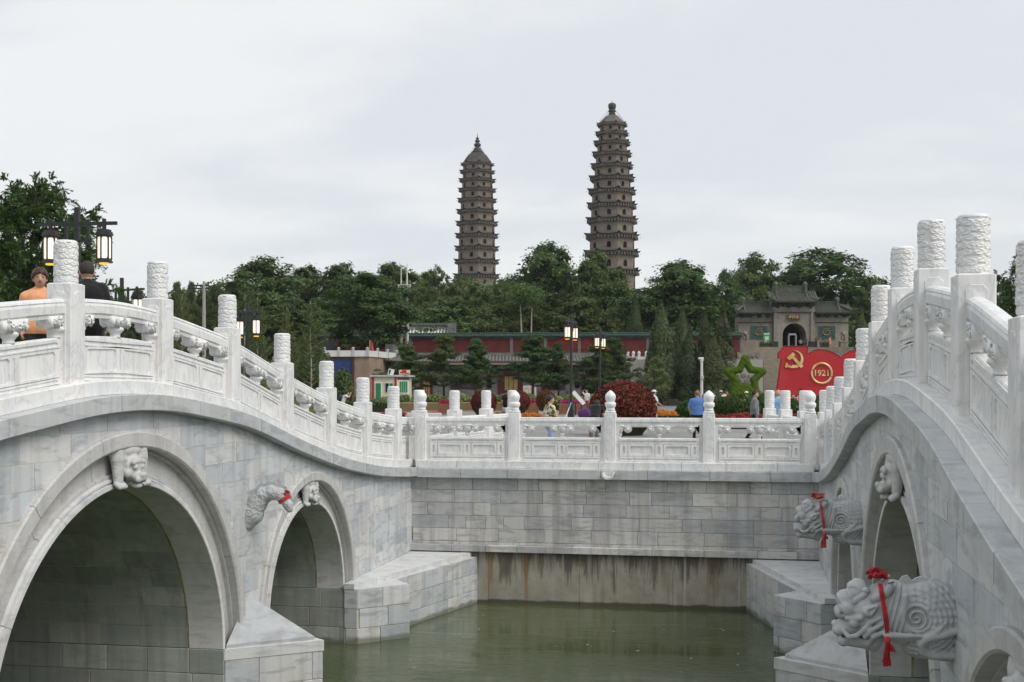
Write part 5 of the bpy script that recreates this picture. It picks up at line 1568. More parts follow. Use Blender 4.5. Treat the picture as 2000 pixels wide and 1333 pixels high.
def near_tree_proto(seed=77):
    """pinnate leaved tree seen fairly close"""
    rng = np.random.default_rng(seed); P_, N_, S_ = [], [], []
    b = MB(); pts = branch(b, (0, 0, -0.02), (0.02, 0, 0.55), 0.030, 0.014, rng, 6, 0.02, 9)
    V_, F_ = [], []; off = 0
    ends = []
    for i in range(38):
        a = i*2.4; h = (i+0.5)/38; r = 0.40*math.sin(math.pi*min(1, 0.15+0.83*h))**0.6*rng.uniform(0.5, 1.0)
        e = np.array([r*math.cos(a), r*math.sin(a), 0.18+0.74*h]); ends.append(e)
        bp = branch(b, pts[min(5, 1+int(h*5))], e, 0.010, 0.003, rng, 5, 0.08, 6)
        for k in range(34):
            d = rng.normal(0, 1, 3); d /= np.linalg.norm(d); d[2] = abs(d[2])*0.9-0.15
            q = e+d*rng.uniform(0.03, 0.15)*[1, 1, 0.9]
            if k % 3 == 0: branch(b, e*0.9+np.array(bp[3])*0.1, q, 0.0025, 0.0008, rng, 2, 0.05, 4)
            # a spray: several pinnate leaves, each a row of leaflets
            for j in range(5):
                dr = d*0.8+rng.normal(0, 0.6, 3)+[0, 0, 0.15]; dr /= np.linalg.norm(dr)
                sd_ = np.cross(dr, [0, 0, 1.0]); sd_ /= np.linalg.norm(sd_)+1e-9
                t = np.arange(1, 8)/7.0; L = rng.uniform(0.030, 0.055)
                for s_ in (-1, 1):
                    c = q+dr*(t[:, None]*L)+sd_*s_*0.008-np.array([0, 0, 1])*(t[:, None]**2)*L*0.35
                    P_.append(c); N_.append(np.tile(np.cross(sd_, dr)*0.9+[0, 0, 0.3], (7, 1)))
    v, f = leafcloud(np.concatenate(P_), np.concatenate(N_), 0.0095, rng, 0.42, 0.35)
    cm = npmesh('crown', v, f, False); cm.materials.append(M['leaf_near'])
    tm = b.mesh('trunk', True, False); tm.materials.append(M['bark'])
    return cm, tm
NEAR = near_tree_proto()
def tree(name, proto, label, px, d, ytop, wpx, zbase, wunit=0.84, cat='tree', group=None, ybase=None):
    q = at(px, d); zt = zat(ytop, d)
    if ybase is not None: zbase = zat(ybase, d)
    H = zt-zbase; w = wpx*mpp(d)/wunit
    t = thing(name, label, cat, (q.x, q.y, zbase), random.uniform(0, 6.28), group, (w, w, H))
    obj('crown', proto[0], None, t); obj('trunk', proto[1], None, t)
    return t

def blob_leaves(n, fn_pts, size, seed, aspect=0.5, tilt=0.6):
    rng = np.random.default_rng(seed); P0, N0 = fn_pts(rng, n)
    return leafcloud(P0, N0, size, rng, aspect, tilt)
def ball_pts(rx, rz, zc, shell=0.12, lump=0.0):
    def f(rng, n):
        d = rng.normal(0, 1, (n, 3)); d /= np.linalg.norm(d, axis=1)[:, None]
        r = 1-np.abs(rng.normal(0, shell, n))
        if lump: r += lump*np.sin(d[:, 0]*9+1)*np.sin(d[:, 1]*8)*np.cos(d[:, 2]*10)
        p = d*r[:, None]*[rx, rx, rz]+[0, 0, zc]
        return p, d+[0, 0, 0.25]
    return f
# ================================================================== background: frames aligned with the view of the temple hill
def frame(name, label, cat, px, d, z=ZP, turn=0.0, group=None):
    q = at(px, d)
    return thing(name, label, cat, (q.x, q.y, z), PSI+turn, group)
def struct(name, mb, mat, px, d, z=0.0, turn=0.0):
    q = at(px, d); o = mb.build(name, mat, None, loc=(q.x, q.y, z), rot=(0, 0, PSI+turn))
    return tag(o, kind='structure')
def U(px, px0, d): return (px-px0)*mpp(d)
def m_brick(name, a, b, mort, sc=1.0, bw=0.24, rh=0.07):
    t = NT(name); o = t.objc()
    # bricks on vertical faces: use (x+y, z)
    s = t.n('ShaderNodeSeparateXYZ'); t.l(o, s.inputs[0]); c = t.n('ShaderNodeCombineXYZ')
    t.l(t.math('ADD', s.outputs[0], s.outputs[1]), c.inputs[0]); t.l(s.outputs[2], c.inputs[1])
    br = t.n('ShaderNodeTexBrick'); t.l(c.outputs[0], br.inputs['Vector'])
    br.inputs['Scale'].default_value = sc; br.inputs['Brick Width'].default_value = bw; br.inputs['Row Height'].default_value = rh; br.inputs['Mortar Size'].default_value = 0.008
    t.put(br.inputs['Color1'], a); t.put(br.inputs['Color2'], b); t.put(br.inputs['Mortar'], mort)
    n = t.noise(o, 0.9, 6, 0.65); cc = t.mix(0.55, br.outputs[0], t.ramp(n, [(0.3, 0.30), (0.7, 0.70)]), 'OVERLAY')
    t.bump(br.outputs['Fac'], 0.2, 0.01)
    return t.fin(cc, 0.85, 0.15)
M['pagoda'] = m_brick('pagoda_brick', (0.19, 0.156, 0.124), (0.24, 0.20, 0.16), (0.165, 0.138, 0.112), 1.0, 0.5, 0.14)
M['pagoda_dark'] = plain('weathered_eave_brick', (0.078, 0.073, 0.069), 0.9, 0.1, 0, 0.35, 1.5)
M['eave_grey'] = plain('grey_eave_brick', (0.165, 0.145, 0.125), 0.9, 0.1, 0, 0.35, 1.5)
M['dark'] = plain('dark_opening', (0.012, 0.012, 0.012), 0.9, 0.05)  # near-black colour standing in for shade inside openings; notice boards share it
M['gatebrick'] = m_brick('gate_brick', (0.25, 0.225, 0.19), (0.31, 0.28, 0.24), (0.23, 0.21, 0.185), 1.0, 0.36, 0.11)
M['greybrick'] = m_brick('grey_brick', (0.13, 0.13, 0.13), (0.19, 0.19, 0.185), (0.20, 0.20, 0.195), 1.0, 0.42, 0.13)
M['redwall'] = plain('dark_red_plaster', (0.135, 0.038, 0.034), 0.9, 0.1, 0, 0.25, 0.9)
M['greentile'] = plain('green_glazed_tile', (0.024, 0.056, 0.040), 0.5, 0.35, 0, 0.5, 3.0)
M['greytile'] = plain('grey_roof_tile', (0.17, 0.155, 0.13), 0.8, 0.2, 0, 0.35, 2.0)
M['darktile'] = plain('dark_roof_tile', (0.055, 0.06, 0.055), 0.7, 0.3, 0, 0.4, 2.5)
M['glazed'] = plain('dark_green_glazed_tile', (0.070, 0.085, 0.060), 0.5, 0.4, 0, 0.55, 3.0)
M['tan'] = plain('tan_render', (0.26, 0.195, 0.145), 0.9, 0.1, 0, 0.25, 0.8)
M['stonestep'] = plain('sandstone_step', (0.235, 0.205, 0.16), 0.9, 0.1, 0, 0.2, 1.5)
M['whitepaint'] = plain('white_paint', (0.62, 0.61, 0.58), 0.7, 0.2, 0, 0.1, 2)
M['black'] = plain('black_metal', (0.018, 0.018, 0.020), 0.45, 0.5)
M['wood'] = plain('red_brown_wood', (0.24, 0.105, 0.060), 0.7, 0.2, 0, 0.3, 9)
M['bamboo'] = plain('tan_lattice_wood', (0.42, 0.29, 0.15), 0.7, 0.2, 0, 0.25, 9)
M['soil'] = plain('hill_soil', (0.045, 0.05, 0.028), 0.95, 0.05, 0, 0.4, 0.5)
M['steel'] = plain('grey_steel', (0.45, 0.46, 0.47), 0.4, 0.5, 0.3, 0.08)

# ---- terraces and hill
TERR = 4.7
mb = MB(); mb.box(-130, U(1445, 1000, 150), 0, 300, -1.0, TERR+0.15); mb.box(U(1680, 1000, 150), 95, 0, 300, -1.0, TERR+0.15)
struct('upper_terrace', mb, M['soil'], 1000, 136, ZP)
GT = zat(682, 186)-0.0
mb = MB(); mb.box(-11.5, 14, 0, 60, -1.0, GT-ZP)
gate_terrace = struct('gate_terrace', mb, M['stonestep'], 1550, 178, ZP)
def hill_h(u, d):
    s = np.clip((d-172)/200.0, 0, 1); side = np.exp(-((u-5)/150.0)**4)
    return TERR-0.2+(24*s*s*(3-2*s))*side
us = np.linspace(-260, 260, 60); ds = np.linspace(170, 700, 50)
v = []; rngh = np.random.default_rng(5)
for d in ds:
    for u in us:
        X_, Y_ = u*_c-d*_s, d*_c+u*_s
        v.append((X_, Y_, float(hill_h(u, d))+float(rngh.normal(0, 0.15))))
f = [(j*60+i, j*60+i+1, (j+1)*60+i+1, (j+1)*60+i) for j in range(49) for i in range(59)]
tag(obj('hill', mesh('hill', v, f, True), M['soil']), kind='structure')

# ---- retaining wall of the terrace (tan render, rubble on the right)
rw = frame('retaining_wall', 'tall tan rendered retaining wall behind the ticket building with white railing', 'wall', 1000, 134.6)
mb = MB(); mb.box(U(640, 1000, 134.6), U(1290, 1000, 134.6), 0, 1.2, 0, TERR+0.2); mb.build('rendered_face', M['tan'], rw)
mb = MB()
mb.box(U(1215, 1000, 134.6), U(1300, 1000, 134.6), -0.15, 0.0, TERR-0.05, TERR+0.55)
for px in (1226, 1237, 1248, 1262): 
    x = U(px, 1000, 134.6); mb.box(x-0.14, x+0.14, -0.2, 0.05, TERR, TERR+0.85); mb.lathe([(.16, TERR+.85), (.18, TERR+.95), (.10, TERR+1.1), (.02, TERR+1.15)], 8, (x, -0.07))
mb.build('white_railing', M['whitepaint'], rw)['kind'] = 'stuff'
def rubble(parent, x0, x1, y, z0, z1, seed, cell=0.55, mat=None):
    """irregular stones laid in mortar, each its own piece"""
    rng = np.random.default_rng(seed)
    z = z0
    while z < z1-0.1:
        h = rng.uniform(0.32, 0.55); x = x0-rng.uniform(0, .4)
        while x < x1:
            w = rng.uniform(0.4, 0.85)
            cx, cz = x+w/2, z+h/2+rng.uniform(-.06, .06)
            n = 7; poly = []
            for k in range(n):
                t = 2*math.pi*k/n+rng.uniform(-.25, .25)
                poly.append((cx+math.cos(t)*w*0.52*rng.uniform(.82, 1.05), cz+math.sin(t)*h*0.54*rng.uniform(.82, 1.05)))
            o = rng.uniform(0.05, 0.14)
            v = [(a, y+0.05, c) for a, c in poly]+[(a*0.85+cx*0.15, y-o, c*0.85+cz*0.15) for a, c in poly]
            f = [tuple(range(n, 2*n))]+[(i, (i+1) % n, (i+1) % n+n, i+n) for i in range(n)]
            if min(a for a, _ in poly) > x0-0.15 and max(a for a, _ in poly) < x1+0.15 and max(c for _, c in poly) < z1+0.1:
                obj('stone', fixn(mesh('stone', v, f)), mat or M['rubble'], parent)
            x += w*0.98
        z += h*0.96
t = NT('rubble_stone'); r_ = t.rand()
c_ = t.ramp(r_, [(0, (0.15, 0.135, 0.115)), (0.4, (0.24, 0.22, 0.19)), (0.7, (0.19, 0.18, 0.17)), (1, (0.31, 0.29, 0.26))])
c_ = t.mix(0.5, c_, t.ramp(t.noise(t.pos(), 3, 5, .6), [(.3, .3), (.7, .7)]), 'OVERLAY'); M['rubble'] = t.fin(c_, .9, .1)
rb = frame('rubble_wall', 'long rubble stone wall behind the row of cypresses', 'wall', 1360, 133)
mb = MB(); mb.box(U(1232, 1360, 133), U(1490, 1360, 133), 0, 1.2, 0, 4.9); mb.build('mortar_core', M['darkmortar'], rb)
rubble(rb, U(1235, 1360, 133), U(1488, 1360, 133), 0.0, 0.0, 3.4, 3, 0.6)
sw = frame('stone_wing_wall', 'pale rubble stone wall beside the temple stairs behind the green star', 'wall', 1462, 150)
mb = MB(); mb.box(U(1440, 1462, 150), U(1484, 1462, 150), 0, 30, 0, 6.2); mb.box(U(1440, 1462, 150), U(1484, 1462, 150), 0.3, 30, 6.2, 7.6); mb.build('mortar_core', M['stonestep'], sw)
rubble(sw, U(1441, 1462, 150), U(1483, 1462, 150), 0.0, 0.2, 6.1, 8, 0.6, M['rubble'])
# ---- temple stairs
stp = frame('stone_stairs', 'broad sandstone stairs climbing to the temple gate behind the red board', 'stairs', 1550, 151)
nst = 44; run = 27.0; rise = (GT-ZP)/nst
for i in range(nst):
    mb = MB(); hw = 66*mpp(151); mb.cbox(U(1487, 1550, 151), U(1640, 1550, 151), run*i/nst, run*(i+1)/nst+0.3, rise*i-0.05, rise*(i+1), 0.02); mb.build('step', M['stonestep'], stp)
mb = MB(); x = U(1486, 1550, 151); mb.add([(x-0.35, 0, 0), (x, 0, 0), (x, 0, 0.9), (x-0.35, 0, 0.9), (x-0.35, run, GT-ZP), (x, run, GT-ZP), (x, run, GT-ZP+0.9), (x-0.35, run, GT-ZP+0.9)], [(0, 1, 2, 3), (7, 6, 5, 4), (0, 4, 5, 1), (1, 5, 6, 2), (2, 6, 7, 3), (3, 7, 4, 0)])
mb.build('parapet', M['stonestep'], stp)

# ---- tiled roof helper: slab with rounded tile ribs and eave ends
def tile_roof(parent, name, x0, x1, ye, ze, yr, zr, mat, pitch=0.3, r=0.07, sag=0.12, lift=0.0, mat2=None):
    """front slope from eave (ye,ze) to ridge (yr,zr); tile ribs run down the slope"""
    n = 6
    def prof(t, x):
        e = abs((x-(x0+x1)/2)/((x1-x0)/2))
        return ye+(yr-ye)*t, ze+(zr-ze)*t - sag*math.sin(math.pi*t)*1.0 + lift*(1-t)**2*max(0, (e-0.75)/0.25)**2
    b = MB(); m = 12
    for i in range(m):
        for k in range(n):
            q = []
            for xx in (x0+(x1-x0)*i/m, x0+(x1-x0)*(i+1)/m):
                for t in (k/n, (k+1)/n):
                    y, z = prof(t, xx); q += [(xx, y, z), (xx, y+0.02, z-0.16)]
            b.add(q, [(0, 2, 6, 4), (1, 5, 7, 3), (0, 4, 5, 1), (2, 3, 7, 6), (0, 1, 3, 2), (4, 6, 7, 5)])
    sl = b.build(name, mat2 or mat, parent, fix=False)
    b = MB(); x = x0+pitch/2
    while x < x1:
        b.tube([(x, *prof(t, x)) for t in (-0.03, 0.2, 0.4, 0.6, 0.8, 1.0)], r, 6); x += pitch
    rb_ = b.build('tile_ribs', mat, sl); rb_['kind'] = 'stuff'
    return sl

# ---- ticket building in front
TBD = 124.0
tb = frame('ticket_building', 'long low grey brick building with tiled roof and dark red doors behind the pines', 'building', 985, TBD)
ux = lambda px: U(px, 985, TBD)
Z = lambda py: zat(py, TBD)-ZP
mb = MB(); mb.box(ux(740), ux(1218), 0.0, 8, 0, Z(718)); mb.build('wall', M['greybrick'], tb)
mb = MB(); mb.box(ux(738), ux(1220), -0.5, 0.2, Z(722), Z(713)); mb.box(ux(740), ux(1218), -0.25, 0.1, Z(730), Z(723.5)); mb.build('cornice', M['darktile'], tb)
tile_roof(tb, 'roof', ux(734), ux(1232), -1.5, Z(706.5), 2.6, Z(694), M['greytile'], 0.34, 0.085, 0.08, 0.35, M['darktile'])
mb = MB(); mb.box(ux(760), ux(1200), 2.4, 2.9, Z(695), Z(688)); mb.build('ridge', M['greybrick'], tb)
mb = MB()
for t_ in np.linspace(0, 1, 7)[:-1]:
    pass
mb.tube([(ux(1205), 2.6, Z(688)), (ux(1212), 1.4, Z(692)), (ux(1222), 0, Z(701)), (ux(1234), -1.6, Z(704))], 0.22, 8)
mb.tube([(ux(1234), -1.6, Z(704)), (ux(1238), -1.9, Z(700))], 0.15, 6); mb.build('hip_ridge', M['greytile'], tb)
mb = MB(); mb.box(ux(1203), ux(1214), 2.0, 3.0, Z(690), Z(680)); mb.build('ridge_ornament', M['darktile'], tb)
M['doorred'] = plain('dark_red_joinery', (0.10, 0.018, 0.018), .5, .3, 0, .2, 3); M['gold'] = plain('tan_door_panel', (0.33, 0.235, 0.10), .6, .2, 0, .15, 3)
M['glass'] = NT('dark_glass').fin((0.02, 0.022, 0.024), 0.08, 0.5)
def bay(px0, px1, y0, y1, kind):
    w = MB(); w.box(ux(px0), ux(px1), -0.06, 0.02, Z(y1), Z(y0)); o = w.build('door_bay' if kind == 'door' else 'window_bay', M['doorred'], tb)
    if kind == 'door':
        k = 3; a0, a1 = px0+(px1-px0)*.27, px0+(px1-px0)*.80
        for i in range(k):
            w = MB(); w.box(ux(a0+(a1-a0)*i/k)+.03, ux(a0+(a1-a0)*(i+1)/k)-.03, -0.12, -0.061, Z(y1), Z(y0+3)); w.build('door_leaf', M['gold'], o)
    elif kind == 'dark':
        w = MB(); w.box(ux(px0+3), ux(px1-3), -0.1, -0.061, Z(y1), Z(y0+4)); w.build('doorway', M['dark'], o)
    else:
        k = 4
        for i in range(k):
            w = MB(); w.box(ux(px0+1+(px1-px0-2)*i/k)+.06, ux(px0+1+(px1-px0-2)*(i+1)/k)-.06, -0.10, -0.061, Z(y1-2), Z(y0+3)); w.build('pane', M['glass'], o)
bay(972, 1021, 733, 782, 'door'); bay(1057, 1104, 733, 762, 'window'); bay(1135, 1168, 733, 782, 'dark'); bay(820, 845, 735, 782, 'door'); bay(880, 941, 735, 760, 'window'); bay(775, 800, 735, 782, 'dark')
for px in (951, 1123, 1190):
    w = MB(); w.box(ux(px), ux(px+9), -0.09, 0.01, Z(758), Z(741)); o = w.build('notice_board', M['dark'], tb)
for pxa in (972, 1057, 1135):
    w = MB(); w.box(ux(pxa-8), ux(pxa+54), -0.28, -0.02, Z(731.5), Z(728)); w.build('lintel', M['doorred'], tb)

# ---- red wall with green tiled coping
rwd = 152.0
rr = frame('red_wall', 'long dark red plastered wall with green glazed tile coping behind the ticket building', 'wall', 1030, rwd, TERR, R(-4.0))
ur = lambda px: U(px, 1030, rwd)
zr0, zr1 = zat(692, rwd)-TERR-0.8, zat(657, rwd)-TERR
mb = MB(); mb.box(ur(600), ur(1445), 0, 0.6, -0.5, zr1); mb.build('wall_core', M['greybrick'], rr)
pil = [600+66.2*i for i in range(13)]+[1442]
for a, b_ in zip(pil[:-1], pil[1:]):
    if b_-a < 12: continue
    mb = MB(); mb.cbox(ur(a+5), ur(b_-1), -0.05, 0.3, -0.4, zr1-0.3, 0.02); mb.build('plaster_panel', M['redwall'], rr)
    mb = MB(); mb.box(ur(a-1), ur(a+4.6), -0.11, 0.3, -0.4, zr1-0.12); mb.build('pilaster', M['greybrick'], rr)
mb = MB(); mb.box(ur(600), ur(1445), -0.22, 0.8, zr1-0.12, zr1+0.02); mb.build('coping_course', M['darktile'], rr)
tile_roof(rr, 'coping_tiles', ur(600), ur(1445), -0.40, zr1+0.03, 0.3, zr1+0.30, M['greentile'], 0.30, 0.085, 0.02)
mb = MB(); mb.tube([(ur(600), .32, zr1+.36), (ur(1000), .32, zr1+.36), (ur(1445), .32, zr1+.36)], .10, 8); mb.build('coping_ridge', M['greentile'], rr)
def text_mesh(s, size, depth=0.01, bold=0.0):
    cu = bpy.data.curves.new('lettering', 'FONT'); cu.body = s; cu.size = size; cu.extrude = depth; cu.align_x = 'CENTER'; cu.align_y = 'CENTER'; cu.offset = bold; cu.resolution_u = 3
    o = bpy.data.objects.new('lettering', cu); COL.objects.link(o)
    bpy.context.view_layer.update(); dg = bpy.context.evaluated_depsgraph_get()
    m = bpy.data.meshes.new_from_object(o.evaluated_get(dg)); bpy.data.objects.remove(o); return m
def lettering(s, size, mat, parent, loc, depth=0.01, name='lettering', bold=0.0, sx=1.0):
    m = text_mesh(s, size, depth, bold)
    o = obj(name, m, None, parent, loc, (R(90), 0, 0), (sx, 1, 1)); m.materials.clear(); m.materials.append(mat); return o
M['faintred'] = plain('bright_red_lettering', (0.40, 0.030, 0.040), .7, .2, 0, .2, 4)
for ch_, px in (('售', 1098), ('票', 1122), ('处', 1147)):
    lettering(ch_, 1.05, M['faintred'], rr, (ur(px), -0.075, zat(668, rwd)-TERR), .01)
lettering('TICKET OFFICE', 0.5, M['faintred'], rr, (ur(1122), -0.075, zat(680, rwd)-TERR), .01)

# ---- tiled hall roof behind the red wall
hd_ = 168.0
hl = frame('side_hall', 'small hall with a patched white and brown tile roof above the red wall', 'building', 835, hd_, TERR)
uh = lambda px: U(px, 835, hd_); Zh = lambda py: zat(py, hd_)-TERR
mb = MB(); mb.box(uh(780), uh(884), 0, 7, 0, Zh(655)); mb.build('wall', M['greybrick'], hl)
tile_roof(hl, 'roof', uh(776), uh(876), -1.2, Zh(657), 3.0, Zh(640), M['greytile'], 0.42, 0.10, 0.05, 0.0, M['whitepaint'])
mb = MB(); mb.box(uh(782), uh(878), 2.6, 3.3, Zh(644), Zh(634)); mb.build('white_gable', M['whitepaint'], hl)
tile_roof(hl, 'upper_roof', uh(786), uh(890), 2.2, Zh(634), 3.6, Zh(629), M['darktile'], 0.42, 0.10, 0.0)
mb = MB(); mb.box(uh(874), uh(889), -0.4, 4, Zh(662), Zh(632)); mb.build('side_wall', M['greybrick'], hl)
hh_ = frame('distant_hall', 'dark tiled hall roof peeping between pagoda and trees', 'building', 1255, 240, zat(640, 240))
tile_roof(hh_, 'roof', U(1240, 1255, 240), U(1275, 1255, 240), -1, zat(611, 240)-zat(640, 240), 2, zat(601, 240)-zat(640, 240), M['greytile'], .5, .12, .1, .3, M['darktile'])
mb = MB(); mb.box(U(1241, 1255, 240), U(1274, 1255, 240), 0, 5, -6, zat(610, 240)-zat(640, 240)); mb.build('wall', M['greybrick'], hh_)
hh_ = frame('distant_hall', 'grey tiled hall roof above the temple gate among the trees', 'building', 1508, 225, zat(600, 225))
tile_roof(hh_, 'roof', U(1494, 1508, 225), U(1540, 1508, 225), -1, zat(570, 225)-zat(600, 225), 2.5, zat(549, 225)-zat(600, 225), M['greytile'], .5, .12, .1, .3, M['greentile'])
mb = MB(); mb.box(U(1496, 1508, 225), U(1538, 1508, 225), 0, 5, -9, zat(571, 225)-zat(600, 225)); mb.build('wall', M['greybrick'], hh_)

# ---- left platform with blue mural
PD = 118.0
pf = frame('viewing_platform', 'brown rendered platform with white railing and a blue tile mural', 'platform', 690, PD)
up_ = lambda px: U(px, 690, PD); Zp = lambda py: zat(py, PD)-ZP
mb = MB(); mb.prism([(up_(612), 0), (up_(721), 0), (up_(768), 12), (up_(768), 17), (up_(612), 17)], 0, Zp(696)); mb.build('rendered_wall', M['tan'], pf)
mb = MB(); mb.prism([(up_(610), -0.2), (up_(722), -0.2), (up_(772), 12), (up_(772), 12.5), (up_(720), 0.3), (up_(610), 0.3)], Zp(697), Zp(685)); mb.build('parapet', M['whitepaint'], pf)
for px, y in ((622, -.1), (634, -.1), (662, -.1), (690, -.1), (718, -.1), (732, 2.6), (745, 5.8), (758, 9)):
    mb = MB(); x = up_(px); mb.cbox(x-.13, x+.13, y-.18, y+.1, Zp(697), Zp(683), .02); mb.lathe([(.10, Zp(683)), (.15, Zp(681.5)), (.15, Zp(680)), (.05, Zp(678.5))], 8, (x, y-.04)); mb.build('railing_post', M['steel'], pf)
t = NT('blue_glazed_tile'); o_ = t.objc(); br = t.n('ShaderNodeTexBrick'); sp_ = t.n('ShaderNodeSeparateXYZ'); t.l(o_, sp_.inputs[0]); cb_ = t.n('ShaderNodeCombineXYZ'); t.l(sp_.outputs[0], cb_.inputs[0]); t.l(sp_.outputs[2], cb_.inputs[1]); t.l(cb_.outputs[0], br.inputs['Vector'])
br.offset = 0; br.inputs['Scale'].default_value = 1; br.inputs['Brick Width'].default_value = .35; br.inputs['Row Height'].default_value = .35; br.inputs['Mortar Size'].default_value = .02
t.put(br.inputs['Color1'], (0.008, 0.025, 0.13)); t.put(br.inputs['Color2'], (0.012, 0.045, 0.19)); t.put(br.inputs['Mortar'], (0.02, 0.03, 0.06)); M['bluetile'] = t.fin(br.outputs[0], .25, .5)
mb = MB(); mb.box(up_(636), up_(692), -0.10, 0.0, 0, Zp(698)); fr_ = mb.build('mural_frame', plain('dark_brown_tile', (0.075, 0.03, 0.028), .6), pf)
mb = MB(); mb.box(up_(640), up_(688), -0.14, -0.101, 0, Zp(701)); mb.build('mural_border', plain('dark_blue_border', (0.02, 0.025, 0.05), .5), fr_)
mb = MB(); mb.box(up_(644), up_(684), -0.17, -0.141, 0, Zp(705)); mb.build('tile_field', M['bluetile'], fr_)
# things on the platform terrace
hoard = frame('dark_hoarding', 'dark grey gate hoarding with a small red notice on the terrace', 'hoarding', 657, 140, TERR)
mb = MB(); mb.box(U(630, 657, 140), U(676, 657, 140), 0, .2, 0, zat(664, 140)-TERR); mb.build('panel', plain('dark_grey_panel', (0.045, 0.046, 0.052), .6), hoard)
mb = MB(); mb.box(U(655, 657, 140), U(661, 657, 140), -.06, -.01, zat(675, 140)-TERR, zat(670, 140)-TERR); mb.build('red_notice', plain('red_notice', (.5, .03, .03), .6), hoard)
cab = frame('equipment_cabinet', 'pale grey equipment cabinet on the terrace beside the mast', 'cabinet', 765, 141, TERR)
mb = MB(); mb.cbox(U(752, 765, 141), U(785, 765, 141), 0, 1.5, 0, zat(672, 141)-TERR, .03); mb.build('housing', plain('cabinet_grey', (.33, .36, .34), .5), cab)
mb = MB(); mb.box(U(767, 765, 141), U(784, 765, 141), -.03, -.005, .3, zat(674, 141)-TERR); mb.build('door', plain('cabinet_door', (.45, .48, .46), .5), cab)
fl = frame('red_flag', 'small red flag leaning on the platform railing', 'flag', 721, 118.5, zat(684, 118.5))
mb = MB(); mb.tube([(0, 0, -.4), (.08, 0, .95)], .025, 6); mb.build('pole', M['steel'], fl)
mb = MB(); vv = []
for i in range(7):
    for j in range(5):
        u_, w_ = i/6, j/4; vv.append((.08-.02*(1-w_)+.02+u_*(.36-.12*(1-w_)), .07*math.sin(u_*5+w_*2), .93-.85*w_-.18*u_))
mb.add(vv, [(i*5+j, i*5+j+1, i*5+5+j+1, i*5+5+j) for i in range(6) for j in range(4)]); mb.build('cloth', plain('flag_red', (.55, .07, .06), .7), fl, fix=False)

# ---- mast and utility pole
ms = frame('antenna_mast', 'white telecom mast with antenna panels rising among the trees', 'mast', 795, 146, TERR)
Zm = lambda py: zat(py, 146)-TERR
mb = MB(); mb.tube([(0, 0, 0), (0, 0, Zm(600)), (0, 0, Zm(516))], [.22, .17, .05], 8); mb.build('pole', M['whitepaint'], ms)
mb = MB(); x = U(783, 795, 146); mb.tube([(x, .3, 0), (x, .3, Zm(600)), (x, .3, Zm(520))], [.2, .14, .04], 8); mb.build('pole', M['whitepaint'], ms)
for px in (779, 783, 788, 792, 797, 801):
    x = U(px, 795, 146); mb = MB(); mb.cbox(x-.09, x+.09, -.35, -.2, Zm(575 if px < 790 else 572), Zm(556), .02); mb.build('antenna_panel', M['whitepaint'], ms)
mb = MB()
for py in (560, 571): mb.tube([(U(778, 795, 146), -.15, Zm(py)), (U(803, 795, 146), -.15, Zm(py))], .03, 5)
mb.build('crossarm', M['steel'], ms)
up2 = frame('utility_pole', 'plain concrete utility pole left of the wooded hill', 'pole', 398.5, 88)
mb = MB(); mb.tube([(0, 0, 0), (0, 0, zat(550, 88)-ZP)], [.17, .10], 10); mb.build('pole', plain('concrete_pole', (.33, .32, .30), .9), up2)
for py, w in ((558, .9), (564, 1.1)):
    mb = MB(); z_ = zat(py, 88)-ZP; mb.box(-w, w*.4, -.05, .05, z_-.05, z_+.05)
    for q_ in (-w+.05, -w*.5, w*.35): mb.lathe([(.02, z_+.05), (.05, z_+.1), (.05, z_+.17), (.01, z_+.2)], 8, (q_, 0))
    mb.build('crossarm', M['black'], up2)
for q_, py in enumerate((557, 563)):
    z_ = zat(py, 88)-ZP; mb = MB(); mb.tube([(-.8, 0, z_), (-6, 8, z_-.25), (-12, 18, z_-.1)], .007, 4); mb.tube([(.3, 0, z_), (6, 10, z_-.3), (16, 26, z_+.2)], .005, 4); mb.build('wire', M['black'], up2)
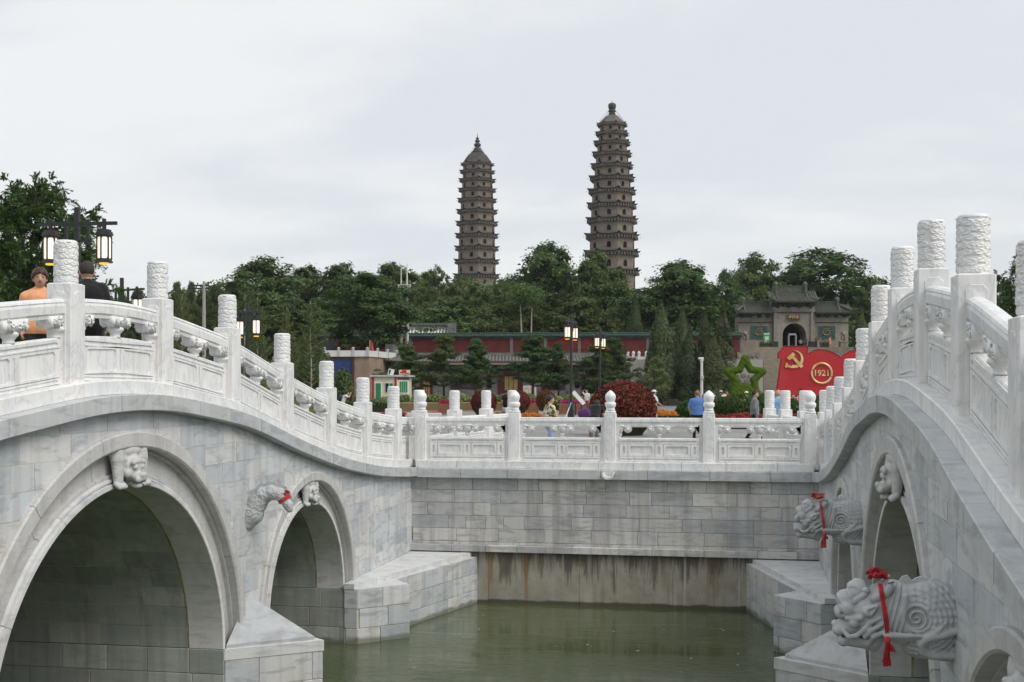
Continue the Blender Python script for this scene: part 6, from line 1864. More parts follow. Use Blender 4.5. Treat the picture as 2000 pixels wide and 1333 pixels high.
# ================================================================== pagodas
M['corbel'] = plain('corbel_brick', (0.185, 0.158, 0.13), 0.9, 0.1, 0, 0.25, 1.5)
def octa(r, rot): return [(r*math.cos(rot+math.pi/4*i), r*math.sin(rot+math.pi/4*i)) for i in range(8)]
def arch_poly(w, h, n=8):
    return [(-w/2, 0), (w/2, 0)]+[(w/2*math.cos(t), h-w/2+w/2*math.sin(t)) for t in np.linspace(0, math.pi, n)]
def pagoda(label, px, d, ys, ws, bw, rot, roof_kind, hidden, lean=0.0):
    """ys eave heights (photo rows, top first), ws eave spans, bw body spans (photo px)"""
    s = mpp(d); q = at(px, d)
    zb = zat(ys[-1], d)-hidden*3.4
    zbase = zb-4.0
    root = thing('brick_pagoda', label, 'pagoda', (q.x, q.y, zbase), PSI)
    n = len(ys)
    EZ = [zat(y, d)-zbase for y in ys]
    ER = [w*s/2/math.cos(R(8)) for w in ws]; BR_ = [w*s/2/math.cos(R(10)) for w in bw]
    for k in range(hidden):
        EZ.append(EZ[-1]-3.6); ER.append(ER[-1]*1.01); BR_.append(BR_[-1]*1.02)
    for k in range(len(EZ)):
        ez, er, br = EZ[k], ER[k], BR_[k]
        nz = EZ[k+1] if k+1 < len(EZ) else 0.0
        hgt = ez-nz; th = min(1.25, hgt*0.33)       # depth of the bracket zone
        cx = lean*(ez/EZ[0])*s
        # storey body
        b = MB(); b.prism([(x+cx, y) for x, y in octa(br, rot)], nz+0.05, ez-th*0.55)
        st = b.build('storey', M['pagoda'], root)
        # corbelled bracket courses
        b = MB(); steps = 4
        for j in range(steps):
            f0 = j/steps; r0 = br+(er*0.90-br)*((j+0.6)/steps)**1.15
            b.prism([(x+cx, y) for x, y in octa(r0, rot)], ez-th*(1-f0)*1.0, ez-th*(1-f0-1/steps)-0.02)
        b.build('corbel', M['corbel'], st)
        # bracket blocks under the eave
        b = MB(); rm = br+(er-br)*0.52
        for i in range(8):
            p0, p1 = [Vector(v) for v in (octa(rm, rot)[i], octa(rm, rot)[(i+1) % 8])]
            m = 6; dv_ = (p1-p0).normalized(); nv = Vector((dv_.y, -dv_.x))
            for j in range(m+1):
                c = p0.lerp(p1, j/m); w_ = 0.13
                pts = [c-dv_*w_-nv*.3, c+dv_*w_-nv*.3, c+dv_*w_+nv*.22, c-dv_*w_+nv*.22]
                b.prism([(p.x+cx, p.y) for p in pts], ez-th*0.85, ez-th*0.28)
        b.build('brackets', M['eave_grey'], st)['kind'] = 'stuff'
        # eave: thin roof with lifted corners
        b = MB(); m = 8; top = []; rim = []; und = []
        ro = octa(er*0.955, rot); ri = octa(br*0.98, rot)
        for i in range(8):
            a0, a1 = Vector(ro[i]), Vector(ro[(i+1) % 8]); c0, c1 = Vector(ri[i]), Vector(ri[(i+1) % 8])
            for j in range(m):
                t = j/m; e = abs(2*t-1); up = 0.52*e**6*(er/6); ou = 1+0.06*e**8
                p = a0.lerp(a1, t)*ou; r_ = c0.lerp(c1, t)
                rim.append((p.x+cx, p.y, ez+up-0.10)); und.append((p.x*0.985+cx, p.y*0.985, ez+up-0.21)); top.append((r_.x+cx, r_.y, ez+0.42 if k else ez+0.1))
        N = 8*m
        inn = [(x*0.97, y*0.97, ez-0.20) for x, y, z in top]
        b.add(rim+und+top+inn, [(i, (i+1) % N, 2*N+(i+1) % N, 2*N+i) for i in range(N)]+[(N+i, N+(i+1) % N, (i+1) % N, i) for i in range(N)]+[(3*N+i, 3*N+(i+1) % N, N+(i+1) % N, N+i) for i in range(N)])
        ev = b.build('eave', M['pagoda_dark'], st, fix=False)
        # wind bells
        b = MB()
        for x, y in octa(er*1.0, rot): b.lathe([(.03, ez-.45), (.09, ez-.42), (.05, ez-.28), (.01, ez-.2)], 6, (x+cx, y))
        b.build('wind_bells', M['pagoda_dark'], st)['kind'] = 'stuff'
        # window on each face in view, raised brick arch, near-black panel painting the shade of an opening
        wz0 = nz+0.34+hgt*0.10; wh = max(0.8, hgt*0.34); ww = max(0.55, br*0.17)
        for i in range(8):
            am = rot+math.pi/4*(i+0.5); ap = br*math.cos(math.pi/8)
            nx, ny = math.cos(am), math.sin(am)
            if ny > 0.35: continue
            for nm, mt, g_, o_ in (('window', M['eave_grey'], 1.35, 0.05), ('pane', M['dark'], 1.0, 0.09)):
                pl_ = arch_poly(ww*g_, wh*(1.08 if g_ > 1 else 1)); b = MB(); K = len(pl_)
                f3 = lambda u, w_, o: (nx*(ap+o)-ny*u+cx, ny*(ap+o)+nx*u, wz0+w_)
                b.add([f3(u, w_, -.2) for u, w_ in pl_]+[f3(u, w_, o_) for u, w_ in pl_], [tuple(range(K-1, -1, -1)), tuple(range(K, 2*K))]+[(a, (a+1) % K, (a+1) % K+K, a+K) for a in range(K)])
                oo = b.build(nm, mt, st)
    # top roof and finial
    z0 = EZ[0]; er = ER[0]; c0 = lean*s
    b = MB()
    if roof_kind == 'dome':
        prof = [(er*0.93, z0-.05), (er*0.80, z0+.3), (er*0.66, z0+.85), (er*0.50, z0+1.5), (er*0.36, z0+1.95), (er*0.20, z0+2.15)]
        for (r0, za), (r1, zb_) in zip(prof[:-1], prof[1:]):
            p, p2 = octa(r0, rot), octa(r1, rot); b.add([(x+c0, y, za) for x, y in p]+[(x+c0, y, zb_) for x, y in p2], [(i, (i+1) % 8, (i+1) % 8+8, i+8) for i in range(8)])
        b.build('roof', plain('patched_roof_tile', (0.125, 0.11, 0.098), .8, .2, 0, .55, 2.0), root, fix=False)
        b = MB(); zt = z0+2.1
        b.lathe([(.85, zt), (.80, zt+.25), (.90, zt+.4), (.70, zt+.5), (.66, zt+.65), (.92, zt+.9), (.98, zt+1.1), (.68, zt+1.3), (.66, zt+1.4), (.86, zt+1.6), (.98, zt+2.4), (.82, zt+2.8), (.45, zt+2.95), (.10, zt+3.0), (.05, zt+3.5)], 14, (c0, 0))
        b.build('finial', M['darktile'], root, smooth=True)
        zc = zt+1.6
    else:
        prof = [(er*0.93, z0-.05), (er*0.80, z0+.5), (er*0.72, z0+1.2), (er*0.62, z0+2.0), (er*0.48, z0+2.8), (er*0.34, z0+3.3)]
        for (r0, za), (r1, zb_) in zip(prof[:-1], prof[1:]):
            p, p2 = octa(r0, rot), octa(r1, rot); b.add([(x+c0, y, za) for x, y in p]+[(x+c0, y, zb_) for x, y in p2], [(i, (i+1) % 8, (i+1) % 8+8, i+8) for i in range(8)])
        b.build('roof', M['pagoda_dark'], root, fix=False)
        b = MB(); zt = z0+3.2
        b.lathe([(1.9, zt), (1.95, zt+.25), (1.4, zt+.6), (1.45, zt+.8), (1.0, zt+1.2), (1.05, zt+1.5), (.5, zt+1.75), (.55, zt+1.85), (1.0, zt+2.15), (1.08, zt+2.5), (.9, zt+2.85), (.45, zt+3.1), (.5, zt+3.2), (.78, zt+3.45), (.75, zt+3.75), (.3, zt+4.05), (.52, zt+4.3), (.45, zt+4.55), (.12, zt+4.8), (.05, zt+5.9)], 14, (c0, 0))
        b.build('finial', M['pagoda_dark'], root, smooth=True)
        zc = zt+2.3
    for i in range(8):
        x, y = octa(er*0.8, rot)[i]; b = MB(); b.tube([(x+c0, y, z0+.6), (x*.15+c0, y*.15, zc)], .03, 4); b.build('chain', M['pagoda_dark'], root)
    b = MB(); b.prism(octa(BR_[-1]*1.05, rot), -2, 0.2); b.build('base', M['pagoda'], root)
    return root
pagoda('taller brick pagoda on the right with thirteen dark eaves and urn finial', 1195.5, 300,
       [242.7, 260.9, 279, 300.5, 323.6, 347.7, 373.1, 400.5, 429.3, 460.6, 493.6, 530, 571],
       [62.7, 68.3, 76, 81.5, 87.5, 94.8, 99.7, 103, 106.6, 112, 115, 117, 118],
       [49, 53.5, 58.5, 64, 69, 73, 79, 82.5, 85.5, 88, 90, 92, 93], R(22.5)-R(13), 'dome', 1)
pagoda('slimmer brick pagoda on the left with bead finial rising behind trees', 930.5, 372,
       [320.3, 335.2, 351.7, 370.5, 390.3, 412.1, 435.2, 459, 483.7, 509.5, 538],
       [67, 71, 74.3, 76.6, 79.2, 83.5, 85.8, 87.8, 89.8, 91.8, 94],
       [55.5, 56.5, 58.5, 61, 63.5, 66, 68, 69.5, 71.5, 73, 75], R(22.5)-R(16), 'pyr', 2, 2.0)

M['gatetile'] = plain('gate_roof_tile', (0.062, 0.060, 0.048), .6, .35, 0, .7, 4.0)
# ================================================================== temple gate
GD = 186.0
gt = frame('temple_gate', 'brick temple gate with dark tiled roofs and arched doorway above the stairs', 'gate', 1550, GD, GT)
ug = lambda px: U(px, 1550, GD); Zg = lambda py: zat(py, GD)-GT
def pierced(b, x0, x1, z1, aw, ah, y0, y1):
    """wall front with an arched opening in the middle"""
    pl_ = [(x0, 0), (-aw/2, 0)]; n = 12
    arc = [(aw/2*math.cos(t), ah-aw/2+aw/2*math.sin(t)) for t in np.linspace(math.pi, 0, n)]
    L = [(x0, 0), (x0, z1)]; 
    for y in (y0, y1):
        for i in range(n-1):
            (ax, az), (bx, bz) = arc[i], arc[i+1]
            b.add([(ax, y, az), (bx, y, bz), (bx, y, z1), (ax, y, z1)], [(0, 1, 2, 3)])
        b.add([(x0, y, 0), (-aw/2, y, 0), (-aw/2, y, z1), (x0, y, z1)], [(0, 1, 2, 3)])
        b.add([(aw/2, y, 0), (x1, y, 0), (x1, y, z1), (aw/2, y, z1)], [(0, 1, 2, 3)])
    fl_ = [(-aw/2, 0)]+arc+[(aw/2, 0)]
    for (ax, az), (bx, bz) in zip(fl_[:-1], fl_[1:]): b.add([(ax, y0, az), (bx, y0, bz), (bx, y1, bz), (ax, y1, az)], [(0, 1, 2, 3)])
    b.add([(x0, y0, 0), (x0, y1, 0), (x0, y1, z1), (x0, y0, z1)], [(0, 1, 2, 3)]); b.add([(x1, y0, 0), (x1, y1, 0), (x1, y1, z1), (x1, y0, z1)], [(0, 1, 2, 3)])
b = MB(); pierced(b, ug(1509), ug(1590), Zg(600), 46*mpp(GD), Zg(632), -0.5, 3.5); b.build('centre_bay', M['gatebrick'], gt, fix=False)
for a, c in ((1442, 1508.7), (1590.3, 1657)):
    b = MB(); b.box(ug(a), ug(c), 0, 3.0, 0, Zg(620)); b.build('side_bay', M['gatebrick'], gt)
for px in (1512, 1584):
    b = MB(); b.box(ug(px-2.5), ug(px+2.5), -0.75, -0.3, 0, Zg(611)); b.build('pilaster', M['gatebrick'], gt)
b = MB(); b.box(ug(1508), ug(1591), -0.68, -0.4, Zg(612), Zg(610)); b.box(ug(1441), ug(1508), -.14, .1, Zg(631), Zg(629.5)); b.box(ug(1591), ug(1658), -.14, .1, Zg(631), Zg(629.5)); b.build('string_course', M['darktile'], gt)
def gate_brackets(x0, x1, z0, z1, y, n):
    b = MB(); b.box(x0, x1, y-.25, y+.3, z1-.18, z1)
    for i in range(n):
        c = x0+(x1-x0)*(i+.5)/n
        for j in range(3):
            w = .18+.20*j; zz_ = z0+(z1-z0)*(0.15+.28*j); b.box(c-w, c+w, y-.15-.22*j, y+.2, zz_, zz_+.17); b.box(c-.10, c+.10, y-.25-.25*j, y+.2, zz_, zz_+.2)
    o = b.build('brackets', M['pagoda_dark'], gt); o['kind'] = 'stuff'
gate_brackets(ug(1507), ug(1592), Zg(604), Zg(593), -.55, 4)
gate_brackets(ug(1441), ug(1508), Zg(622), Zg(613), -.1, 4); gate_brackets(ug(1591), ug(1658), Zg(622), Zg(613), -.1, 4)
def corner_hips(x0, x1, ye, ze, tag_):
    for sg, x in ((-1, x0), (1, x1)):
        b = MB(); b.tube([(x-sg*.9, 1.0, ze+1.1), (x-sg*.2, ye+.9, ze+.45), (x+sg*.35, ye-.1, ze+.38), (x+sg*.7, ye-.5, ze+.75)], [.18, .17, .14, .07], 7); b.build('hip_ridge', M['glazed'], gt)
tile_roof(gt, 'centre_roof', ug(1502), ug(1597), -1.9, Zg(591), 1.5, Zg(568), M['gatetile'], 0.30, 0.10, 0.30, 0.7, M['glazed'])
corner_hips(ug(1506), ug(1593), -1.9, Zg(592), 0)
tile_roof(gt, 'side_roof', ug(1436), ug(1509), -1.4, Zg(612), 1.5, Zg(594), M['gatetile'], 0.30, 0.10, 0.25, 0.0, M['glazed'])
tile_roof(gt, 'side_roof', ug(1590), ug(1664), -1.4, Zg(612), 1.5, Zg(594), M['gatetile'], 0.30, 0.10, 0.25, 0.0, M['glazed'])
for x, sg in ((ug(1440), -1), (ug(1660), 1)):
    b = MB(); b.tube([(x-sg*1.4, 1.5, Zg(594)), (x-sg*.6, .3, Zg(601)), (x+sg*.1, -1.0, Zg(608)), (x+sg*.7, -1.7, Zg(606))], [.2, .18, .15, .06], 7); b.build('hip_ridge', M['glazed'], gt)
for x0, x1, y0_, y1_ in ((1519, 1578, 569, 558.5), (1458, 1505, 595, 589), (1594, 1643, 595, 589)):
    b = MB(); b.box(ug(x0), ug(x1), 1.3, 1.8, Zg(y0_), Zg(y1_)); b.box(ug(x0)-.05, ug(x1)+.05, 1.2, 1.9, Zg(y1_)-.02, Zg(y1_)+.1); b.build('ridge', M['glazed'], gt)
for px, yb, yt in ((1519, 569, 551), (1577, 569, 551), (1455, 595, 581), (1640, 595, 581)):
    b = MB(); b.cbox(ug(px)-.22, ug(px)+.22, .9, 2.0, Zg(yb)-.8, Zg(yt)-.25, .05); b.lathe([(.15, Zg(yt)-.4), (.38, Zg(yt)-.2), (.3, Zg(yt)), (.1, Zg(yt)+.2)], 8, (ug(px), 1.5)); b.build('ridge_finial', M['glazed'], gt)
    b = MB(); b.tube([(ug(px), 1.2, Zg(yb)), (ug(px), .2, Zg(yb)-.7), (ug(px), -.5, Zg(yb)-1.3)], .16, 6); b.build('vertical_ridge', M['glazed'], gt)
b = MB(); b.tube([(ug(1548.5), 1.5, Zg(560)), (ug(1548.5), 1.5, Zg(555))], .25, 8); b.build('ridge_jewel', M['glazed'], gt)
# dragon plaques of green glazed tile
M['plaque'] = plain('green_plaque_tile', (0.020, 0.080, 0.065), .35, .5, 0, .3, 3)
M['ochre'] = plain('ochre_glaze', (0.22, 0.15, 0.05), .4, .5, 0, .3, 4)
for x0, x1 in ((1466, 1499), (1598, 1631)):
    b = MB(); b.box(ug(x0-1), ug(x1+1), -.10, 0, Zg(663), Zg(636)); pq = b.build('plaque', M['gatebrick'], gt)
    for i in range(4):
        for j in range(3):
            xa, xb = ug(x0)+(ug(x1)-ug(x0))*i/4, ug(x0)+(ug(x1)-ug(x0))*(i+1)/4; za, zb_ = Zg(662)+(Zg(637)-Zg(662))*j/3, Zg(662)+(Zg(637)-Zg(662))*(j+1)/3
            b = MB(); b.cbox(xa+.012, xb-.012, -.15, -.10, za+.012, zb_-.012, .01); b.build('tile', M['plaque'], pq)
    b = MB(); cx_, cz_ = (ug(x0)+ug(x1))/2, Zg(649.5); pts = []
    for t_ in np.linspace(0, 9, 34): pts.append((cx_+(.75-.06*t_)*math.cos(t_+1), -.19, cz_+(.60-.045*t_)*math.sin(t_+1)))
    b.tube(pts, [.06+.05*math.sin(i/33*3.1) for i in range(34)], 6); b.build('dragon_relief', M['ochre'], pq)
# name board
b = MB(); b.box(ug(1535.5), ug(1560.5), -.85, -.5, Zg(626), Zg(615)); nb = b.build('name_board', plain('grey_board_rim', (.16, .16, .16), .7), gt)
b = MB(); b.box(ug(1537), ug(1559), -.88, -.851, Zg(625), Zg(616)); b.build('board_field', plain('navy_board', (.008, .012, .05), .5), nb)
M['goldleaf'] = plain('gold_leaf', (.55, .36, .09), .4, .5, .3, .1)
for ch_, px in (('寺', 1541), ('祚', 1548), ('永', 1555)): lettering(ch_, .58, M['goldleaf'], nb, (ug(px), -.89, Zg(620.5)), .01, bold=.012)
b = MB(); b.box(ug(1522), ug(1575), 3.7, 3.9, -.1, Zg(625)); b.build('archway_shade_sheet', M['dark'], gt)  # added near-black sheet that paints the archway interior as dark shade
# metal detector frame, counters
md = frame('metal_detector', 'grey walk-through detector frame standing in the temple archway', 'detector', 1547, GD-.2, GT)
b = MB(); x = 7*mpp(GD)
b.box(-x-.08, -x+.08, -.3, .3, 0, 2.05); b.box(x-.08, x+.08, -.3, .3, 0, 2.05); b.box(-x, x, -.3, .3, 2.05, 2.3); b.build('frame', plain('detector_grey', (.32, .33, .34), .5), md)
for px, lab in ((1512, 'dark counter left of the temple archway'), (1588, 'dark counter right of the temple archway')):
    k = frame('counter', lab, 'counter', px, GD-1.6, GT); b = MB(); b.cbox(-.6, .6, 0, .5, 0, 1.0, .02); b.build('cabinet', plain('counter_black', (.03, .032, .035), .5), k); b = MB(); b.cbox(-.66, .66, -.05, .55, 1.0, 1.06, .01); b.build('top', M['black'], k)
# guardian lions on plinths
def lion(px, lab):
    k = frame('stone_lion', lab, 'statue', px, GD-2.5, GT, 0, 'guardian lions of the gate')
    b = MB(); b.cbox(-.55, .55, -.5, .6, 0, .9, .05); b.cbox(-.62, .62, -.57, .67, .9, 1.05, .03); b.build('plinth', M['stonestep'], k)
    def lf(X, Y, Z):
        AX = np.abs(X)
        F = ell(X, Y, Z, (0, .15, .55), (.34, .38, .50)); F = smin(F, ell(X, Y, Z, (0, -.12, 1.15), (.36, .34, .36)), .1)
        F = smin(F, cap(AX, Y, Z, (.22, -.25, .8), (.22, -.32, .08), .13, .11), .06); F = smin(F, ell(X, Y, Z, (0, -.42, 1.05), (.18, .14, .13)), .05)
        for a_ in range(6): F = smin(F, np.sqrt((AX-.32*math.cos(a_*.5))**2+(Y+.0)**2+(Z-1.12-.34*math.sin(a_*.5))**2)-.10, .04)
        return np.maximum(F, -Z)
    v_, f_ = surfnet(lf, (-.6, -.65, -.05), (.6, .65, 1.65), .05); m_ = npmesh('lion_body', v_, f_); o = obj('lion_body', m_, M['stonestep'], k, (0, 0, 1.05))
lion(1455, 'stone lion statue on a plinth left of the temple gate'); lion(1647, 'stone lion statue on a plinth right of the temple gate')
# green notice stand
gs = frame('notice_stand', 'tall bright green notice stand in front of the temple gate', 'sign', 1497.5, GD-3, GT)
M['signgreen'] = plain('sign_green', (.02, .36, .10), .5, .3, 0, .05)
b = MB(); b.cbox(-.5, .5, 0, .08, .7, zat(653, GD-3)-GT, .02); b.build('board', M['signgreen'], gs)
b = MB(); b.box(-.28, .28, -.02, -.003, 1.15, 1.75); b.build('white_square', M['whitepaint'], gs)
b = MB(); b.box(-.42, .42, -.02, -.003, 2.05, 2.25); b.box(-.36, .36, -.02, -.003, .88, 1.0); b.build('white_strip', M['whitepaint'], gs)
b = MB(); b.box(-.4, -.3, 0, .08, 0, .7); b.box(.3, .4, 0, .08, 0, .7); b.build('legs', M['steel'], gs)
# planted troughs on the terrace edge
def trough(px, d, w, lab, z):
    k = frame('planted_trough', lab, 'planter', px, d, z); b = MB(); b.cbox(-w/2, w/2, -.3, .3, 0, .35, .03); b.build('box', M['black'], k)
    v_, f_ = blob_leaves(700, lambda r, n: (np.stack([r.uniform(-w/2, w/2, n), r.normal(0, .18, n), .4+np.abs(r.normal(0, .28, n))], 1), r.normal(0, 1, (n, 3))), .09, int(px)); m_ = npmesh('foliage', v_, f_, False); obj('foliage', m_, M['leaf'], k)
trough(1497, GD-5, 2.2, 'dark leafy trough below the green notice stand', GT); trough(1612, GD-4.5, 1.1, 'dark leafy trough right of the archway beside visitors', GT)
# visitors at the gate
for px, dd, sh_, lab, kw in ((1564, 1.0, ('white_shirt', (.7, .7, .7)), 'visitor in white walking into the temple archway', {}), (1574, -2.5, ('dark_top', (.04, .04, .05)), 'visitor in dark clothes beside the right counter', {}),
                        (1594, -5, ('maroon_top', (.12, .04, .04)), 'visitor in a maroon top at the gate terrace edge', {}), (1602, -5.5, ('olive_top', (.10, .10, .07)), 'visitor in olive between two others at the gate', {}), (1621, -6, ('rose_dress', (.55, .17, .17)), 'woman in a rose dress on the gate terrace', {'skirt': True})):
    q = at(px, GD+dd); person((q.x, q.y, GT), random.uniform(0, 6), lab, cloth(*sh_), cloth('rose_dress', (.55, .17, .17)) if kw else cloth('dark_trousers', (0.03, 0.03, 0.035)), 1.66, .045, **kw)

# ================================================================== red anniversary board
BD = 104.0
bo = frame('anniversary_board', 'big red board shaped like the number one hundred with gold emblem and 1921', 'sign', 1600, BD)
ub = lambda px: U(px, 1600, BD); Zb = lambda py: zat(py, BD)-ZP
def cpt(x, y): return (1420+x/5.13, 540+y/5.13)          # photo detail to photo pixels
out = [cpt(*p) for p in ((495, 1195), (512, 1060), (535, 880), (547, 826), (512, 820), (516, 765), (570, 700), (806, 700), (803, 770), (812, 775), (870, 743), (920, 734), (990, 738), (1060, 760), (1110, 790), (1138, 812), (1165, 785), (1230, 752), (1290, 738), (1400, 735), (1500, 752), (1580, 800), (1640, 870), (1670, 980), (1640, 1090), (1590, 1170), (1560, 1195), (765, 1195), (735, 1112), (715, 1195))]
M['boardred'] = plain('board_red', (.42, .012, .022), .45, .4, 0, .10, .6); M['boardedge'] = plain('board_edge', (.22, .01, .015), .5, .3)
n = len(out); b = MB(); P2 = [(ub(x), Zb(y)) for x, y in out]
b.add([(x, 0, z) for x, z in P2]+[(x, .45, z) for x, z in P2], [tuple(range(n)), tuple(range(2*n-1, n-1, -1))]+[(i, i+n, (i+1) % n+n, (i+1) % n) for i in range(n)])
b.build('panel', M['boardred'], bo)
b = MB()
for i in range(n):
    (x0, z0), (x1, z1) = P2[i], P2[(i+1) % n]; b.tube([(x0, -.02, z0), (x1, -.02, z1)], .035, 6)
b.build('rim', M['boardedge'], bo)
M['ray'] = plain('faint_gold_ray', (.50, .13, .055), .5, .3, 0, .1)
cx_, cz_ = ub(cpt(770, 960)[0]), Zb(cpt(770, 960)[1])
def inside(x, z):
    c = False; j = n-1
    for i in range(n):
        (xi, zi), (xj, zj) = P2[i], P2[j]
        if (zi > z) != (zj > z) and x < (xj-xi)*(z-zi)/(zj-zi)+xi: c = not c
        j = i
    return c
b = MB()
for k in range(72):
    a = 2*math.pi*k/72; r0, r1 = .95+.25*(k % 3), None; r = r0
    while r < 7 and inside(cx_+(r+.1)*math.cos(a), cz_+(r+.1)*math.sin(a)): r += .1
    if r > r0+.15:
        nx, nz_ = -math.sin(a), math.cos(a); w = .009+.007*(k % 2)
        q_ = [(cx_+r0*math.cos(a), cz_+r0*math.sin(a)), (cx_+r*math.cos(a)+nx*w, cz_+r*math.sin(a)+nz_*w), (cx_+r*math.cos(a)-nx*w, cz_+r*math.sin(a)-nz_*w)]
        b.add([(x, -.006, z) for x, z in q_], [(0, 1, 2)])
o = b.build('gold_rays', M['ray'], bo, fix=False); o['kind'] = 'stuff'
def m_gold():
    t = NT('emblem_gold'); n_ = t.noise(t.map(t.objc(), (1, 1, .3)), 1.2, 3, .5); return t.fin(t.mix(t.ramp(n_, [(.35, 0), (.65, 1)]), (.55, .30, .06), (.80, .66, .38)), .35, .5, .25)
M['egold'] = m_gold()
def flat(name, pts, y0, y1, mat):
    b = MB(); k = len(pts); q_ = [(ub(cpt(x, y)[0]), Zb(cpt(x, y)[1])) for x, y in pts]
    b.add([(x, y0, z) for x, z in q_]+[(x, y1, z) for x, z in q_], [tuple(range(k)), tuple(range(2*k-1, k-1, -1))]+[(i, i+k, (i+1) % k+k, (i+1) % k) for i in range(k)]); return b.build(name, mat, bo)
flat('hammer_head', [(596, 818), (656, 762), (682, 788), (662, 804), (666, 812), (622, 842)], -.14, -.01, M['egold'])
flat('hammer_shaft', [(640, 812), (662, 795), (762, 900), (738, 922)], -.12, -.01, M['egold'])
sick = []
for t_ in np.linspace(0, 1, 16): a = R(95)-t_*R(205); sick.append((675+88*math.cos(a)*(1 if t_ < .5 else 1), 832-88*math.sin(a)))
inn = []
for t_ in np.linspace(1, 0, 16): a = R(95)-t_*R(205); w_ = 30*math.sin(math.pi*min(1, t_*.62+.02)); inn.append((675+(88-w_)*math.cos(a), 832-(88-w_)*math.sin(a)))
flat('sickle_blade', sick+inn, -.10, -.012, M['egold'])
flat('sickle_handle', [(577, 905), (590, 868), (606, 870), (604, 888), (660, 905), (650, 922), (600, 908), (592, 920)], -.11, -.011, M['egold'])
rc = (cpt(947, 972)); rx, rz = ub(rc[0]), Zb(rc[1]); b = MB(); r_o = 112/5.13*mpp(BD)
b.tube([(rx+(r_o-.1)*math.cos(t_), -.05, rz+(r_o-.1)*math.sin(t_)) for t_ in np.linspace(0, 2*math.pi, 49)], .095, 8); b.build('gold_ring', M['egold'], bo)
lettering('1921', 0.70, M['egold'], bo, (rx, -.03, rz), .02, bold=.015, sx=1.0)
b = MB(); b.box(ub(1530), ub(1760), .1, .4, 0, Zb(772.5)); b.build('dark_base', M['black'], bo)
M['letterred'] = plain('letter_red', (.55, .02, .03), .5)
for ch_, px in (('中', 1549.5), ('国', 1566)):
    lettering(ch_, .72, M['whitepaint'], bo, (ub(px), -.05, Zb(783)), .03, 'letter_outline', .055); lettering(ch_, .70, M['letterred'], bo, (ub(px), -.09, Zb(783)), .02, 'letter', .012)
HAZE = 0.00011
# ================================================================== plaza furniture and planting
# ---- moss star
STD = 84.0
sq = at(1455, STD); stz = zat(737, STD)
star = frame('topiary_star', 'open five pointed star frame covered in bright green moss', 'topiary', 1455, STD)
RS = 36*mpp(STD); pts5 = []
for i in range(10):
    r_ = RS if i % 2 == 0 else RS*0.50; a = R(90)+i*R(36); pts5.append((r_*math.cos(a)*1.02, r_*math.sin(a)*1.0))
rng_ = np.random.default_rng(4); ph = rng_.uniform(0, 6, 6)
def star_f(X, Y, Z):
    F = None
    for (x0, z0), (x1, z1) in zip(pts5, pts5[1:]+pts5[:1]):
        d_ = cap(X, Y, Z, (x0, 0, z0), (x1, 0, z1), .24, .24); F = d_ if F is None else smin(F, d_, .05)
    F = smin(F, cap(X, Y, Z, (-.75, 0, -1.30), (0, 0, -1.05), .26, .30), .1); F = smin(F, cap(X, Y, Z, (0, 0, -1.05), (.75, 0, -1.30), .30, .26), .1)
    return F-.02*(np.sin(X*17+ph[0])*np.sin(Z*19+ph[1])*np.cos(Y*15)+.6*np.sin(X*37+Z*29))
sv, sf = surfnet(star_f, (-RS-.4, -.45, -1.75), (RS+.4, .45, RS+.4), .035)
t = NT('moss'); nn_ = t.noise(t.objc(), 28, 5, .7); M['moss'] = t.bump(nn_, .8, .06).fin(t.mix(t.ramp(nn_, [(.35, 0), (.7, 1)]), (.038, .085, .008), (.13, .20, .03)), .95, .05)
m_ = npmesh('moss_frame', sv, sf); obj('moss_frame', m_, M['moss'], star, (0, 0, stz-ZP))
fv, ff_ = blob_leaves(9000, lambda r, n: (lambda k: (sv[k], r.normal(0, 1, (n, 3))+[0, 0, .4]))(r.integers(0, len(sv), n)), .030, 9, .3, .5)
obj('moss_tufts', npmesh('moss_tufts', fv, ff_, False), m_leaf('moss_tufts', (.04, .09, .010), (.14, .22, .035), .2, .05), star, (0, 0, stz-ZP))
b = MB(); b.tube([(-.8, 0, 0), (-.8, 0, .6)], .06, 6); b.tube([(.8, 0, 0), (.8, 0, .6)], .06, 6); b.build('stand', M['black'], star)

# ---- kiosk
KD = 100.0
ks = frame('ticket_kiosk', 'cream and red sales kiosk with green windows and a roof sign', 'kiosk', 763, KD)
uk = lambda px: U(px, 763, KD); Zk = lambda py: zat(py, KD)-ZP
M['cream'] = plain('cream_panel', (.62, .58, .43), .6, .3, 0, .05); M['kred'] = plain('kiosk_red', (.36, .02, .025), .5, .3); M['kgreen'] = plain('green_blind', (.02, .20, .075), .4, .4); M['kwhite'] = plain('white_frame', (.68, .70, .70), .5)
b = MB(); b.prism([(uk(727), 0), (uk(771), 0), (uk(796), 1.6), (uk(796), 4), (uk(727), 4)], 0, Zk(736)); b.build('body', M['cream'], ks)
b = MB(); b.prism([(uk(723), -.25), (uk(772), -.25), (uk(803), 1.5), (uk(803), 4.2), (uk(723), 4.2)], Zk(736), Zk(733)); b.build('roof', plain('kiosk_roof', (.45, .47, .48), .5), ks)
for px, w in ((726.5, 1.6), (771, 1.6)):
    b = MB(); b.box(uk(px), uk(px+3.6), -.09, .3, 0, Zk(737)); b.build('corner_post', M['kred'], ks)
b = MB(); b.box(uk(732), uk(746), -.06, 0, 0, Zk(747)); dr_ = b.build('door', M['kwhite'], ks); b = MB(); b.box(uk(734), uk(744), -.09, -.061, .1, Zk(749)); b.build('door_glass', M['kgreen'], dr_)
b = MB(); b.box(uk(752), uk(768), -.06, 0, Zk(767), Zk(748)); wd = b.build('window', M['kwhite'], ks)
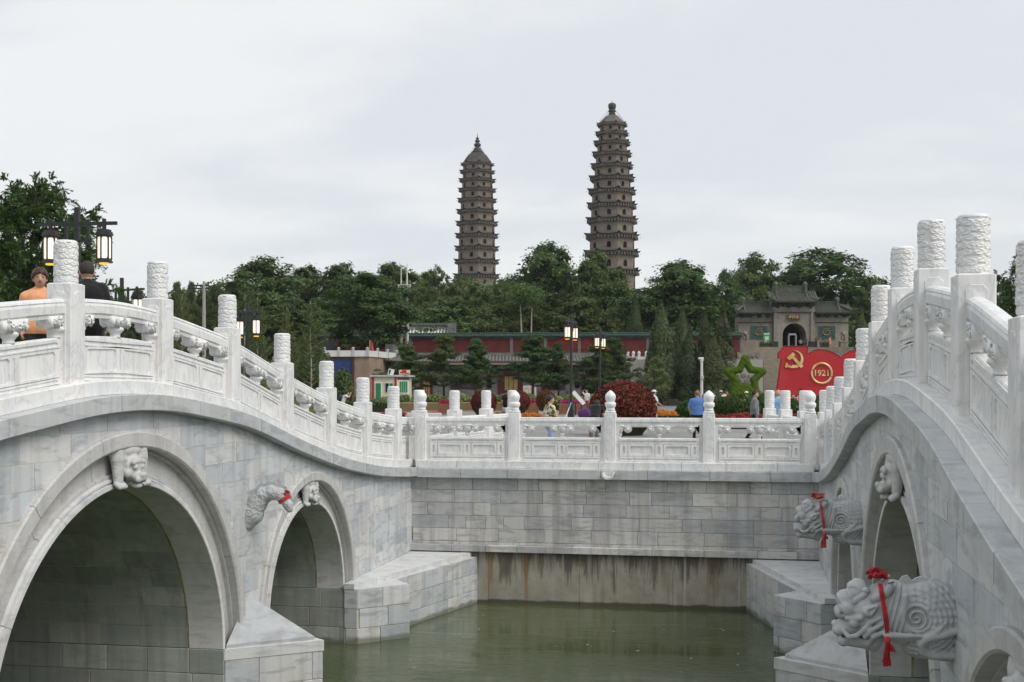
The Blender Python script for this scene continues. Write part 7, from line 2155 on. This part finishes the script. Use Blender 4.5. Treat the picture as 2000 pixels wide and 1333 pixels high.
for a in (753, 761): b = MB(); b.box(uk(a), uk(a+6.4), -.09, -.061, Zk(766), Zk(749)); b.build('pane', M['kgreen'] if a > 755 else M['glass'], wd)
A_, B_ = Vector((uk(775), 0.26)), Vector((uk(796), 1.6)); dA = (B_-A_).normalized(); nA = Vector((dA.y, -dA.x))
def sidebox(name, t0, t1, z0, z1, o0, o1, mat, par):
    p = [A_.lerp(B_, t0)+nA*o0, A_.lerp(B_, t1)+nA*o0, A_.lerp(B_, t1)+nA*o1, A_.lerp(B_, t0)+nA*o1]; b = MB(); b.prism([(q_.x, q_.y) for q_ in p], z0, z1); return b.build(name, mat, par)
ws = sidebox('serving_window', .12, .85, Zk(768), Zk(744), 0, .06, M['kwhite'], ks)
for i in range(4): sidebox('pane', .15+.17*i, .15+.17*i+.13, Zk(767), Zk(745), .061, .09, M['kgreen'], ws)
sidebox('serving_shelf', .1, .95, Zk(772), Zk(770.5), 0, .35, M['steel'], ks)
sidebox('header_panel', .02, .98, Zk(742), Zk(737.5), 0, .05, plain('dark_header', (.08, .08, .085), .5), ks)
sg_ = frame('roof_sign', 'small cream sign with red lettering on the kiosk roof', 'sign', 790, KD+.6, ZP+Zk(733))
b = MB(); b.cbox(-.45, .45, 0, .12, .04, .42, .03); b.build('panel', M['cream'], sg_)
lettering('M', .48, M['letterred'], sg_, (-.02, -.02, .28), .02, bold=.02)
b = MB(); b.box(-.36, -.22, -.01, -.002, .14, .30); b.box(.16, .40, -.01, -.002, .10, .18); b.build('small_lettering', M['letterred'], sg_)
ac = frame('roof_sign', 'white tilted circular display on the kiosk roof', 'sign', 762, KD+.8, ZP+Zk(733))
b = MB(); b.cbox(-.24, .24, 0, .10, .02, .50, .02); o = b.build('panel', M['kwhite'], ac, rot=(0, R(14), 0)); b = MB(); b.box(-.17, -.03, -.01, -.002, .08, .44); b.lathe([(.10, -.01), (.10, -.002)], 14); b.build('black_marks', M['black'], ac, rot=(0, R(14), 0))

# ---- lamps
M['glow'] = None
t = NT('lit_lantern_panel'); t.fin((.8, .76, .72), .4, .3); t.p.inputs['Emission Color'].default_value = (1, .80, .58, 1); t.p.inputs['Emission Strength'].default_value = 0.55; M['glow'] = t.m
t = NT('warm_lamp'); t.fin((.8, .5, .1), .4, .3); t.p.inputs['Emission Color'].default_value = (1, .55, .06, 1); t.p.inputs['Emission Strength'].default_value = 0.8; M['warm'] = t.m
def lantern(parent, x, y, ztop, k=1.0):
    """hexagonal lantern hanging from ztop"""
    r = .165*k; hexa = lambda q: [(x+q*math.cos(R(60)*i+R(30)), y+q*math.sin(R(60)*i+R(30))) for i in range(6)]
    b = MB(); b.box(x-.035, x+.035, y-.035, y+.035, ztop-.16*k, ztop+.05)
    for q_, z0, z1 in ((1.0, .20, .15), (1.18, .25, .20), (1.28, .29, .25), (1.1, .33, .29), (1.06, .90, .84), (1.22, .94, .90)): b.prism(hexa(r*q_), ztop-z0*k, ztop-z1*k)
    for p in hexa(r*1.0): b.box(p[0]-.014, p[0]+.014, p[1]-.014, p[1]+.014, ztop-.86*k, ztop-.31*k)
    la = b.build('lantern', M['black'], parent)
    for i in range(6):
        p, q_ = Vector(hexa(r*.96)[i]), Vector(hexa(r*.96)[(i+1) % 6]); b = MB(); e = .09; a_, c_ = p.lerp(q_, e), p.lerp(q_, 1-e); z0, z1 = ztop-.84*k, ztop-.33*k; ch_ = .045
        d1, d2 = p.lerp(q_, e+.16), p.lerp(q_, 1-e-.16)
        b.add([(d1.x, d1.y, z0), (d2.x, d2.y, z0), (c_.x, c_.y, z0+ch_), (c_.x, c_.y, z1-ch_), (d2.x, d2.y, z1), (d1.x, d1.y, z1), (a_.x, a_.y, z1-ch_), (a_.x, a_.y, z0+ch_)], [tuple(range(8))]); b.build('lit_panel', M['glow'], la, fix=False)
    b = MB(); b.prism(hexa(r*.7), ztop-.975*k, ztop-.94*k); b.build('bulb_glow', M['warm'], la)
def lamp(px, d, label, turn, ytop, full=True, k=1.0):
    ro = frame('street_lamp', label, 'street lamp', px, d, ZP, turn, 'lantern street lamps on the plaza')
    H = zat(ytop, d)-ZP
    b = MB(); b.cbox(-.065, .065, -.065, .065, 0, H-.55, .015); b.cbox(-.06, .06, -.06, .06, H-.55, H, .012); b.cbox(-.17, .17, -.17, .17, 0, .5, .03); b.cbox(-.12, .12, -.12, .12, .5, .9, .03); b.build('post', M['black'], ro)
    za = H-.40*k; b = MB(); w = 1.0*k
    b.box(-w*1.0, w*1.0, -.035, .035, za-.04, za+.04); b.box(-w*.36, w*.36, -.03, .03, za-.44*k, za-.38*k)
    for x in (-w*.28, w*.28): b.box(x-.03, x+.03, -.04, .04, za-.50*k, za+.10)
    for x in (-w*.68, w*.68): b.box(x-.035, x+.035, -.04, .04, za-.16*k, za+.11)
    b.build('crossbars', M['black'], ro)
    for x in (-w*.68, w*.68): lantern(ro, x, 0, za-.0*k, k)
    return ro
lamp(151, 29.6, 'black lantern lamp post beside the leafy tree on the left', R(-8), 405, k=1.0)
lamp(238, 48, 'black lantern lamp post partly hidden behind the left balustrade', R(-30), 543, k=1.2)
lamp(484.5, 62, 'black lantern lamp post before the pale young conifers', R(-50), 592, k=1.25)
lamp(1115.5, 76, 'tall black lantern lamp post before the ticket building', R(70), 614, k=1.15)
lamp(1172, 94, 'farther black lantern lamp post right of the taller one', R(68), 640, k=1.15)
# camera pole
cp = frame('camera_pole', 'white pole with surveillance camera in front of the cypresses', 'pole', 1370.5, 90)
Zc = lambda py: zat(py, 90)-ZP
b = MB(); b.tube([(0, 0, 0), (0, 0, Zc(706))], [.11, .09], 8); b.build('pole', M['whitepaint'], cp); b = MB(); b.cbox(-.12, .12, -.1, .1, Zc(706), Zc(701), .02); b.tube([(-.25, -.1, Zc(700.5)), (.12, 0, Zc(700.5))], .08, 8); b.build('camera', M['whitepaint'], cp)
b = MB(); b.cbox(-.13, .13, -.22, -.05, Zc(741), Zc(734), .02); b.build('junction_box', M['steel'], cp)

# ---- topiary balls
def topiary(px, d, ybot, ytop, wpx, label, n, leaf, mat, seed, lump=.03):
    q = at(px, d); z0 = zat(ybot, d); H = zat(ytop, d)-z0; r_ = wpx*mpp(d)/2
    ro = thing('topiary_ball', label, 'topiary', (q.x, q.y, z0), 0, 'red topiary balls on the plaza')
    v_, f_ = blob_leaves(n, ball_pts(r_, H/2, H/2, .10, lump), leaf, seed, .45, .7); obj('foliage', npmesh('foliage', v_, f_, False), mat, ro)
    b = MB(); b.lathe([(r_*.55, .02), (r_*.82, H*.25), (r_*.86, H*.5), (r_*.75, H*.75), (r_*.35, H*.92)], 20); b.build('core', M['soil'], ro)
    return ro
topiary(1217, 47, 852, 744, 132, 'largest red leaved topiary mound beside the bending woman', 9000, .075, M['redleaf'], 3, .035)
topiary(945, 66, 812, 762, 52, 'red topiary ball partly behind a carved post at left', 4200, .05, M['redleaf'], 5)
topiary(1011, 66, 808, 762, 50, 'red topiary ball right of the man in black', 4200, .05, M['redleaf'], 6)
topiary(1066, 76, 804, 762, 38, 'smallest red topiary ball near the woman with the stick', 3600, .05, M['redleaf'], 7)

# ---- hedges, flower beds, planters, fences
def bed(name, label, cat, px0, px1, d, dep, z0, h, n, leaf, mat, seed, kind=None, group=None):
    x0, x1 = U(px0, (px0+px1)/2, d), U(px1, (px0+px1)/2, d); ro = frame(name, label, cat, (px0+px1)/2, d, z0, 0, group)
    def fp(r, m):
        x = r.uniform(x0, x1, m); y = r.uniform(0, dep, m); hh = h*(.75+.25*np.sin(x*1.7+seed)*np.sin(y*2+x*.6))
        z = hh*(1-np.abs(r.normal(0, .22, m))); return np.stack([x, y, np.clip(z, .02, None)], 1), r.normal(0, .6, (m, 3))+[0, -.3, .8]
    v_, f_ = blob_leaves(n, fp, leaf, seed, .55, .5); obj('foliage', npmesh('foliage', v_, f_, False), mat, ro)
    b = MB(); b.box(x0+.05, x1-.05, .15, dep-.1, -.02, h*.5); b.build('soil', M['soil'], ro)
    return ro
bed('hedge', 'long pale green hedge in front of the ticket building', 'hedge', 800, 1275, 100, 1.8, ZP, 1.40, 13000, .10, M['hedge'], 2)
bed('hedge', 'pale green hedge in front of the kiosk', 'hedge', 640, 800, 93, 1.6, ZP, 1.35, 5200, .09, M['hedge'], 3)
M['pinkflower'] = m_leaf('magenta_petals', (.30, .015, .07), (.50, .05, .17), .2, .1); M['orangeflower'] = m_leaf('orange_petals', (.45, .09, .01), (.75, .32, .03), .2, .1); M['redflower'] = m_leaf('crimson_leaves', (.12, .012, .015), (.40, .05, .04), .2, .1); M['violet'] = m_leaf('violet_petals', (.10, .07, .16), (.20, .14, .30), .2, .1)
bed('flower_bed', 'magenta and red flower bed in front of the kiosk', 'flower bed', 648, 790, 76, 1.2, ZP, .34, 3500, .05, M['pinkflower'], 5)
bed('flower_bed', 'strip of pink flowers with white kerb right of the kiosk bed', 'flower bed', 800, 858, 79, .9, ZP, .30, 900, .05, M['pinkflower'], 6)
bed('flower_bed', 'orange and yellow flower bed at the foot of the red balls', 'flower bed', 966, 1062, 64, 3.0, ZP, .50, 3600, .055, M['orangeflower'], 7)
bed('flower_bed', 'bright orange flower bed right of the largest red topiary', 'flower bed', 1282, 1445, 66, 5.0, ZP, .62, 7000, .06, M['orangeflower'], 8)
bed('flower_bed', 'crimson leaved bed in front of the green shrubs', 'flower bed', 1388, 1600, 57, 1.6, ZP, .66, 5000, .06, M['redflower'], 9)
bed('flower_bed', 'low violet flower strip at the front of the shrubs', 'flower bed', 1420, 1600, 54, 1.8, ZP, .30, 2600, .04, M['violet'], 10)
b = MB(); b.cbox(U(795, 828, 78), U(862, 828, 78), 0, .3, 0, .24, .03); k_ = frame('kerb', 'white painted kerb edging the pink flower strip', 'kerb', 828, 78); b.build('kerb_stone', M['whitepaint'], k_)
def shrub(px, d, ybot, ytop, wpx, label, seed, mat=None, n=4200, leaf=.075):
    q = at(px, d); z0 = max(ZP, zat(ybot, d)); H = zat(ytop, d)-z0; r_ = wpx*mpp(d)/2
    ro = thing('shrub', label, 'shrub', (q.x, q.y, z0), 0, 'shrubs on the plaza'); v_, f_ = blob_leaves(n, ball_pts(r_, H*.56, H*.46, .16, .12), leaf, seed, .5, .7)
    v_[:, 2] = np.maximum(v_[:, 2], 0.02); obj('foliage', npmesh('foliage', v_, f_, False), mat or M['shrub'], ro)
    b = MB(); b.tube([(0, 0, 0), (.03, .02, H*.6)], [.05, .02], 6); b.build('stem', M['bark'], ro)
shrub(1352, 60, 815, 782, 60, 'low green shrub left of the man in the blue shirt', 3); shrub(1395, 63, 815, 776, 80, 'rounded green shrub right of the blue shirted man', 4)
shrub(1440, 62, 815, 772, 90, 'dense green shrub below the left arm of the star', 5); shrub(1488, 63, 815, 770, 70, 'dense green shrub below the right arm of the star', 6)
shrub(1535, 60, 815, 778, 60, 'green shrub between carved posts before the red board', 7); shrub(1580, 61, 815, 780, 50, 'green shrub behind the right bud post', 8)
shrub(632, 90, 795, 690, 44, 'dark evergreen bush at the left edge of the blue mural', 9, M['pine'], 4000, .10); shrub(670, 92, 795, 722, 40, 'dark evergreen bush in front of the blue mural', 10, M['pine'], 3600, .10); shrub(600, 84, 780, 660, 75, 'tall dark green bush left of the mural behind young conifers', 11, M['leaf'], 5000, .12)
k_ = bed('hedge', 'low dark red clipped hedge beneath the star', 'hedge', 1398, 1492, 74, 1.0, ZP, 1.35, 2500, .06, M['redleaf'], 12)
def planter(px, d, wpx, label, n=500):
    ro = frame('wooden_planter', label, 'planter', px, d, ZP, 0, 'slatted planters with pink flowers'); w = wpx*mpp(d)
    for i in range(5):
        b = MB(); b.cbox(-w/2, w/2, 0, .9, .05+.14*i, .05+.14*i+.128, .01); b.build('slat', M['wood'], ro)
    for x in (-w/2-.03, w/2+.03): b = MB(); b.cbox(x-.05, x+.05, -.04, .94, 0, .78, .01); b.build('corner_board', M['wood'], ro)
    v_, f_ = blob_leaves(n, lambda r, m: (np.stack([r.uniform(-w/2, w/2, m), r.uniform(0, .9, m), .76+np.abs(r.normal(0, .13, m))], 1), r.normal(0, .5, (m, 3))+[0, 0, 1]), .05, int(px)); obj('flowers', npmesh('flowers', v_, f_, False), M['pinkflower'], ro)
planter(869, 84, 22, 'small slatted planter of pink flowers beside a carved post'); planter(1122, 84, 54, 'wide slatted planter of pink flowers below the tall lamp', 900); planter(1264, 84, 22, 'slatted planter of pink flowers behind the large red topiary')
planter(1040, 88, 20, 'slatted planter between two red topiary balls')
def lattice(px0, px1, d, label):
    ro = frame('lattice_fence', label, 'fence', px0, d, ZP, 0, 'tan lattice fences'); L = U(px1, px0, d); h = .72; n_ = max(2, int(L/1.5))
    for i in range(n_+1): b = MB(); x = L*i/n_; b.cbox(x-.06, x+.06, -.06, .06, 0, h+.2, .01); b.build('post', M['bamboo'], ro)
    for zz_ in (.08, h): b = MB(); b.box(0, L, -.025, .025, zz_, zz_+.07); b.build('rail', M['bamboo'], ro)
    b = MB(); s_ = .17; x = -h
    while x < L:
        for sg in (1, -1):
            a0, a1 = (x, x+h) if sg > 0 else (x+h, x); p = [(a0, .1), (a1, h)]
            (xa, za_), (xb, zb_) = p
            def clipx(xq, zq, xo, zo, lim): t_ = (lim-xo)/(xq-xo); return lim, zo+(zq-zo)*t_
            if xa < 0: xa, za_ = clipx(xa, za_, xb, zb_, 0)
            if xb < 0: xb, zb_ = clipx(xb, zb_, xa, za_, 0)
            if xa > L: xa, za_ = clipx(xa, za_, xb, zb_, L)
            if xb > L: xb, zb_ = clipx(xb, zb_, xa, za_, L)
            if abs(xb-xa) > .05: b.tube([(xa, .01*sg, za_), (xb, .01*sg, zb_)], .014, 4)
        x += s_
    b.build('lattice', M['bamboo'], ro)['kind'] = 'stuff'
lattice(768, 860, 88, 'tan lattice fence behind the magenta flower bed'); lattice(884, 1030, 90, 'tan lattice fence behind the red topiary balls'); lattice(1150, 1250, 90, 'tan lattice fence right of the wide planter')
bf = frame('stone_fence', 'low beige stone fence in front of the ticket building', 'fence', 900, 113)
Lb = U(1275, 900, 113); L0 = U(830, 900, 113)
for x in np.arange(L0, Lb, 2.6):
    b = MB(); b.cbox(x-.16, x+.16, -.16, .16, 0, 1.55, .03); b.build('post', M['stonestep'], bf); b = MB(); b.cbox(x+.17, x+2.43, -.09, .09, .15, 1.12, .02); b.build('panel', M['stonestep'], bf)
# vending machine
vm = frame('vending_machine', 'red and white vending machine beside the tan doors', 'vending machine', 1034.5, 121.5)
b = MB(); b.cbox(-.65, .65, 0, .8, 0, 2.05, .03); b.build('cabinet', plain('vending_grey', (.55, .54, .52), .5), vm); b = MB(); b.box(-.6, .6, -.02, 0, .05, .85); b.build('red_panel', plain('vending_red', (.5, .02, .03), .4), vm); b = MB(); b.box(-.5, .2, -.02, 0, .95, 1.9); b.build('display_window', plain('vending_display', (.5, .45, .36), .3, .5, 0, .5, 9), vm)
# sloped information board by the lamp
ib = frame('information_board', 'tilted white information board at the foot of the tall lamp', 'sign', 1130, 82); b = MB(); b.tube([(-.2, 0, 0), (-.2, 0, .9)], .05, 6); b.tube([(.2, 0, 0), (.2, 0, .9)], .05, 6); b.build('legs', M['black'], ib)
b = MB(); b.box(-.55, .55, -.03, .03, -.14, .14); b.build('panel', M['whitepaint'], ib, loc=(0, 0, 1.15), rot=(R(-20), R(48), 0))
# name stone
ns = frame('inscribed_stone', 'grey inscribed stone slab left of the stairs below the star', 'stone slab', 1432, 128); b = MB(); b.cbox(-1.5, 1.5, 0, .35, 0, 1.9+.0, .05); b.build('slab', plain('slab_grey', (.14, .14, .145), .6), ns)
for ch_, x in (('永', -.75), ('祚', 0), ('寺', .75)): lettering(ch_, .5, M['goldleaf'], ns, (x, -.012, 1.25), .008)
# rocks by the conifers
rk = random.Random(3)
for i, (px, yb, w, lab) in enumerate(((520, 716, 26, 'leftmost tan boulder under the young conifers'), (541, 705, 30, 'largest tan boulder on the mound behind the balustrade'), (560, 712, 22, 'rightmost tan boulder near the dark bush'))):
    d = 66; q = at(px, d); s_ = w*mpp(d)/2; rng_ = np.random.default_rng(i); dr_ = rng_.normal(0, 1, (9, 3)); dr_ /= np.linalg.norm(dr_, axis=1)[:, None]; of = rng_.uniform(.65, .95, 9)
    def rf(X, Y, Z): 
        F = np.sqrt(X*X+Y*Y+Z*Z*1.5)-1
        for a_, o_ in zip(dr_, of): F = np.maximum(F, X*a_[0]+Y*a_[1]+Z*a_[2]-o_)
        return F
    v_, f_ = surfnet(rf, (-1.2,)*3, (1.2,)*3, .12); o = obj('boulder', npmesh('boulder', v_*s_, f_), plain('boulder_tan%d' % i, (.33, .25, .17), .9, .1, 0, .4, 3), None, (q.x, q.y, zat(yb, d)-s_*.1), (0, 0, i)); tag(o, lab, 'boulder', 'boulders on the mound')
# grassy mound carrying conifers and boulders
mq = at(500, 66); gx = np.linspace(-7, 5, 30); gy = np.linspace(-4, 10, 18); v = []
for y in gy:
    for x in gx:
        e = max(0, 1-((x+1)/5.8)**2)*max(0, 1-((y-3)/6.8)**2); v.append((x, y, ZP-.02+2.3*e**.8))
mo = obj('grass_mound', mesh('grass_mound', v, [(j*30+i, j*30+i+1, j*30+31+i, j*30+30+i) for j in range(17) for i in range(29)], True), plain('dry_grass', (.07, .085, .03), .95, .05, 0, .4, 3), None, (mq.x, mq.y, 0), (0, 0, PSI)); tag(mo, kind='structure')

# ================================================================== trees
HT = TERR-.3
def hz(px, d): return float(hill_h((px-1000)*mpp(d), d))
for k, (pi, px, d, yt, w, lab) in enumerate((
    (0, 508, 192, 505, 175, 'large round broadleaf tree at the left end of the wooded hill'),
    (1, 600, 205, 522, 120, 'dark broadleaf tree right of the large round one at left'),
    (2, 668, 200, 516, 130, 'tall dark broadleaf tree behind the dense tree by the mast'),
    (3, 770, 215, 516, 130, 'broadleaf tree crown behind the white antenna mast'),
    (1, 838, 225, 530, 70, 'narrow dark tree between mast and slimmer pagoda'),
    (0, 905, 200, 545, 120, 'broadleaf tree hiding the foot of the slimmer pagoda'),
    (2, 985, 225, 545, 90, 'dark tree in the gap between the two pagodas'),
    (3, 1075, 196, 476, 145, 'tallest airy broadleaf tree left of the taller pagoda'),
    (1, 1163, 190, 494, 115, 'full broadleaf tree covering the left foot of the taller pagoda'),
    (4, 1010, 180, 560, 130, 'low spreading tree behind the red wall centre'),
    (0, 1130, 176, 575, 130, 'low dark tree behind the red wall below the tallest tree'),
    (2, 880, 178, 580, 140, 'low dark tree above the red wall left of centre'),
    (3, 1335, 178, 512, 175, 'wide layered broadleaf tree above the cypress row'),
    (1, 1420, 196, 530, 90, 'broadleaf tree right of the wide layered tree'),
    (0, 1476, 214, 497, 105, 'tall dark tree left of the temple gate roof'),
    (4, 1610, 222, 492, 215, 'huge dark broadleaf tree behind the temple gate'),
    (2, 1560, 230, 520, 120, 'dark tree crown directly behind the gate ridge'),
    (1, 1700, 215, 545, 70, 'dark tree at the right end behind the gate'),
    (3, 1210, 186, 600, 70, 'small dark tree at the right foot of the taller pagoda'),
    (4, 560, 170, 590, 150, 'low dark tree behind the left platform railing'),
    (0, 450, 168, 590, 120, 'low dark tree left of the platform'))):
    tree('broadleaf_tree', BROAD[pi], lab, px, d, yt, w*1.22, hz(px, d)-2.5, group='trees on the temple hill')
tree('broadleaf_tree', BROAD[4], 'dense dark tree standing before the red wall beside the mast', 718, 143, 538, 190, TERR, group='trees on the temple hill')
tree('broadleaf_tree', BLIGHT[0], 'yellow green airy tree left of the slimmer pagoda', 858, 205, 522, 75, hz(858, 205)-1, group='pale trees on the temple hill')
tree('broadleaf_tree', BLIGHT[1], 'yellow green tree in front of the slimmer pagoda', 900, 196, 545, 70, hz(900, 196)-1, group='pale trees on the temple hill')
tree('broadleaf_tree', BLIGHT[1], 'pale willow like tree at the right foot of the taller pagoda', 1207, 200, 590, 40, hz(1207, 200)-1, group='pale trees on the temple hill')
tree('broadleaf_tree', BLIGHT[0], 'small light green tree in front of the cypress row', 1280, 106, 700, 62, ZP, group='small trees on the plaza')
# pale bare trunks behind the red wall
for px, y0, dx_, lab in ((1021, 606, -5, 'pale slanting birch trunk behind the red wall'), (1036, 612, 3, 'pale upright birch trunk beside the slanting one')):
    ro = frame('birch_tree', lab, 'tree', px, 170, TERR); b = MB(); H = zat(y0-25, 170)-TERR
    b.tube([(0, 0, 0), (U(px+dx_*.5, px, 170), 0, H*.5), (U(px+dx_, px, 170), 0, H)], [.16, .11, .06], 7); b.build('trunk', M['palebark'], ro)
    v_, f_ = blob_leaves(1500, ball_pts(2.2, 1.6, H+.5, .3, .1), .16, px); obj('crown', npmesh('crown', v_, f_, False), M['leaf'], ro)
for k, (px, d, yt, w, lab) in enumerate(((795, 113, 676, 95, 'pine tree right of the kiosk roof'), (868, 112, 658, 88, 'tall pine left of centre before the red wall'), (930, 112, 664, 85, 'pine tree between two others left of the tan doors'),
        (1040, 111, 656, 118, 'broad pine with high top in front of the tan doors'), (1090, 113, 672, 70, 'smaller pine touching the broad pine at right'), (1168, 112, 676, 95, 'pine tree behind the two tall lamps'), (1200, 115, 662, 80, 'pine tree at the right end of the ticket building'))):
    tree('pine_tree', PINE[k % 2], lab, px, d, yt, w*1.22, ZP, .80, group='pines before the ticket building')
for k, (px, d, yt, yb, w, lab) in enumerate(((1291, 127, 586, 790, 64, 'tallest cypress at the left of the row'), (1333, 130, 600, 785, 52, 'slender cypress second in the row'), (1347, 126, 640, 785, 56, 'shorter cypress in front of the second one'), (1376, 130, 605, 785, 54, 'pointed cypress in the middle of the row'),
        (1392, 125, 655, 788, 66, 'short brownish cypress behind the camera pole'), (1412, 129, 604, 785, 66, 'tall cypress at the right of the row'), (1681, 172, 600, 690, 40, 'lone cypress right of the temple gate'), (1240, 170, 575, 660, 40, 'dark conifer right of the taller pagoda foot'))):
    tree('cypress_tree', CYP[k % 2], lab, px, d, yt, w*1.0, ZP if d < 140 else TERR, .33, group='cypress trees')
for k, (px, d, yt, yb, w, lab) in enumerate(((356, 74, 560, 700, 75, 'pale young conifer behind the utility pole'), (478, 70, 552, 735, 95, 'tall sparse pale conifer beside the lamp post'), (503, 76, 580, 735, 60, 'small sparse conifer right of the lamp post'), (607, 68, 588, 770, 85, 'sparse pale conifer in front of the dark bush'), (560, 74, 600, 750, 55, 'thin pale conifer above the boulders'), (330, 82, 590, 700, 50, 'low pale conifer left of the utility pole'))):
    tree('young_conifer', LARCH[k % 2], lab, px, d, yt, w, ZP+.6, .46, group='sparse young conifers')
for k, (px, d, yt, w, lab) in enumerate(((268, 150, 570, 60, 'dark pine at far left beside the lamp'), (300, 160, 560, 60, 'dark pine behind the second left post'), (345, 150, 556, 50, 'dark pine left of the utility pole'), (372, 155, 556, 46, 'pointed dark pine next to the utility pole'), (420, 150, 562, 60, 'dark pine right of the utility pole'), (240, 150, 580, 50, 'dark pine peeping between lamp and balustrade'), (445, 155, 575, 60, 'dark pine at the foot of the large round tree'), (395, 165, 572, 70, 'dark pine behind the utility pole'), (325, 165, 585, 80, 'low dark pine behind the young conifers'))):
    tree('pine_tree', PINE[k % 2], lab, px, d, yt, w, ZP-1.0, .62, group='dark pines at far left')
tree('leafy_tree', NEAR, 'large leafy tree on the left behind the lamp and two people', 60, 40, 348, 335, ZP, .86)
tree('leafy_tree', NEAR, 'leafy tree at the right edge behind the bridge posts', 2010, 58, 500, 170, ZP, .86)
tree('broadleaf_tree', BROAD[2], 'dark tree behind the foreground tree at far left', 20, 70, 470, 220, ZP)
# light air between the viewpoint and the hill
if HAZE:
    hb_ = MB(); hb_.box(-1600, 1600, -400, 3100, -7.0, 95.0)
    hz_ = hb_.build('haze', None); tag(hz_, kind='stuff')
    hm = bpy.data.materials.new('thin_summer_haze'); hm.use_nodes = True; hm.node_tree.nodes.clear()
    ho = hm.node_tree.nodes.new('ShaderNodeOutputMaterial'); hv = hm.node_tree.nodes.new('ShaderNodeVolumePrincipled')
    hv.inputs['Color'].default_value = (0.86, 0.90, 0.95, 1); hv.inputs['Density'].default_value = HAZE; hv.inputs['Anisotropy'].default_value = 0.2
    hm.node_tree.links.new(hv.outputs[0], ho.inputs['Volume']); hz_.data.materials.append(hm)
# far woodland that reads as one mass behind the crest
def wood_pts(r, n):
    u = r.uniform(-120, 75, n); d = r.uniform(200, 262, n); g_ = hill_h(u, d); hgt = 11.0+2.2*np.sin(u*.12)*np.sin(u*.05+1)+1.2*np.sin(u*.5)-4.5*np.clip((-u-52)/14, 0, 1)-4*np.clip((u-18)/10, 0, 1)
    z = g_+hgt*r.uniform(0, 1, n)**.6; X_, Y_ = u*_c-d*_s, d*_c+u*_s
    return np.stack([X_, Y_, z], 1), r.normal(0, .7, (n, 3))+[0, -.5, .6]
v_, f_ = blob_leaves(70000, wood_pts, .36, 77, .6, .6)
wo_ = obj('far_woodland', npmesh('far_woodland', v_, f_, False), M['leaf']); tag(wo_, 'dark woodland covering the hill behind the red wall', None, kind='stuff')

# floating specks on the water
rg = np.random.default_rng(12); fs = MB()
for i in range(70):
    x, y = rg.uniform(XL+1.6, XR-1.3), rg.uniform(9, 26.8); r_ = rg.uniform(.008, .03); k = 5
    fs.add([(x+r_*math.cos(6.283*j/k)*rg.uniform(.6, 1.6), y+r_*math.sin(6.283*j/k), ZW+.004) for j in range(k)], [tuple(range(k))])
fo = fs.build('floating_debris', plain('pale_debris', (.5, .48, .40), .8), fix=False); tag(fo, 'pale specks of debris floating on the green water', None, kind='stuff')
